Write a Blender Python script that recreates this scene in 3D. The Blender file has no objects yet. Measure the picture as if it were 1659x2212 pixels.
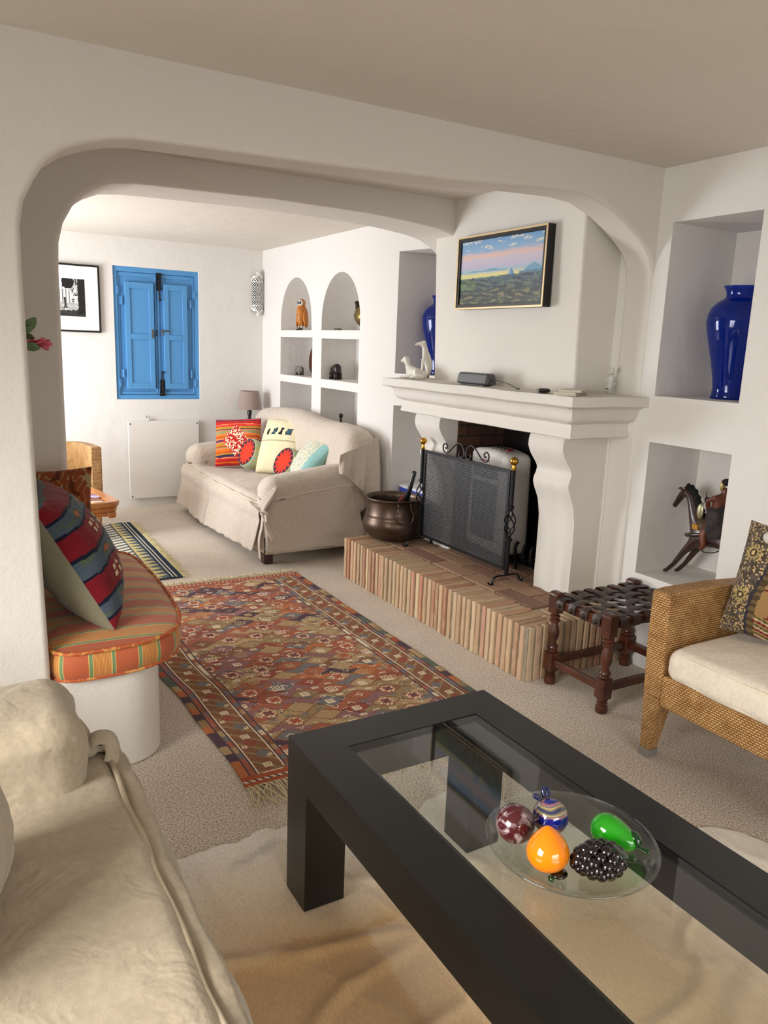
import bpy, bmesh, math, random
from math import sin, cos, pi, radians, sqrt, atan2, exp
from mathutils import Vector, Matrix, noise
rnd = random.Random(7)
SC = bpy.context.scene
COL = SC.collection

# ------------------------------------------------------------------ camera
def make_camera():
    yaw, tilt, roll = radians(30.557), radians(12.104), radians(-2.161)
    fw = Vector((sin(yaw)*cos(tilt), cos(yaw)*cos(tilt), -sin(tilt)))
    r = Vector((cos(yaw), -sin(yaw), 0)); d = fw.cross(r)
    cr, sr = cos(roll), sin(roll)
    R0 = r*cr + d*sr; R1 = -r*sr + d*cr
    m = Matrix.Identity(4)
    for i in range(3):
        m[i][0] = R0[i]; m[i][1] = -R1[i]; m[i][2] = -fw[i]
    m[2][3] = 1.6
    cam = bpy.data.cameras.new('camera'); o = bpy.data.objects.new('camera', cam)
    COL.objects.link(o); o.matrix_world = m
    cam.sensor_fit = 'VERTICAL'; cam.sensor_height = 24.0; cam.lens = 1661/2212*24.0
    cam.clip_start = 0.02; cam.clip_end = 100
    SC.camera = o
make_camera()

# ------------------------------------------------------------------ light
SC.view_settings.view_transform = 'Standard'
SC.view_settings.look = 'None'
SC.view_settings.gamma = 1.0
SC.view_settings.exposure = 0.22
SC.view_settings.use_curve_mapping = False
SC.cycles.max_bounces = 10; SC.cycles.diffuse_bounces = 6; SC.cycles.glossy_bounces = 4
SC.cycles.transmission_bounces = 10; SC.cycles.transparent_max_bounces = 16
SC.cycles.sample_clamp_indirect = 6.0
SC.cycles.blur_glossy = 0.5
SC.cycles.use_denoising = True
try: SC.cycles.denoiser = 'OPENIMAGEDENOISE'
except Exception: pass
SC.cycles.use_adaptive_sampling = True
W = bpy.data.worlds.new('sky'); SC.world = W; W.use_nodes = True
W.node_tree.nodes['Background'].inputs[0].default_value = (0.75, 0.87, 1.0, 1)
W.node_tree.nodes['Background'].inputs[1].default_value = 1.5

def area(name, loc, direction, sx, sy, power, color, spread=180):
    l = bpy.data.lights.new(name, 'AREA'); l.shape = 'RECTANGLE'; l.size = sx; l.size_y = sy
    l.energy = power; l.color = color; l.spread = radians(spread)
    o = bpy.data.objects.new(name, l); COL.objects.link(o)
    o.location = loc; o.rotation_euler = Vector(direction).to_track_quat('-Z', 'Z').to_euler()
    return o
# daylight entering by the openings of the two rooms (each lamp stands outside its window opening)
area('daylight_far_door', (-0.86, 6.25, 1.15), (1, -0.12, -0.03), 1.5, 1.9, 150, (0.97, 0.98, 1.0))
area('daylight_near_window', (-2.05, 0.9, 1.25), (1, 0.1, -0.75), 2.0, 1.5, 88, (1.0, 0.96, 0.90), 115)
area('daylight_rear_door', (0.9, -2.42, 1.1), (0.0, 1, -0.95), 2.2, 1.7, 42, (1.0, 0.95, 0.88), 95)

# ------------------------------------------------------------------ helpers
def hexc(h, a=1.0):
    h = h.lstrip('#'); v = [int(h[i:i+2], 16)/255 for i in (0, 2, 4)]
    return tuple([(c/12.92 if c <= 0.04045 else ((c+0.055)/1.055)**2.4) for c in v] + [a])

def nodes_of(name):
    m = bpy.data.materials.new(name); m.use_nodes = True
    nt = m.node_tree; b = nt.nodes['Principled BSDF']
    return m, nt, b

def setin(b, key, v):
    if key in b.inputs: b.inputs[key].default_value = v

def mat(name, col, rough=0.6, metal=0.0, bump=None, var=None, spec=None, coat=None, sheen=None, trans=None, ior=None, emit=None, alpha=None):
    """bump: (scale, strength, distance[, detail]); var: (scale, colour2[, lo, hi])"""
    m, nt, b = nodes_of(name)
    c = hexc(col) if isinstance(col, str) else tuple(col) + (1,)*(4-len(col))
    b.inputs['Base Color'].default_value = c
    b.inputs['Roughness'].default_value = rough
    b.inputs['Metallic'].default_value = metal
    if spec is not None: setin(b, 'Specular IOR Level', spec)
    if coat is not None: setin(b, 'Coat Weight', coat); setin(b, 'Coat Roughness', 0.08)
    if sheen is not None: setin(b, 'Sheen Weight', sheen); setin(b, 'Sheen Roughness', 0.5)
    if trans is not None: setin(b, 'Transmission Weight', trans)
    if ior is not None: setin(b, 'IOR', ior)
    tc = nt.nodes.new('ShaderNodeTexCoord')
    if var:
        n = nt.nodes.new('ShaderNodeTexNoise'); n.inputs['Scale'].default_value = var[0]; n.inputs['Detail'].default_value = 5
        nt.links.new(tc.outputs['Object'], n.inputs['Vector'])
        r = nt.nodes.new('ShaderNodeValToRGB')
        r.color_ramp.elements[0].position = var[2] if len(var) > 2 else 0.35
        r.color_ramp.elements[1].position = var[3] if len(var) > 3 else 0.65
        r.color_ramp.elements[0].color = c
        c2 = hexc(var[1]) if isinstance(var[1], str) else tuple(var[1]) + (1,)*(4-len(var[1]))
        r.color_ramp.elements[1].color = c2
        nt.links.new(n.outputs['Fac'], r.inputs['Fac']); nt.links.new(r.outputs['Color'], b.inputs['Base Color'])
    if bump:
        bl = bump if isinstance(bump, list) else [bump]
        prev = None
        for q in bl:
            n = nt.nodes.new('ShaderNodeTexNoise'); n.inputs['Scale'].default_value = q[0]
            n.inputs['Detail'].default_value = q[3] if len(q) > 3 else 4
            nt.links.new(tc.outputs['Object'], n.inputs['Vector'])
            bp = nt.nodes.new('ShaderNodeBump'); bp.inputs['Strength'].default_value = q[1]; bp.inputs['Distance'].default_value = q[2]
            nt.links.new(n.outputs['Fac'], bp.inputs['Height'])
            if prev: nt.links.new(prev.outputs['Normal'], bp.inputs['Normal'])
            prev = bp
        nt.links.new(prev.outputs['Normal'], b.inputs['Normal'])
    return m

def attr_mat(name, rough=0.8, bump=None, attr='Col', sheen=None, weave=None, spec=None):
    """colour comes from the pattern stored on the mesh"""
    m, nt, b = nodes_of(name)
    a = nt.nodes.new('ShaderNodeAttribute'); a.attribute_name = attr
    nt.links.new(a.outputs['Color'], b.inputs['Base Color'])
    b.inputs['Roughness'].default_value = rough
    if sheen: setin(b, 'Sheen Weight', sheen)
    if spec is not None: setin(b, 'Specular IOR Level', spec)
    if bump:
        tc = nt.nodes.new('ShaderNodeTexCoord')
        n = nt.nodes.new('ShaderNodeTexNoise'); n.inputs['Scale'].default_value = bump[0]; n.inputs['Detail'].default_value = 4
        nt.links.new(tc.outputs['Object'], n.inputs['Vector'])
        bp = nt.nodes.new('ShaderNodeBump'); bp.inputs['Strength'].default_value = bump[1]; bp.inputs['Distance'].default_value = bump[2]
        nt.links.new(n.outputs['Fac'], bp.inputs['Height']); nt.links.new(bp.outputs['Normal'], b.inputs['Normal'])
    return m

def glass_mat(name, col, rough=0.0, ior=1.45, density=None, dcol=None):
    m = bpy.data.materials.new(name); m.use_nodes = True; nt = m.node_tree
    nt.nodes.remove(nt.nodes['Principled BSDF']); out = nt.nodes['Material Output']
    g = nt.nodes.new('ShaderNodeBsdfGlass'); g.inputs['Color'].default_value = hexc(col); g.inputs['Roughness'].default_value = rough; g.inputs['IOR'].default_value = ior
    nt.links.new(g.outputs[0], out.inputs['Surface'])
    return m

def link(o, parent=None):
    COL.objects.link(o)
    if parent is not None: o.parent = parent
    return o

def obj(name, bm, m, parent=None, smooth=False, bevel=None, subsurf=0, recalc=True, auto=None, loc=None, rot=None):
    if recalc: bmesh.ops.recalc_face_normals(bm, faces=bm.faces)
    me = bpy.data.meshes.new(name); bm.to_mesh(me); bm.free()
    o = bpy.data.objects.new(name, me)
    for mm in (m if isinstance(m, (list, tuple)) else [m]): me.materials.append(mm)
    if smooth or auto is not None:
        for p in me.polygons: p.use_smooth = True
    if auto is not None:
        try: me.set_sharp_from_angle(angle=radians(auto))
        except Exception: pass
    if bevel:
        md = o.modifiers.new('bevel', 'BEVEL'); md.width = bevel[0]; md.segments = bevel[1] if len(bevel) > 1 else 2
        md.limit_method = 'ANGLE'; md.angle_limit = radians(bevel[2] if len(bevel) > 2 else 35)
        for p in me.polygons: p.use_smooth = True
        try: md.harden_normals = True
        except Exception: pass
    if subsurf:
        md = o.modifiers.new('sub', 'SUBSURF'); md.levels = subsurf; md.render_levels = subsurf
        for p in me.polygons: p.use_smooth = True
    if loc: o.location = loc
    if rot: o.rotation_euler = rot
    return link(o, parent)

def thing(name, label, cat, loc=(0, 0, 0), rz=0.0, group=None, rot=None):
    o = bpy.data.objects.new(name, None); COL.objects.link(o)
    o.empty_display_size = 0.1
    o.location = loc; o.rotation_euler = rot if rot else (0, 0, rz)
    o['label'] = label; o['category'] = cat
    if group: o['group'] = group
    return o

def tag(o, label, cat, group=None, kind=None):
    o['label'] = label; o['category'] = cat
    if group: o['group'] = group
    if kind: o['kind'] = kind
    return o

def structure(o):
    o['kind'] = 'structure'; return o

def B(): return bmesh.new()

def box(bm, c, s, rot=None, mi=0):
    g = bmesh.ops.create_cube(bm, size=1.0); vs = g['verts']
    M = Matrix.Translation(Vector(c)) @ (rot.to_4x4() if rot else Matrix.Identity(4)) @ Matrix.Diagonal((s[0], s[1], s[2], 1))
    bmesh.ops.transform(bm, matrix=M, verts=vs)
    fs = {f for v in vs for f in v.link_faces}
    for f in fs: f.material_index = mi
    return vs

def box2(bm, a, b, mi=0):
    c = [(a[i]+b[i])/2 for i in range(3)]; s = [abs(b[i]-a[i]) for i in range(3)]
    return box(bm, c, s, mi=mi)

def prism(bm, pts, lo, hi, axis='z', mi=0):
    """closed 2-D outline extruded along an axis: x -> (y,z) pts, y -> (x,z) pts, z -> (x,y) pts"""
    def P(p, t):
        return {'x': (t, p[0], p[1]), 'y': (p[0], t, p[1]), 'z': (p[0], p[1], t)}[axis]
    a = [bm.verts.new(P(p, lo)) for p in pts]; b = [bm.verts.new(P(p, hi)) for p in pts]
    n = len(pts); fs = [bm.faces.new(a[::-1]), bm.faces.new(b)]
    for i in range(n): fs.append(bm.faces.new((a[i], a[(i+1) % n], b[(i+1) % n], b[i])))
    for f in fs: f.material_index = mi
    return a + b

def lathe(bm, prof, segs=32, c=(0, 0, 0), M=None, cap=True, mi=0, fn=None):
    """prof: list of (r, z)"""
    rings = []
    for r, z in prof:
        ring = []
        for i in range(segs):
            a = 2*pi*i/segs
            p = Vector((r*cos(a), r*sin(a), z))
            if fn: p = fn(p, a)
            if M: p = M @ p
            ring.append(bm.verts.new(p + Vector(c)))
        rings.append(ring)
    for k in range(len(rings)-1):
        for i in range(segs):
            j = (i+1) % segs
            f = bm.faces.new((rings[k][i], rings[k][j], rings[k+1][j], rings[k+1][i])); f.material_index = mi
    if cap:
        if prof[0][0] > 1e-5: bm.faces.new(rings[0][::-1]).material_index = mi
        if prof[-1][0] > 1e-5: bm.faces.new(rings[-1]).material_index = mi
    bmesh.ops.remove_doubles(bm, verts=[v for r in rings for v in r], dist=1e-6)
    return

def tube(bm, pts, rad, segs=8, closed=False, caps=True, flat=None, mi=0, up=None):
    """pts: list of Vectors, rad: number or list; flat=(a,b) scales section"""
    pts = [Vector(p) for p in pts]; n = len(pts)
    if n < 2: return
    rings = []; prevn = None
    for i in range(n):
        if closed: t = pts[(i+1) % n] - pts[i-1]
        else: t = pts[min(i+1, n-1)] - pts[max(i-1, 0)]
        if t.length < 1e-9: t = Vector((0, 0, 1))
        t.normalize()
        if prevn is None:
            u = Vector(up) if up else (Vector((0, 0, 1)) if abs(t.z) < 0.9 else Vector((1, 0, 0)))
            nn = (u - t*u.dot(t)).normalized()
        else:
            nn = prevn - t*prevn.dot(t)
            if nn.length < 1e-6: nn = t.orthogonal()
            nn.normalize()
        prevn = nn; bb = t.cross(nn)
        r = rad[i] if isinstance(rad, (list, tuple)) else rad
        fa, fb = flat if flat else (1, 1)
        rings.append([bm.verts.new(pts[i] + nn*(r*fa*cos(2*pi*k/segs)) + bb*(r*fb*sin(2*pi*k/segs))) for k in range(segs)])
    m = n if closed else n-1
    for i in range(m):
        a = rings[i]; b = rings[(i+1) % n]
        for k in range(segs):
            f = bm.faces.new((a[k], a[(k+1) % segs], b[(k+1) % segs], b[k])); f.material_index = mi
    if caps and not closed:
        bm.faces.new(rings[0][::-1]).material_index = mi; bm.faces.new(rings[-1]).material_index = mi

def bez(pts, n=8):
    """Catmull-Rom through pts"""
    P = [Vector(p) for p in pts]; out = []
    for i in range(len(P)-1):
        p0 = P[max(i-1, 0)]; p1 = P[i]; p2 = P[i+1]; p3 = P[min(i+2, len(P)-1)]
        for k in range(n):
            t = k/n
            out.append(0.5*((2*p1) + (p2-p0)*t + (2*p0-5*p1+4*p2-p3)*t*t + (3*p1-p0-3*p2+p3)*t**3))
    out.append(P[-1]); return out

def interp(tab, x):
    """piecewise linear table [(x,y)...]"""
    if x <= tab[0][0]: return tab[0][1]
    for i in range(len(tab)-1):
        if x <= tab[i+1][0]:
            a, b = tab[i], tab[i+1]; t = (x-a[0])/(b[0]-a[0]+1e-12)
            return a[1]+(b[1]-a[1])*t
    return tab[-1][1]

def grid(bm, f, nu, nv, closeu=False, mi=0):
    vs = [[bm.verts.new(f(i/nu, j/nv)) for j in range(nv+1)] for i in range(nu + (0 if closeu else 1))]
    for i in range(nu):
        for j in range(nv):
            a = vs[i][j]; b = vs[(i+1) % len(vs)][j]; c = vs[(i+1) % len(vs)][j+1]; d = vs[i][j+1]
            bm.faces.new((a, b, c, d)).material_index = mi
    return vs

def ball(bm, c, r, seg=16, ring=10, s=(1, 1, 1), M=None, mi=0):
    g = bmesh.ops.create_uvsphere(bm, u_segments=seg, v_segments=ring, radius=1.0)
    T = Matrix.Translation(Vector(c)) @ (M.to_4x4() if M else Matrix.Identity(4)) @ Matrix.Diagonal((r*s[0], r*s[1], r*s[2], 1))
    bmesh.ops.transform(bm, matrix=T, verts=g['verts'])
    for f in {f for v in g['verts'] for f in v.link_faces}: f.material_index = mi
    return g['verts']

def rbox(bm, c, s, r, n=10, fn=None, M=None, mi=0):
    """box of size s with corner radius r, subdivided n times a side, optional displacement fn(p, normal)->p"""
    hx, hy, hz = s[0]/2, s[1]/2, s[2]/2
    r = min(r, hx, hy, hz)
    cache = {}
    def vert(p):
        k = (round(p[0], 5), round(p[1], 5), round(p[2], 5))
        if k in cache: return cache[k]
        q = Vector(p); core = Vector((max(-hx+r, min(hx-r, q.x)), max(-hy+r, min(hy-r, q.y)), max(-hz+r, min(hz-r, q.z))))
        d = q-core
        nrm = d.normalized() if d.length > 1e-9 else Vector((0, 0, 1))
        w = core + nrm*r if d.length > 1e-9 else q
        if fn: w = fn(w, nrm)
        if M: w = M @ w
        v = bm.verts.new(w + Vector(c)); cache[k] = v; return v
    def ticks(h, m):
        # denser near the rounded corners
        out = [-h + 2*h*i/m for i in range(m+1)]
        ex = [-h + r*(1-cos(a*pi/8)) for a in range(1, 4)]
        ex = [-h + r*t for t in (0.15, 0.4, 0.7, 1.0)]
        ex += [-e for e in ex]
        return sorted(set([round(t, 6) for t in out + ex if -h-1e-9 <= t <= h+1e-9]))
    mx = max(2, int(n*s[0]/max(s))); my = max(2, int(n*s[1]/max(s))); mz = max(2, int(n*s[2]/max(s)))
    X, Y, Z = ticks(hx, mx), ticks(hy, my), ticks(hz, mz)
    def face(A, Bt, f):
        for i in range(len(A)-1):
            for j in range(len(Bt)-1):
                vs = [vert(f(A[i], Bt[j])), vert(f(A[i+1], Bt[j])), vert(f(A[i+1], Bt[j+1])), vert(f(A[i], Bt[j+1]))]
                if len(set(vs)) == 4:
                    try: bm.faces.new(vs).material_index = mi
                    except ValueError: pass
    for sgn in (-1, 1):
        face(X, Y, lambda a, b: (a, b, sgn*hz)); face(X, Z, lambda a, b: (a, sgn*hy, b)); face(Y, Z, lambda a, b: (sgn*hx, a, b))

def nz(p, s=1.0, o=(0, 0, 0)):
    return noise.noise(Vector((p[0]*s+o[0], p[1]*s+o[1], p[2]*s+o[2])))

def wrinkle(p, s, amp, seed=0.0, stretch=(1, 1, 1)):
    v = Vector((p[0]*s*stretch[0]+seed, p[1]*s*stretch[1]-seed, p[2]*s*stretch[2]+2*seed))
    a = noise.noise(v); b = noise.noise(v*2.3+Vector((5, 1, 7)))
    return amp*((1-abs(a)*2.2)*0.6 + b*0.4)

def paint(o, fn):
    """store a colour per face: fn(face centre in local space, normal) -> linear rgba"""
    me = o.data; ca = me.color_attributes.new('Col', 'FLOAT_COLOR', 'CORNER')
    for p in me.polygons:
        c = fn(p.center, p.normal)
        for li in p.loop_indices: ca.data[li].color = c
    return o

def rotz(a): return Matrix.Rotation(a, 3, 'Z')
def rotx(a): return Matrix.Rotation(a, 3, 'X')
def roty(a): return Matrix.Rotation(a, 3, 'Y')

def boolean_cut(o, cutters):
    for c in cutters:
        md = o.modifiers.new('b', 'BOOLEAN'); md.operation = 'DIFFERENCE'; md.object = c; md.solver = 'EXACT'
    bpy.context.view_layer.update()
    dg = bpy.context.evaluated_depsgraph_get()
    me = bpy.data.meshes.new_from_object(o.evaluated_get(dg))
    o.modifiers.clear(); o.data = me
    for c in cutters: bpy.data.objects.remove(c, do_unlink=True)
    return o
# ------------------------------------------------------------------ materials of the room
M_plaster = mat('white_plaster', '#dfdcd8', 0.85, bump=[(9, 0.5, 0.012, 3), (55, 0.22, 0.004, 3)], spec=0.2)
M_plaster_rough = mat('rough_white_plaster', '#dcd8d1', 0.85, bump=[(7, 0.35, 0.012, 2), (75, 0.38, 0.0045, 4)], spec=0.25)
M_ceiling = mat('ceiling_plaster', '#d6d0c6', 0.9, bump=[(5, 0.5, 0.015, 3), (30, 0.2, 0.004, 3)], spec=0.15)
M_outside = mat('dark_void', '#404040', 1.0)

def carpet_mat():
    m, nt, b = nodes_of('beige_carpet')
    tc = nt.nodes.new('ShaderNodeTexCoord')
    n1 = nt.nodes.new('ShaderNodeTexNoise'); n1.inputs['Scale'].default_value = 150; n1.inputs['Detail'].default_value = 3
    n2 = nt.nodes.new('ShaderNodeTexNoise'); n2.inputs['Scale'].default_value = 2.2; n2.inputs['Detail'].default_value = 4
    nt.links.new(tc.outputs['Object'], n1.inputs['Vector']); nt.links.new(tc.outputs['Object'], n2.inputs['Vector'])
    r = nt.nodes.new('ShaderNodeValToRGB'); e = r.color_ramp.elements
    e[0].position = 0.36; e[0].color = hexc('#a89a8a'); e[1].position = 0.62; e[1].color = hexc('#efe4d6')
    nt.links.new(n1.outputs['Fac'], r.inputs['Fac'])
    mx = nt.nodes.new('ShaderNodeMix'); mx.data_type = 'RGBA'; mx.blend_type = 'MULTIPLY'; mx.inputs['Factor'].default_value = 0.35
    r2 = nt.nodes.new('ShaderNodeValToRGB'); r2.color_ramp.elements[0].position = 0.35; r2.color_ramp.elements[0].color = (0.72, 0.72, 0.72, 1); r2.color_ramp.elements[1].position = 0.65; r2.color_ramp.elements[1].color = (1, 1, 1, 1)
    nt.links.new(n2.outputs['Fac'], r2.inputs['Fac'])
    nt.links.new(r.outputs['Color'], mx.inputs['A']); nt.links.new(r2.outputs['Color'], mx.inputs['B'])
    nt.links.new(mx.outputs['Result'], b.inputs['Base Color'])
    b.inputs['Roughness'].default_value = 1.0; setin(b, 'Specular IOR Level', 0.05); setin(b, 'Sheen Weight', 0.15)
    bp = nt.nodes.new('ShaderNodeBump'); bp.inputs['Strength'].default_value = 0.7; bp.inputs['Distance'].default_value = 0.006
    nt.links.new(n1.outputs['Fac'], bp.inputs['Height']); nt.links.new(bp.outputs['Normal'], b.inputs['Normal'])
    return m
M_carpet = carpet_mat()

# ------------------------------------------------------------------ floor and ceiling
bm = B(); box2(bm, (-2.2, -2.4, -0.12), (3.9, 7.9, 0.0)); structure(obj('floor', bm, M_carpet))
bm = B(); box2(bm, (-2.2, -2.4, 2.487), (3.9, 7.9, 2.62)); structure(obj('ceiling', bm, M_ceiling))

# ------------------------------------------------------------------ right wall with its niches
def right_wall():
    bm = B()
    pts = [(3.12, -2.4), (3.12, 4.45), (3.0, 5.0), (2.94, 5.35), (2.94, 7.55), (3.9, 7.55), (3.9, -2.4)]
    prism(bm, pts, 0.0, 2.487, 'z')
    w = obj('wall_right', bm, M_plaster)
    cut = []
    def cbox(a, b):
        bb = B(); box2(bb, a, b); cut.append(obj('c', bb, M_plaster))
    def carch(y0, y1, z0, top, x1):
        r = (y1-y0)/2; sp = top-r*1.12; pts = [(y0, z0)]
        for i in range(0, 25):
            a = pi*i/24; pts.append(((y0+y1)/2 - r*cos(a), sp + r*1.12*sin(a)))
        pts.append((y1, z0)); bb = B(); prism(bb, pts, 2.5, x1, 'x'); cut.append(obj('c', bb, M_plaster))
    cbox((2.5, 2.20, 1.412), (3.60, 2.672, 2.232)); cbox((2.5, 2.20, 0.495), (3.52, 2.672, 1.18))
    cbox((2.5, 4.52, 1.412), (3.60, 5.0, 2.28)); cbox((2.5, 4.52, 0.50), (3.52, 5.0, 1.175))
    carch(6.36, 7.055, 1.722, 2.188, 3.28); carch(5.46, 6.155, 1.722, 2.182, 3.28)
    cbox((2.5, 6.335, 1.306), (3.28, 7.058, 1.658)); cbox((2.5, 5.463, 1.308), (3.28, 6.148, 1.652))
    cbox((2.5, 6.335, 0.78), (3.28, 7.058, 1.240)); cbox((2.5, 5.463, 0.78), (3.28, 6.145, 1.236))
    # firebox opening
    cbox((2.5, 3.18, 0.285), (3.58, 4.14, 1.25))
    boolean_cut(w, cut)
    w.data.materials.clear(); w.data.materials.append(M_plaster)
    md = w.modifiers.new('bevel', 'BEVEL'); md.width = 0.012; md.segments = 3; md.limit_method = 'ANGLE'; md.angle_limit = radians(40); md.harden_normals = True
    for p in w.data.polygons: p.use_smooth = True
    structure(w)
right_wall()

# ------------------------------------------------------------------ window wall, outer walls
def frame_wall(name, axis, lo, hi, u0, u1, z1, holes, m=M_plaster):
    """a wall slab with rectangular openings"""
    bm = B()
    if axis == 'y': box2(bm, (u0, lo, 0), (u1, hi, z1))
    else: box2(bm, (lo, u0, 0), (hi, u1, z1))
    w = obj(name, bm, m); cut = []
    for (a, b, z0, zz) in holes:
        bb = B()
        if axis == 'y': box2(bb, (a, lo-0.3, z0), (b, hi+0.3, zz))
        else: box2(bb, (lo-0.3, a, z0), (hi+0.3, b, zz))
        cut.append(obj('c', bb, m))
    if cut: boolean_cut(w, cut)
    w.data.materials.clear(); w.data.materials.append(m)
    return structure(w)
frame_wall('wall_back', 'y', 7.53, 7.9, -0.8, 3.9, 2.487, [(1.497, 2.288, 1.028, 2.233)])
frame_wall('wall_left', 'x', -0.80, -0.62, 2.93, 7.9, 2.487, [(5.5, 7.0, 0.0, 2.1)])
frame_wall('wall_near_left', 'x', -2.0, -1.8, -2.4, 2.757, 2.487, [(-0.1, 1.9, 0.5, 2.0)])
frame_wall('wall_rear', 'y', -2.4, -2.2, -2.0, 3.9, 2.487, [(-0.2, 2.0, 0.25, 1.95)])

# arch between the rooms
def arc(cx, cz, rx, rz, a0, a1, n=14):
    return [(cx+rx*cos(radians(a0+(a1-a0)*i/n)), cz+rz*sin(radians(a0+(a1-a0)*i/n))) for i in range(n+1)]
def near_arch():
    pts = [(-2.0, 0.0), (0.292, 0.0), (0.290, 0.4), (0.284, 0.9), (0.279, 1.4), (0.276, 1.80), (0.278, 1.93)]
    pts += [(0.290, 2.0), (0.325, 2.07), (0.362, 2.128), (0.42, 2.172), (0.50, 2.203), (0.565, 2.222), (0.632, 2.232), (0.76, 2.238)]
    pts += [(1.315, 2.251), (1.93, 2.275), (2.30, 2.300), (2.552, 2.309), (2.68, 2.298), (2.821, 2.252), (2.92, 2.200), (3.0, 2.150), (3.062, 2.100), (3.098, 2.04), (3.110, 1.98), (3.113, 1.88)]
    pts += [(3.112, 1.6), (3.108, 1.2), (3.106, 0.6), (3.106, 0.0), (3.2, 0.0), (3.2, 2.53), (-2.0, 2.53)]
    bm = B(); prism(bm, pts, 2.757, 2.935, 'y')
    return structure(obj('wall_near_arch', bm, M_plaster_rough, bevel=(0.022, 4, 50)))
near_arch()
def far_arch():
    pts = [(-0.8, 0.0), (0.560, 0.0), (0.562, 0.6), (0.567, 1.1), (0.567, 1.3), (0.571, 1.9)]
    pts += [(0.577, 2.03), (0.60, 2.12), (0.645, 2.2), (0.70, 2.255), (0.75, 2.29), (0.83, 2.325), (0.95, 2.338)]
    pts += [(1.684, 2.355), (2.254, 2.349), (2.5, 2.335), (2.72, 2.315), (2.84, 2.29), (2.95, 2.235), (3.04, 2.16), (3.1, 2.05), (3.13, 1.9)]
    pts += [(3.3, 1.9), (3.3, 2.53), (-0.8, 2.53)]
    bm = B(); prism(bm, pts, 4.10, 4.50, 'y')
    return structure(obj('wall_far_arch', bm, M_plaster_rough, bevel=(0.03, 4, 50)))
far_arch()

# glazed windows of the outer walls (they light the rooms)
M_frame = mat('white_window_paint', '#e8e4da', 0.4)
def glazed(n, axis, at, a, b, z0, z1, nx, nzz):
    w = thing('window_%d' % n, '', ''); del w['label']; del w['category']; structure(w)
    bm = B(); t = 0.05
    def bar(u0, u1, v0, v1):
        if axis == 'x': box2(bm, (at-0.03, u0, v0), (at+0.03, u1, v1))
        else: box2(bm, (u0, at-0.03, v0), (u1, at+0.03, v1))
    bar(a, b, z0, z0+t); bar(a, b, z1-t, z1); bar(a, a+t, z0+t, z1-t); bar(b-t, b, z0+t, z1-t)
    for i in range(1, nx): u = a+(b-a)*i/nx; bar(u-0.025, u+0.025, z0+t, z1-t)
    for j in range(1, nzz): v = z0+(z1-z0)*j/nzz; bar(a+t, b-t, v-0.015, v+0.015)
    obj('window_frame', bm, M_frame, w)
glazed(2, 'x', -0.71, 5.5, 7.0, 0.0, 2.1, 2, 1); pass
glazed(3, 'x', -1.9, -0.1, 1.9, 0.5, 2.0, 2, 1); glazed(4, 'y', -2.3, -0.2, 2.0, 0.25, 1.95, 2, 1)
# ------------------------------------------------------------------ fireplace
M_soot = mat('sooty_black_brick', '#0e0c0b', 0.95, bump=(30, 0.4, 0.01))
def brick_lining_mat():
    m, nt, b = nodes_of('firebox_brick')
    tc = nt.nodes.new('ShaderNodeTexCoord'); mp = nt.nodes.new('ShaderNodeMapping'); mp.inputs['Rotation'].default_value = (radians(90), 0, 0)
    nt.links.new(tc.outputs['Object'], mp.inputs['Vector'])
    br = nt.nodes.new('ShaderNodeTexBrick'); br.inputs['Scale'].default_value = 1.0
    br.inputs['Brick Width'].default_value = 0.235; br.inputs['Row Height'].default_value = 0.07; br.inputs['Mortar Size'].default_value = 0.007
    br.inputs['Color1'].default_value = hexc('#5a3a28'); br.inputs['Color2'].default_value = hexc('#432a1e'); br.inputs['Mortar'].default_value = hexc('#30241c')
    nt.links.new(mp.outputs['Vector'], br.inputs['Vector']); nt.links.new(br.outputs['Color'], b.inputs['Base Color'])
    b.inputs['Roughness'].default_value = 0.95
    return m
M_fbrick = brick_lining_mat()
M_tile = attr_mat('terracotta_tile', 0.8, bump=(40, 0.35, 0.004))
M_hbrick = attr_mat('hearth_brick', 0.95, bump=(60, 0.6, 0.006))
M_mortar = mat('grey_mortar', '#a39a86', 0.95, bump=(80, 0.6, 0.006), var=(12, '#857c69'))

def cmix(a, b, t): return tuple(a[i]*(1-t)+b[i]*t for i in range(3)) + (1,)

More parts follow.
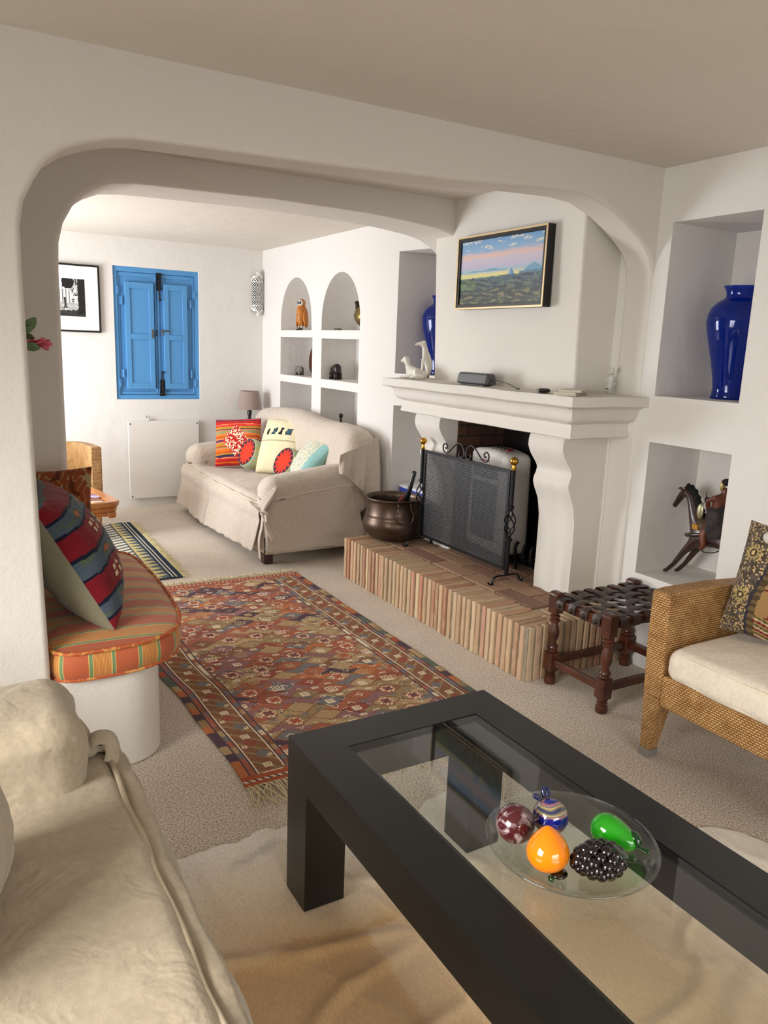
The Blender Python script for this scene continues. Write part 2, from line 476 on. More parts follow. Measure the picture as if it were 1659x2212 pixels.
def fireplace():
    F = thing('fireplace', 'white plastered open fireplace with moulded mantel, chimney breast and raised brick hearth', 'fireplace', (2.9, 3.65, 0))
    T = Matrix.Translation(Vector((-2.9, -3.65, 0)))
    def put(name, bm, m, **k):
        bmesh.ops.transform(bm, matrix=T, verts=bm.verts); return obj(name, bm, m, F, **k)
    # chimney breast
    bm = B()
    lo = [(2.877, 2.985), (3.2, 2.985), (3.2, 4.29), (2.877, 4.29)]; hi = [(2.845, 2.98), (3.2, 2.98), (3.2, 4.315), (2.845, 4.315)]
    n = 10; rings = []
    for k in range(n+1):
        t = k/n; rings.append([bm.verts.new((lo[i][0]*(1-t)+hi[i][0]*t, lo[i][1]*(1-t)+hi[i][1]*t, 1.38+(2.52-1.38)*t)) for i in range(4)])
    for k in range(n):
        for i in range(4): bm.faces.new((rings[k][i], rings[k][(i+1) % 4], rings[k+1][(i+1) % 4], rings[k+1][i]))
    bm.faces.new(rings[0][::-1]); bm.faces.new(rings[-1])
    put('chimney_breast', bm, M_plaster_rough, bevel=(0.014, 3, 50))
    # mantelpiece moulding swept round three sides
    prof = [(0.004, 1.402), (0.0, 1.395), (0.0, 1.357), (0.004, 1.352), (0.04, 1.345), (0.056, 1.332), (0.062, 1.31), (0.067, 1.288), (0.078, 1.274), (0.10, 1.265), (0.110, 1.258), (0.112, 1.245), (0.106, 1.222), (0.100, 1.205), (0.098, 1.192), (0.103, 1.188)]
    def ring(d):
        X, Y0, Y1 = 2.6+d, 2.70+d, 4.50-d
        pts = [(3.15, Y0)]
        for i in range(1, 13): pts.append((3.15+(X-3.15)*i/12, Y0))
        for i in range(1, 41): pts.append((X, Y0+(Y1-Y0)*i/40))
        for i in range(1, 13): pts.append((X+(3.15-X)*i/12, Y1))
        return pts
    bm = B(); rr = []
    for d, z in prof:
        rr.append([bm.verts.new((x+0.004*nz((x, y, z), 5), y+0.004*nz((y, x, z), 5), z+0.004*nz((x, y, 1), 4))) for x, y in ring(d)])
    for k in range(len(rr)-1):
        for i in range(len(rr[0])-1): bm.faces.new((rr[k][i], rr[k][i+1], rr[k+1][i+1], rr[k+1][i]))
    bm.faces.new(rr[0]); bm.faces.new(rr[-1][::-1])
    put('mantelpiece', bm, M_plaster_rough, auto=38)
    # scrolled legs
    P = [(0.28, 2.921), (0.36, 2.919), (0.52, 2.921), (0.71, 2.917), (0.80, 2.900), (0.83, 2.888), (0.87, 2.868), (0.905, 2.854), (0.93, 2.856), (0.96, 2.868), (0.985, 2.872), (1.01, 2.858), (1.03, 2.842), (1.07, 2.812), (1.11, 2.795), (1.15, 2.797), (1.185, 2.812), (1.20, 2.812)]
    for y0, y1 in ((2.95, 3.22), (4.09, 4.38)):
        bm = B(); nu, nv = 16, 60
        def f(u, v, y0=y0, y1=y1):
            z = 0.283+(1.20-0.283)*v; x = interp(P, z)
            g = 0.010*cos(2*pi*u*2.5) * max(0, min(1, (1.0-z)/0.12))
            s = 0.018*(1-(1-abs(2*u-1)**6)) 
            return Vector((x+g*(0.6)+s*0.3+0.003*nz((x, u*3, z), 6), y0+(y1-y0)*u, z))
        vs = grid(bm, f, nu, nv)
        back = [[bm.verts.new((3.15, y, 0.283+(1.20-0.283)*j/nv)) for j in range(nv+1)] for y in (y0, y1)]
        for j in range(nv):
            bm.faces.new((vs[0][j], vs[0][j+1], back[0][j+1], back[0][j])); bm.faces.new((vs[nu][j], back[1][j], back[1][j+1], vs[nu][j+1]))
        put('leg', bm, M_plaster_rough, auto=45)
    # firebox lining
    bm = B()
    box2(bm, (2.95, 4.075, 0.285), (3.36, 4.13, 1.25)); b1 = put('firebox_side', bm, M_fbrick)
    bm = B(); box2(bm, (3.32, 3.15, 0.285), (3.37, 4.12, 1.3)); box2(bm, (3.0, 3.16, 0.285), (3.33, 3.205, 1.3)); box2(bm, (2.93, 3.16, 1.19), (3.36, 4.1, 1.25))
    put('firebox_back', bm, M_soot)
    # hearth: mortar core, soldier bricks, tiles
    bm = B(); box2(bm, (2.438, 2.698, 0), (3.119, 4.642, 0.277)); box2(bm, (3.05, 3.18, 0.2), (3.5, 4.1, 0.284))
    put('hearth_core', bm, M_mortar)
    bm = B(); cols = []; R = random.Random(3)
    pal = [hexc('#c9ab8b'), hexc('#c6a488'), hexc('#bf9079'), hexc('#cfb694'), hexc('#c4a484'), hexc('#b98269'), hexc('#cbb192'), hexc('#bb9478')]
    def brick(c, s, rot=0.0):
        n0 = len(bm.faces)
        rbox(bm, c, s, 0.005, n=6, fn=lambda p, nn: p + nn*0.0035*nz(p+Vector(c), 22) + Vector((0.004*nz((c[1], c[0], 0), 9), 0, 0)), M=rotz(rot))
        k = R.choice(pal); sh = R.uniform(0.82, 1.1)
        cols.extend([(k[0]*sh, k[1]*sh, k[2]*sh)]*(len(bm.faces)-n0))
    y = 2.735
    while y < 4.64:
        w = R.uniform(0.024, 0.033); brick((2.43+0.10+R.uniform(-0.003, 0.003), y, 0.143), (0.205, w, 0.286+R.uniform(-0.004, 0.003)), R.uniform(-0.02, 0.02)); y += w+R.uniform(0.012, 0.019)
    x = 2.46
    while x < 3.10:
        w = R.uniform(0.028, 0.038); brick((x, 2.69+0.10, 0.143) if x > 2.64 else (x, 2.705, 0.142), (w, 0.205 if x > 2.64 else 0.03, 0.284)); x += w+R.uniform(0.010, 0.016)
    fb = put('hearth_brickwork', bm, M_hbrick, recalc=True, auto=45)
    ca = fb.data.color_attributes.new('Col', 'FLOAT_COLOR', 'CORNER')
    R2 = random.Random(5)
    for i, p in enumerate(fb.data.polygons):
        c = cols[i] if i < len(cols) else cols[-1]; cc = p.center
        t = 0.5+0.5*nz((cc[0], cc[1]*3, cc[2]*1.2), 14); t = max(0, min(1, (t-0.35)*1.6)); g = hexc('#c9b493')
        if p.normal.z > 0.7: g = hexc('#a08765'); t = 0.55+0.3*t
        k = (c[0]*(1-t*0.6)+g[0]*t*0.6, c[1]*(1-t*0.6)+g[1]*t*0.6, c[2]*(1-t*0.6)+g[2]*t*0.6, 1)
        for li in p.loop_indices: ca.data[li].color = k
    bm = B(); cols2 = []; row = 0; x = 2.645
    while x < 3.3:
        w = 0.125; y = 2.91 + (0.16 if row % 2 else 0) - 0.32
        while y < 4.64:
            a, b_ = max(y, 2.91), min(y+0.313, 4.635)
            if x > 2.9: a, b_ = max(a, 2.91 if x < 3.1 else 3.21), min(b_, 4.635 if x < 3.1 else 4.07)
            if b_-a > 0.03:
                n0 = len(bm.faces); x1 = min(x+w-0.008, 3.32)
                rbox(bm, ((x+x1)/2, (a+b_)/2, 0.27), (x1-x, b_-a-0.008, 0.034), 0.004, n=3)
                k = R2.choice([hexc('#9a7a61'), hexc('#8d6b56'), hexc('#a3836a'), hexc('#93705a'), hexc('#856655')]); cols2.extend([k]*(len(bm.faces)-n0))
            y += 0.32
        x += w; row += 1
    tl = put('hearth_tiles', bm, M_tile)
    ca = tl.data.color_attributes.new('Col', 'FLOAT_COLOR', 'CORNER')
    for i, p in enumerate(tl.data.polygons):
        for li in p.loop_indices: ca.data[li].color = cols2[min(i, len(cols2)-1)]
    return F
fireplace()

# ------------------------------------------------------------------ fire screen
M_iron = mat('black_wrought_iron', '#17181a', 0.42, 0.6, bump=(60, 0.15, 0.002))
M_irongrey = mat('grey_wrought_iron', '#4a4b4f', 0.4, 0.8)
M_brass = mat('polished_brass', '#c9973f', 0.18, 1.0)
def fire_screen():
    X0, Ya, Yb = 2.80, 3.325, 4.262
    S = thing('fire_screen', 'black perforated metal fire screen with brass ball finials in front of fireplace', 'fire screen', (X0, (Ya+Yb)/2, 0.2875))
    O = Vector(S.location)
    def L(x, y, z): return Vector((x, y, z))-O
    for y in (Ya, Yb):
        bm = B(); c = L(X0, y, 0)
        prof = [(0.012, 0.335), (0.012, 0.535), (0.019, 0.538), (0.019, 0.552), (0.013, 0.556), (0.013, 0.566)]
        lathe(bm, prof, 16, (c.x, c.y, c.z)); lp = obj('lower_post', bm, M_iron, S, auto=40); bm = B()
        lathe(bm, [(0.013, 0.715), (0.013, 0.725), (0.018, 0.73), (0.018, 0.742), (0.012, 0.746), (0.012, 0.952)], 16, (c.x, c.y, c.z))
        p = obj('post', bm, M_iron, S, auto=40)
        bm = B()
        for q in range(4):
            pts = []
            for i in range(17):
                t = i/16; a = q*pi/2 + t*pi*1.15; r = 0.007+0.026*sin(pi*t)
                pts.append((c.x+r*cos(a), c.y+r*sin(a), c.z+0.562+0.158*t))
            tube(bm, pts, 0.0042, 6)
        obj('basket_twist', bm, M_iron, p, smooth=True)
        bm = B(); lathe(bm, [(0.0125, 0.948), (0.015, 0.951), (0.015, 0.957), (0.009, 0.963), (0.012, 0.970), (0.0085, 0.976), (0.009, 0.979)], 18, (c.x, c.y, c.z))
        ball(bm, (c.x, c.y, c.z+1.0), 0.0235, 20, 14)
        obj('finial', bm, M_brass, S, smooth=True)
        bm = B(); pts = []
        for sgn in (-1, 1):
            q = bez([(0, 0, 0.333), (0.05*sgn, 0, 0.335), (0.085*sgn, 0, 0.328), (0.098*sgn, 0, 0.305), (0.096*sgn, 0, 0.292), (0.108*sgn, 0, 0.2895), (0.122*sgn, 0, 0.294), (0.125*sgn, 0, 0.305)], 5)
            tube(bm, [Vector((X0+k.x, y, k.z))-O for k in q], 0.011, 8, flat=(0.32, 1.0), up=(0, 0, 1))
        obj('foot', bm, M_iron, S, auto=40)
    # perforated panel
    y0, y1, z0, z1 = Ya+0.045, Yb-0.04, 0.375, 0.925
    bm = B(); xx = X0+0.004
    box2(bm, L(xx-0.006, y0-0.02, z0-0.018), L(xx+0.006, y0, z1+0.02)); box2(bm, L(xx-0.006, y1, z0-0.018), L(xx+0.006, y1+0.02, z1+0.02))
    box2(bm, L(xx-0.006, y0, z1), L(xx+0.006, y1, z1+0.02)); box2(bm, L(xx-0.004, y0, z0-0.018), L(xx+0.004, y1, z0))
    for y in (Ya, Yb):
        yy = y0-0.02 if y == Ya else y1+0.02
        for z in (0.42, 0.88): box2(bm, L(xx-0.003, min(y, yy), z-0.004), L(xx+0.003, max(y, yy), z+0.004))
    obj('panel_frame', bm, M_iron, S)
    bm = B(); ny, nzz = 64, 46; dy = (y1-y0)/ny; dz = (z1-z0)/nzz
    for j in range(nzz):
        off = (j % 2)*0.5
        for i in range(ny):
            cy = y0+(i+0.5+off)*dy; cz = z0+(j+0.5)*dz
            if i == ny-1 and off: continue
            sq = [(-.5, -.5), (0, -.5), (.5, -.5), (.5, 0), (.5, .5), (0, .5), (-.5, .5), (-.5, 0)]
            ho = [(-.2, -.22), (0, -.3), (.2, -.22), (.29, 0), (.2, .22), (0, .3), (-.2, .22), (-.29, 0)]
            a = [bm.verts.new(L(xx, cy+p[0]*dy, cz+p[1]*dz)) for p in sq]; b = [bm.verts.new(L(xx, cy+p[0]*dy, cz+p[1]*dz)) for p in ho]
            for k in range(8): bm.faces.new((a[k], a[(k+1) % 8], b[(k+1) % 8], b[k]))
        if off:
            for q0, q1 in ((y0, y0+dy*0.5), (y1-dy*0.5, y1)):
                bm.faces.new([bm.verts.new(L(xx, q, z0+(j+k)*dz)) for q, k in ((q0, 0), (q1, 0), (q1, 1), (q0, 1))])
    g = obj('perforated_panel', bm, mat('charcoal_mesh_plate', '#3a3b3d', 0.45, 0.5), S, recalc=False)
    md = g.modifiers.new('thick', 'SOLIDIFY'); md.thickness = 0.0015
    # scroll on top
    bm = B(); ym = (Ya+Yb)/2
    for s in (-1, 1):
        pts = []
        def sp(cy, cz, r0, r1, a0, a1, n=16): return [(X0, ym+s*(cy+ (r0+(r1-r0)*i/n)*cos(a0+(a1-a0)*i/n)), cz+(r0+(r1-r0)*i/n)*sin(a0+(a1-a0)*i/n)) for i in range(n+1)]
        inner = sp(0.045, 0.968, 0.010, 0.028, radians(-20), radians(-20-0-330), 16)[::1]
        q = bez([(X0, ym+s*0.052, 0.985), (X0, ym+s*0.062, 0.970), (X0, ym+s*0.05, 0.950), (X0, ym+s*0.025, 0.950), (X0, ym+s*0.008, 0.972), (X0, ym+s*0.018, 1.01), (X0, ym+s*0.055, 1.035), (X0, ym+s*0.095, 1.025), (X0, ym+s*0.135, 0.995), (X0, ym+s*0.17, 0.967), (X0, ym+s*0.205, 0.956), (X0, ym+s*0.232, 0.972), (X0, ym+s*0.235, 1.0), (X0, ym+s*0.212, 1.016), (X0, ym+s*0.192, 1.0), (X0, ym+s*0.2, 0.984), (X0, ym+s*0.212, 0.989)], 6)
        tube(bm, [k-O for k in q], 0.0055, 8, flat=(0.8, 1))
    obj('scroll_crest', bm, M_irongrey, S, smooth=True)
fire_screen()

# ------------------------------------------------------------------ heater and grate inside the firebox
M_whiteplastic = mat('white_enamel', '#dedbd4', 0.35)
M_dark = mat('dark_plastic', '#1b1b1d', 0.4)
M_chrome = mat('bright_reflector', '#c9d6de', 0.12, 1.0)
def heater():
    H = thing('electric_heater', 'white upright electric heater standing inside the firebox behind the screen', 'heater', (3.09, 3.80, 0.2875), rz=radians(-6))
    bm = B(); rbox(bm, (0, 0, 0.380), (0.20, 0.42, 0.63), 0.04, n=10, fn=lambda p, n: Vector((p.x*(1+0.12*(0.3-p.z)), p.y*(1+0.05*(0.3-p.z)), p.z + (0.02*(1-(p.y/0.2)**2) if p.z > 0.2 else 0))))
    b = obj('casing', bm, M_whiteplastic, H, smooth=True)
    bm = B(); rbox(bm, (-0.008, 0, 0.03), (0.17, 0.36, 0.055), 0.02, n=6); obj('base', bm, M_dark, H, smooth=True)
    bm = B(); box2(bm, (-0.1055, -0.14, 0.53), (-0.10, 0.15, 0.61)); g = obj('grille', bm, M_chrome, H)
    bm = B()
    for i in range(24):
        y = -0.135+i*0.0122; tube(bm, [(-0.108, y, 0.53), (-0.108, y, 0.61)], 0.0018, 5)
    obj('grille_bars', bm, M_dark, g)
    bm = B(); box2(bm, (-0.1065, -0.14, 0.12), (-0.10, 0.15, 0.50)); obj('heating_panel', bm, mat('dark_grille', '#2b2b2d', 0.5), H)
    for i, c in enumerate(('#4b4740', '#4b4740', '#4b4740', '#7c2a26')):
        bm = B(); rbox(bm, (-0.01, 0.02-i*0.042, 0.716), (0.045, 0.022, 0.014), 0.006, n=4); obj('switch', bm, mat('switch_%d' % i, c, 0.4), H, smooth=True)
    bm = B(); box2(bm, (-0.1025, -0.03, 0.635), (-0.0995, 0.06, 0.641)); obj('red_lettering', bm, mat('red_print', '#b03048', 0.5), H)
heater()
def grate():
    G = thing('fire_grate', 'black cast iron fire grate on the firebox floor', 'grate', (3.12, 3.40, 0.2875))
    bm = B()
    for i in range(5):
        y = -0.14+i*0.07
        pts = bez([(0.12, y, 0.22), (0.11, y, 0.08), (0.0, y, 0.05), (-0.12, y, 0.07), (-0.14, y, 0.16), (-0.12, y, 0.19)], 4); tube(bm, pts, 0.011, 6)
    tube(bm, [(-0.05, -0.16, 0.05), (-0.05, 0.16, 0.05)], 0.01, 6); tube(bm, [(0.09, -0.16, 0.06), (0.09, 0.16, 0.06)], 0.01, 6)
    obj('bars', bm, M_iron, G, smooth=True)
    for sx in (-0.08, 0.09):
        for sy in (-0.13, 0.13):
            bm = B(); tube(bm, [(sx, sy, 0.055), (sx, sy, 0.0)], 0.012, 6); obj('foot', bm, M_iron, G)
    bm = B()
    for i in range(4):
        y = -0.12+i*0.08; box2(bm, (0.09, y-0.02, 0.18), (0.10, y+0.02, 0.30))
    obj('back_fingers', bm, M_iron, G)
grate()
# ------------------------------------------------------------------ blue shuttered window
M_blue = mat('blue_painted_wood', '#4f8fc6', 0.5, bump=(18, 0.06, 0.002))
M_iron_shadow = mat('black_iron_and_shadow', '#15161a', 0.5, 0.4)  # iron of the bolts; also the painted shadow behind the lantern holes
M_steel = mat('worn_steel', '#6c665e', 0.4, 0.8)
def shutters():
    w = thing('window_1', '', ''); del w['label']; del w['category']; structure(w)
    y0 = 7.545
    bm = B(); X0, X1, Z0, Z1 = 1.497, 2.288, 1.028, 2.233
    box2(bm, (X0, y0, Z0+0.04), (X0+0.035, y0+0.05, Z1-0.045)); box2(bm, (X1-0.035, y0, Z0+0.04), (X1, y0+0.05, Z1-0.045))
    box2(bm, (X0, y0, Z1-0.045), (X1, y0+0.05, Z1)); box2(bm, (X0, y0, Z0), (X1, y0+0.05, Z0+0.04)); box2(bm, (X0, y0+0.0501, Z0), (X1, y0+0.07, Z1))
    obj('window_frame', bm, M_blue, w)
    def panel_leaf(name, par, x0, x1, z0, z1, y, th, st, panels):
        bm = B(); m = 0.012
        box2(bm, (x0, y+m, z0), (x1, y+th, z1))
        box2(bm, (x0, y, z0), (x0+st, y+m+0.001, z1)); box2(bm, (x1-st, y, z0), (x1, y+m+0.001, z1))
        zs = [z0] + [q for p in panels for q in p] + [z1]
        for a, b in zip(zs[::2], zs[1::2]): box2(bm, (x0+st, y, a), (x1-st, y+m+0.001, b))
        return obj(name, bm, M_blue, par, bevel=(0.004, 2))
    for k, (a, b) in enumerate(((1.534, 1.893), (1.897, 2.251))):
        s = panel_leaf('shutter', w, a, b, 1.072, 2.186, y0+0.012, 0.03, 0.02, [(1.10, 2.15)])
        c, d = ((1.598, 1.862), (1.952, 2.178))[k]
        s2 = panel_leaf('inner_shutter', s, c, d, 1.125, 2.10, y0-0.012, 0.035, 0.048, [(1.18, 1.585), (1.635, 2.045)])
        for z in (1.27, 1.93):
            bm = B(); hx = (1.572, 2.212)[k]; tube(bm, [(hx, y0-0.002, z-0.04), (hx, y0-0.002, z+0.04)], 0.006, 8); box2(bm, (hx-0.02, y0+0.006, z-0.035), (hx+0.02, y0+0.01, z+0.035))
            obj('hinge', bm, M_blue, s, auto=40)
        for z in (1.18, 2.02):
            bm = B(); hx = (1.534, 2.251)[k]; tube(bm, [(hx, y0-0.004, z-0.035), (hx, y0-0.004, z+0.035)], 0.006, 8); box2(bm, (hx-0.018, y0-0.001, z-0.03), (hx+0.018, y0+0.003, z+0.03))
            obj('hinge', bm, M_blue, s, auto=40)
    for (za, zb, tip, x) in ((2.195, 2.035, 1.955, 1.913), (1.06, 1.215, 1.285, 1.925)):
        bm = B(); n = 9; sg = 1 if zb > za else -1
        L_ = [(x-0.025, za)]; R_ = [(x+0.025, za)]
        for i in range(n*2):
            z = za+(zb-za)*(i+1)/(n*2); wv = 0.025-0.010*(i/(n*2)) - (0.004 if i % 2 else 0); L_.append((x-wv, z)); R_.append((x+wv, z))
        prism(bm, L_+R_[::-1], y0-0.006, y0+0.011, 'y')
        for q in range(3): box2(bm, (x-0.022, y0-0.014, za+(zb-za)*(0.1+0.38*q)-0.008), (x+0.022, y0-0.005, za+(zb-za)*(0.1+0.38*q)+0.008))
        tube(bm, [(x, y0-0.014, za), (x+0.004, y0-0.014, tip)], 0.007, 8); ball(bm, (x+0.004, y0-0.018, tip), 0.013, 10, 8)
        obj('bolt', bm, M_iron_shadow, w, auto=40)
    bm = B(); box2(bm, (1.835, y0-0.016, 1.60), (1.855, y0-0.010, 1.68)); box2(bm, (1.84, y0-0.03, 1.635), (1.85, y0-0.01, 1.645)); obj('latch_plate', bm, M_steel, w, bevel=(0.002, 2))
    bm = B(); tube(bm, [(1.876, y0-0.012, 1.625), (1.872, y0-0.022, 1.65), (1.882, y0-0.016, 1.675)], 0.006, 8); obj('catch', bm, M_iron_shadow, w, smooth=True)
    bm = B(); box2(bm, (1.925, y0-0.024, 1.664), (2.0, y0-0.014, 1.678)); box2(bm, (1.928, y0-0.018, 1.625), (1.942, y0-0.008, 1.675)); obj('latch_lever', bm, M_steel, w, bevel=(0.003, 2))
shutters()

# ------------------------------------------------------------------ framed photograph
def photo_frame():
    P = thing('framed_photograph', 'black framed black and white street photograph with wide white mount on the far wall', 'picture', (1.19, 7.515, 1.92))
    M_bf = mat('black_frame', '#0d0d0f', 0.35); M_mount = mat('white_mount', '#f0efec', 0.8)
    def b2(bm, x0, x1, z0, z1, ya, yb): box2(bm, (x0-1.19, ya-7.515, z0-1.92), (x1-1.19, yb-7.515, z1-1.92))
    X0, X1, Z0, Z1 = 0.93, 1.376, 1.63, 2.215; t = 0.016
    bm = B(); b2(bm, X0, X1, Z0, Z0+t, 7.497, 7.525); b2(bm, X0, X1, Z1-t, Z1, 7.497, 7.525); b2(bm, X0, X0+t, Z0+t, Z1-t, 7.497, 7.525); b2(bm, X1-t, X1, Z0+t, Z1-t, 7.497, 7.525)
    obj('frame', bm, M_bf, P)
    bm = B(); b2(bm, X0+t, X1-t, Z0+t, Z1-t, 7.508, 7.525); obj('mount', bm, M_mount, P)
    bm = B(); nx, nzv = 90, 100; x0, x1, z0, z1 = 1.03, 1.248, 1.765, 2.088
    grid(bm, lambda u, v: Vector((x0+(x1-x0)*u-1.19, 7.5065-7.515, z0+(z1-z0)*v-1.92)), nx, nzv)
    g = obj('photograph', bm, attr_mat('bw_print', 0.4), P, recalc=False)
    def f(c, n):
        u = (c.x+1.19-x0)/(x1-x0); v = (c.z+1.92-z0)/(z1-z0)
        t = 0.75+0.15*nz((u*9, v*9, 0))
        if v < 0.36: t = 0.62 + 0.25*nz((u*5, v*16, 3))
        if v < 0.17+0.08*nz((u*6, 0, 1)) : t = 0.10+0.15*abs(nz((u*12, v*20, 5)))
        if 0.36 < v < 0.72 and u < 0.45: t = 0.8 if (int(u*24) % 3) else 0.35
        if v > 0.72 and u < 0.5: t = 0.86
        q = nz((u*6, v*6, 8))*0.25+nz((u*22, v*22, 2))*0.25
        if (u-0.35)**2/0.07+(v-0.9)**2/0.03 < 1+q*2: t = 0.05+0.1*max(0, q)
        if u > 0.72+0.1*q and v > 0.05: t = 0.06+0.25*max(0, q)
        if v > 0.55 and u > 0.45 and q > 0.04: t = 0.08
        if abs(u-0.22-(0.45-v)*0.12) < 0.035 and 0.26 < v < 0.5: t = 0.08
        if abs(abs(u-0.24)-(0.3-v)*0.6) < 0.025 and 0.2 < v < 0.32: t = 0.05
        if abs(u-0.55) < 0.05 and abs(v-0.42) < 0.05 and q > -0.05: t = 0.12
        t = max(0.01, min(0.9, t)); t = t**1.8
        return (t, t, t, 1)
    paint(g, f)
photo_frame()

# ------------------------------------------------------------------ panel heater on the wall
def panel_heater():
    H = thing('panel_heater', 'flat white electric panel heater screwed to the wall under the blue shutters', 'heater', (1.92, 7.498, 0.45))
    M = mat('panel_white', '#dedbd5', 0.45, bump=(3, 0.12, 0.01))
    bm = B(); box2(bm, (-0.341, -0.012, -0.372), (0.341, 0.012, 0.375)); obj('panel', bm, M, H, bevel=(0.006, 2))
    for sx in (-0.32, 0.32):
        for sz in (-0.35, 0.35):
            bm = B(); lathe(bm, [(0.007, 0), (0.006, 0.004), (0.0001, 0.005)], 10, (0, 0, 0), M=Matrix.Translation((sx, -0.012, sz)).to_3x3() if False else rotx(pi/2)); bmesh.ops.translate(bm, verts=bm.verts, vec=(sx, -0.012, sz)); obj('screw', bm, M_dark, H)
    bm = B(); box2(bm, (-0.335, 0.012, -0.3), (0.335, 0.03, -0.27)); obj('rear_bracket', bm, M, H)
    U = thing('electrical_plug', 'white plug with two upturned prongs on top of the panel heater', 'plug', (1.77, 7.50, 0.825))
    bm = B(); rbox(bm, (0, 0, 0.012), (0.04, 0.03, 0.022), 0.008, n=4); obj('plug_body', bm, M_whiteplastic, U, smooth=True)
    for s in (-0.011, 0.011):
        bm = B(); tube(bm, [(s, 0, 0.02), (s, 0, 0.052)], 0.0028, 6); obj('prong', bm, M_steel, U)
panel_heater()

# ------------------------------------------------------------------ pierced wall lantern
def lantern():
    Lp = thing('wall_lantern', 'white pierced metal wall lantern beside the room corner', 'wall lamp', (2.878, 7.528, 2.07))
    M = mat('cream_pierced_metal', '#dcdad6', 0.35, 0.1)
    nu, nv = 72, 120; R0 = 0.062; H = 0.2; bm = B()
    def inside(a, z):
        # a: -1..1 across, z: -1..1
        top = 1-0.25*abs(a)**1.3*1.0
        sc = 0.03*cos(a*pi*3)
        return abs(z) < top-0.05+sc
    vs = {}
    def V(i, j):
        if (i, j) not in vs:
            th = pi*(i/nu); zz = -H+2*H*j/nv; vs[(i, j)] = bm.verts.new((-R0*cos(th), -R0*sin(th)*1.0, zz))
        return vs[(i, j)]
    for i in range(nu):
        for j in range(nv):
            a = (i+0.5)/nu*2-1; z = (j+0.5)/nv*2-1
            taper = 1.0
            if not inside(a, z): continue
            x = a*pi*R0*0.5; zz = z*H; hole = False
            if abs(zz) < 0.118:
                r = sqrt(x*x+((zz+0.0) % 0.08-0.04)**2); th = atan2(((zz) % 0.08)-0.04, x)
                k = cos(8*th)
                if r < 0.006 or (0.009 < r < 0.018 and k > -0.3) or (0.020 < r < 0.029 and cos(8*th+pi) > -0.3) or (0.031 < r < 0.042 and cos(12*th) > -0.35) or (r > 0.044 and cos(x*260)*cos(zz*260) > -0.1): hole = True
                if abs(abs(zz)-0.115) < 0.004: hole = False
            else:
                if cos(x*230)*cos(zz*230) > 0.1 and abs(a) < 0.85 and abs(z) < 0.86-0.25*abs(a): hole = True
            if not hole: bm.faces.new((V(i, j), V(i+1, j), V(i+1, j+1), V(i, j+1)))
    g = obj('pierced_shade', bm, M, Lp, recalc=False); md = g.modifiers.new('t', 'SOLIDIFY'); md.thickness = 0.002
    bm = B(); box2(bm, (-0.05, -0.012, -0.17), (0.05, -0.001, 0.17)); obj('shadow_backing', bm, M_iron_shadow, Lp, bevel=(0.004, 2))  # added plate, coloured black as the shadow inside the pierced lantern
    for s in (-1, 1):
        bm = B(); lathe(bm, [(0.0001, 0.235*s), (0.006, 0.222*s), (0.014, 0.206*s), (0.03, 0.19*s), (0.012, 0.18*s)], 12, (0, -0.035, 0)); obj('finial', bm, M, Lp, smooth=True)
lantern()

# ------------------------------------------------------------------ small things on the shelves
M_rust = mat('rust_orange_glaze', '#c57a24', 0.4, var=(30, '#96501a', 0.4, 0.75), bump=(70, 0.3, 0.003))
M_bronze = mat('dark_bronze', '#5a4636', 0.35, 0.85, var=(14, '#2c2521'))
M_ebony = mat('ebony_wood', '#221714', 0.4)
def owl():
    O = thing('owl_figurine', 'orange owl figurine with white and black face in the left arched niche', 'figurine', (3.05, 6.82, 1.722), rz=radians(25))
    bm = B(); lathe(bm, [(0.0001, 0.03), (0.03, 0.045), (0.047, 0.09), (0.052, 0.14), (0.050, 0.18), (0.043, 0.212), (0.034, 0.228), (0.038, 0.245), (0.036, 0.268), (0.02, 0.283), (0.0001, 0.286)], 20, fn=lambda p, a: Vector((p.x, p.y*0.9, p.z)))
    obj('body', bm, M_rust, O, smooth=True)
    for s in (-1, 1):
        bm = B(); ball(bm, (0.008, s*0.044, 0.12), 1, 12, 10, s=(0.035, 0.014, 0.095), M=rotx(s*0.1)); obj('wing', bm, M_rust, O, smooth=True)
        bm = B(); lathe(bm, [(0.011, 0.012), (0.010, 0.06)], 10, (-0.015, s*0.016, 0)); obj('leg', bm, mat('silver_sheen', '#c9c4bb', 0.25, 0.9), O, smooth=True)
        bm = B(); ball(bm, (-0.03, s*0.017, 0.008), 1, 10, 6, s=(0.022, 0.013, 0.008)); obj('claw', bm, M_ebony, O, smooth=True)
    bm = B(); ball(bm, (-0.022, 0, 0.25), 1, 14, 12, s=(0.018, 0.033, 0.030)); fc = obj('face', bm, mat('white_glaze', '#d8d4ce', 0.4), O, smooth=True)
    for s in (-1, 1):
        bm = B(); ball(bm, (-0.037, s*0.012, 0.252), 1, 10, 8, s=(0.006, 0.010, 0.014)); e = obj('eye_patch', bm, M_ebony, fc, smooth=True)
    bm = B(); lathe(bm, [(0.005, 0), (0.0001, 0.015)], 8, M=roty(pi)); bmesh.ops.translate(bm, verts=bm.verts, vec=(-0.042, 0, 0.247)); obj('beak', bm, M_ebony, fc)
    bm = B(); box2(bm, (-0.045, -0.035, 0), (0.03, 0.035, 0.006)); obj('plinth', bm, M_bronze, O, bevel=(0.003, 2))
owl()
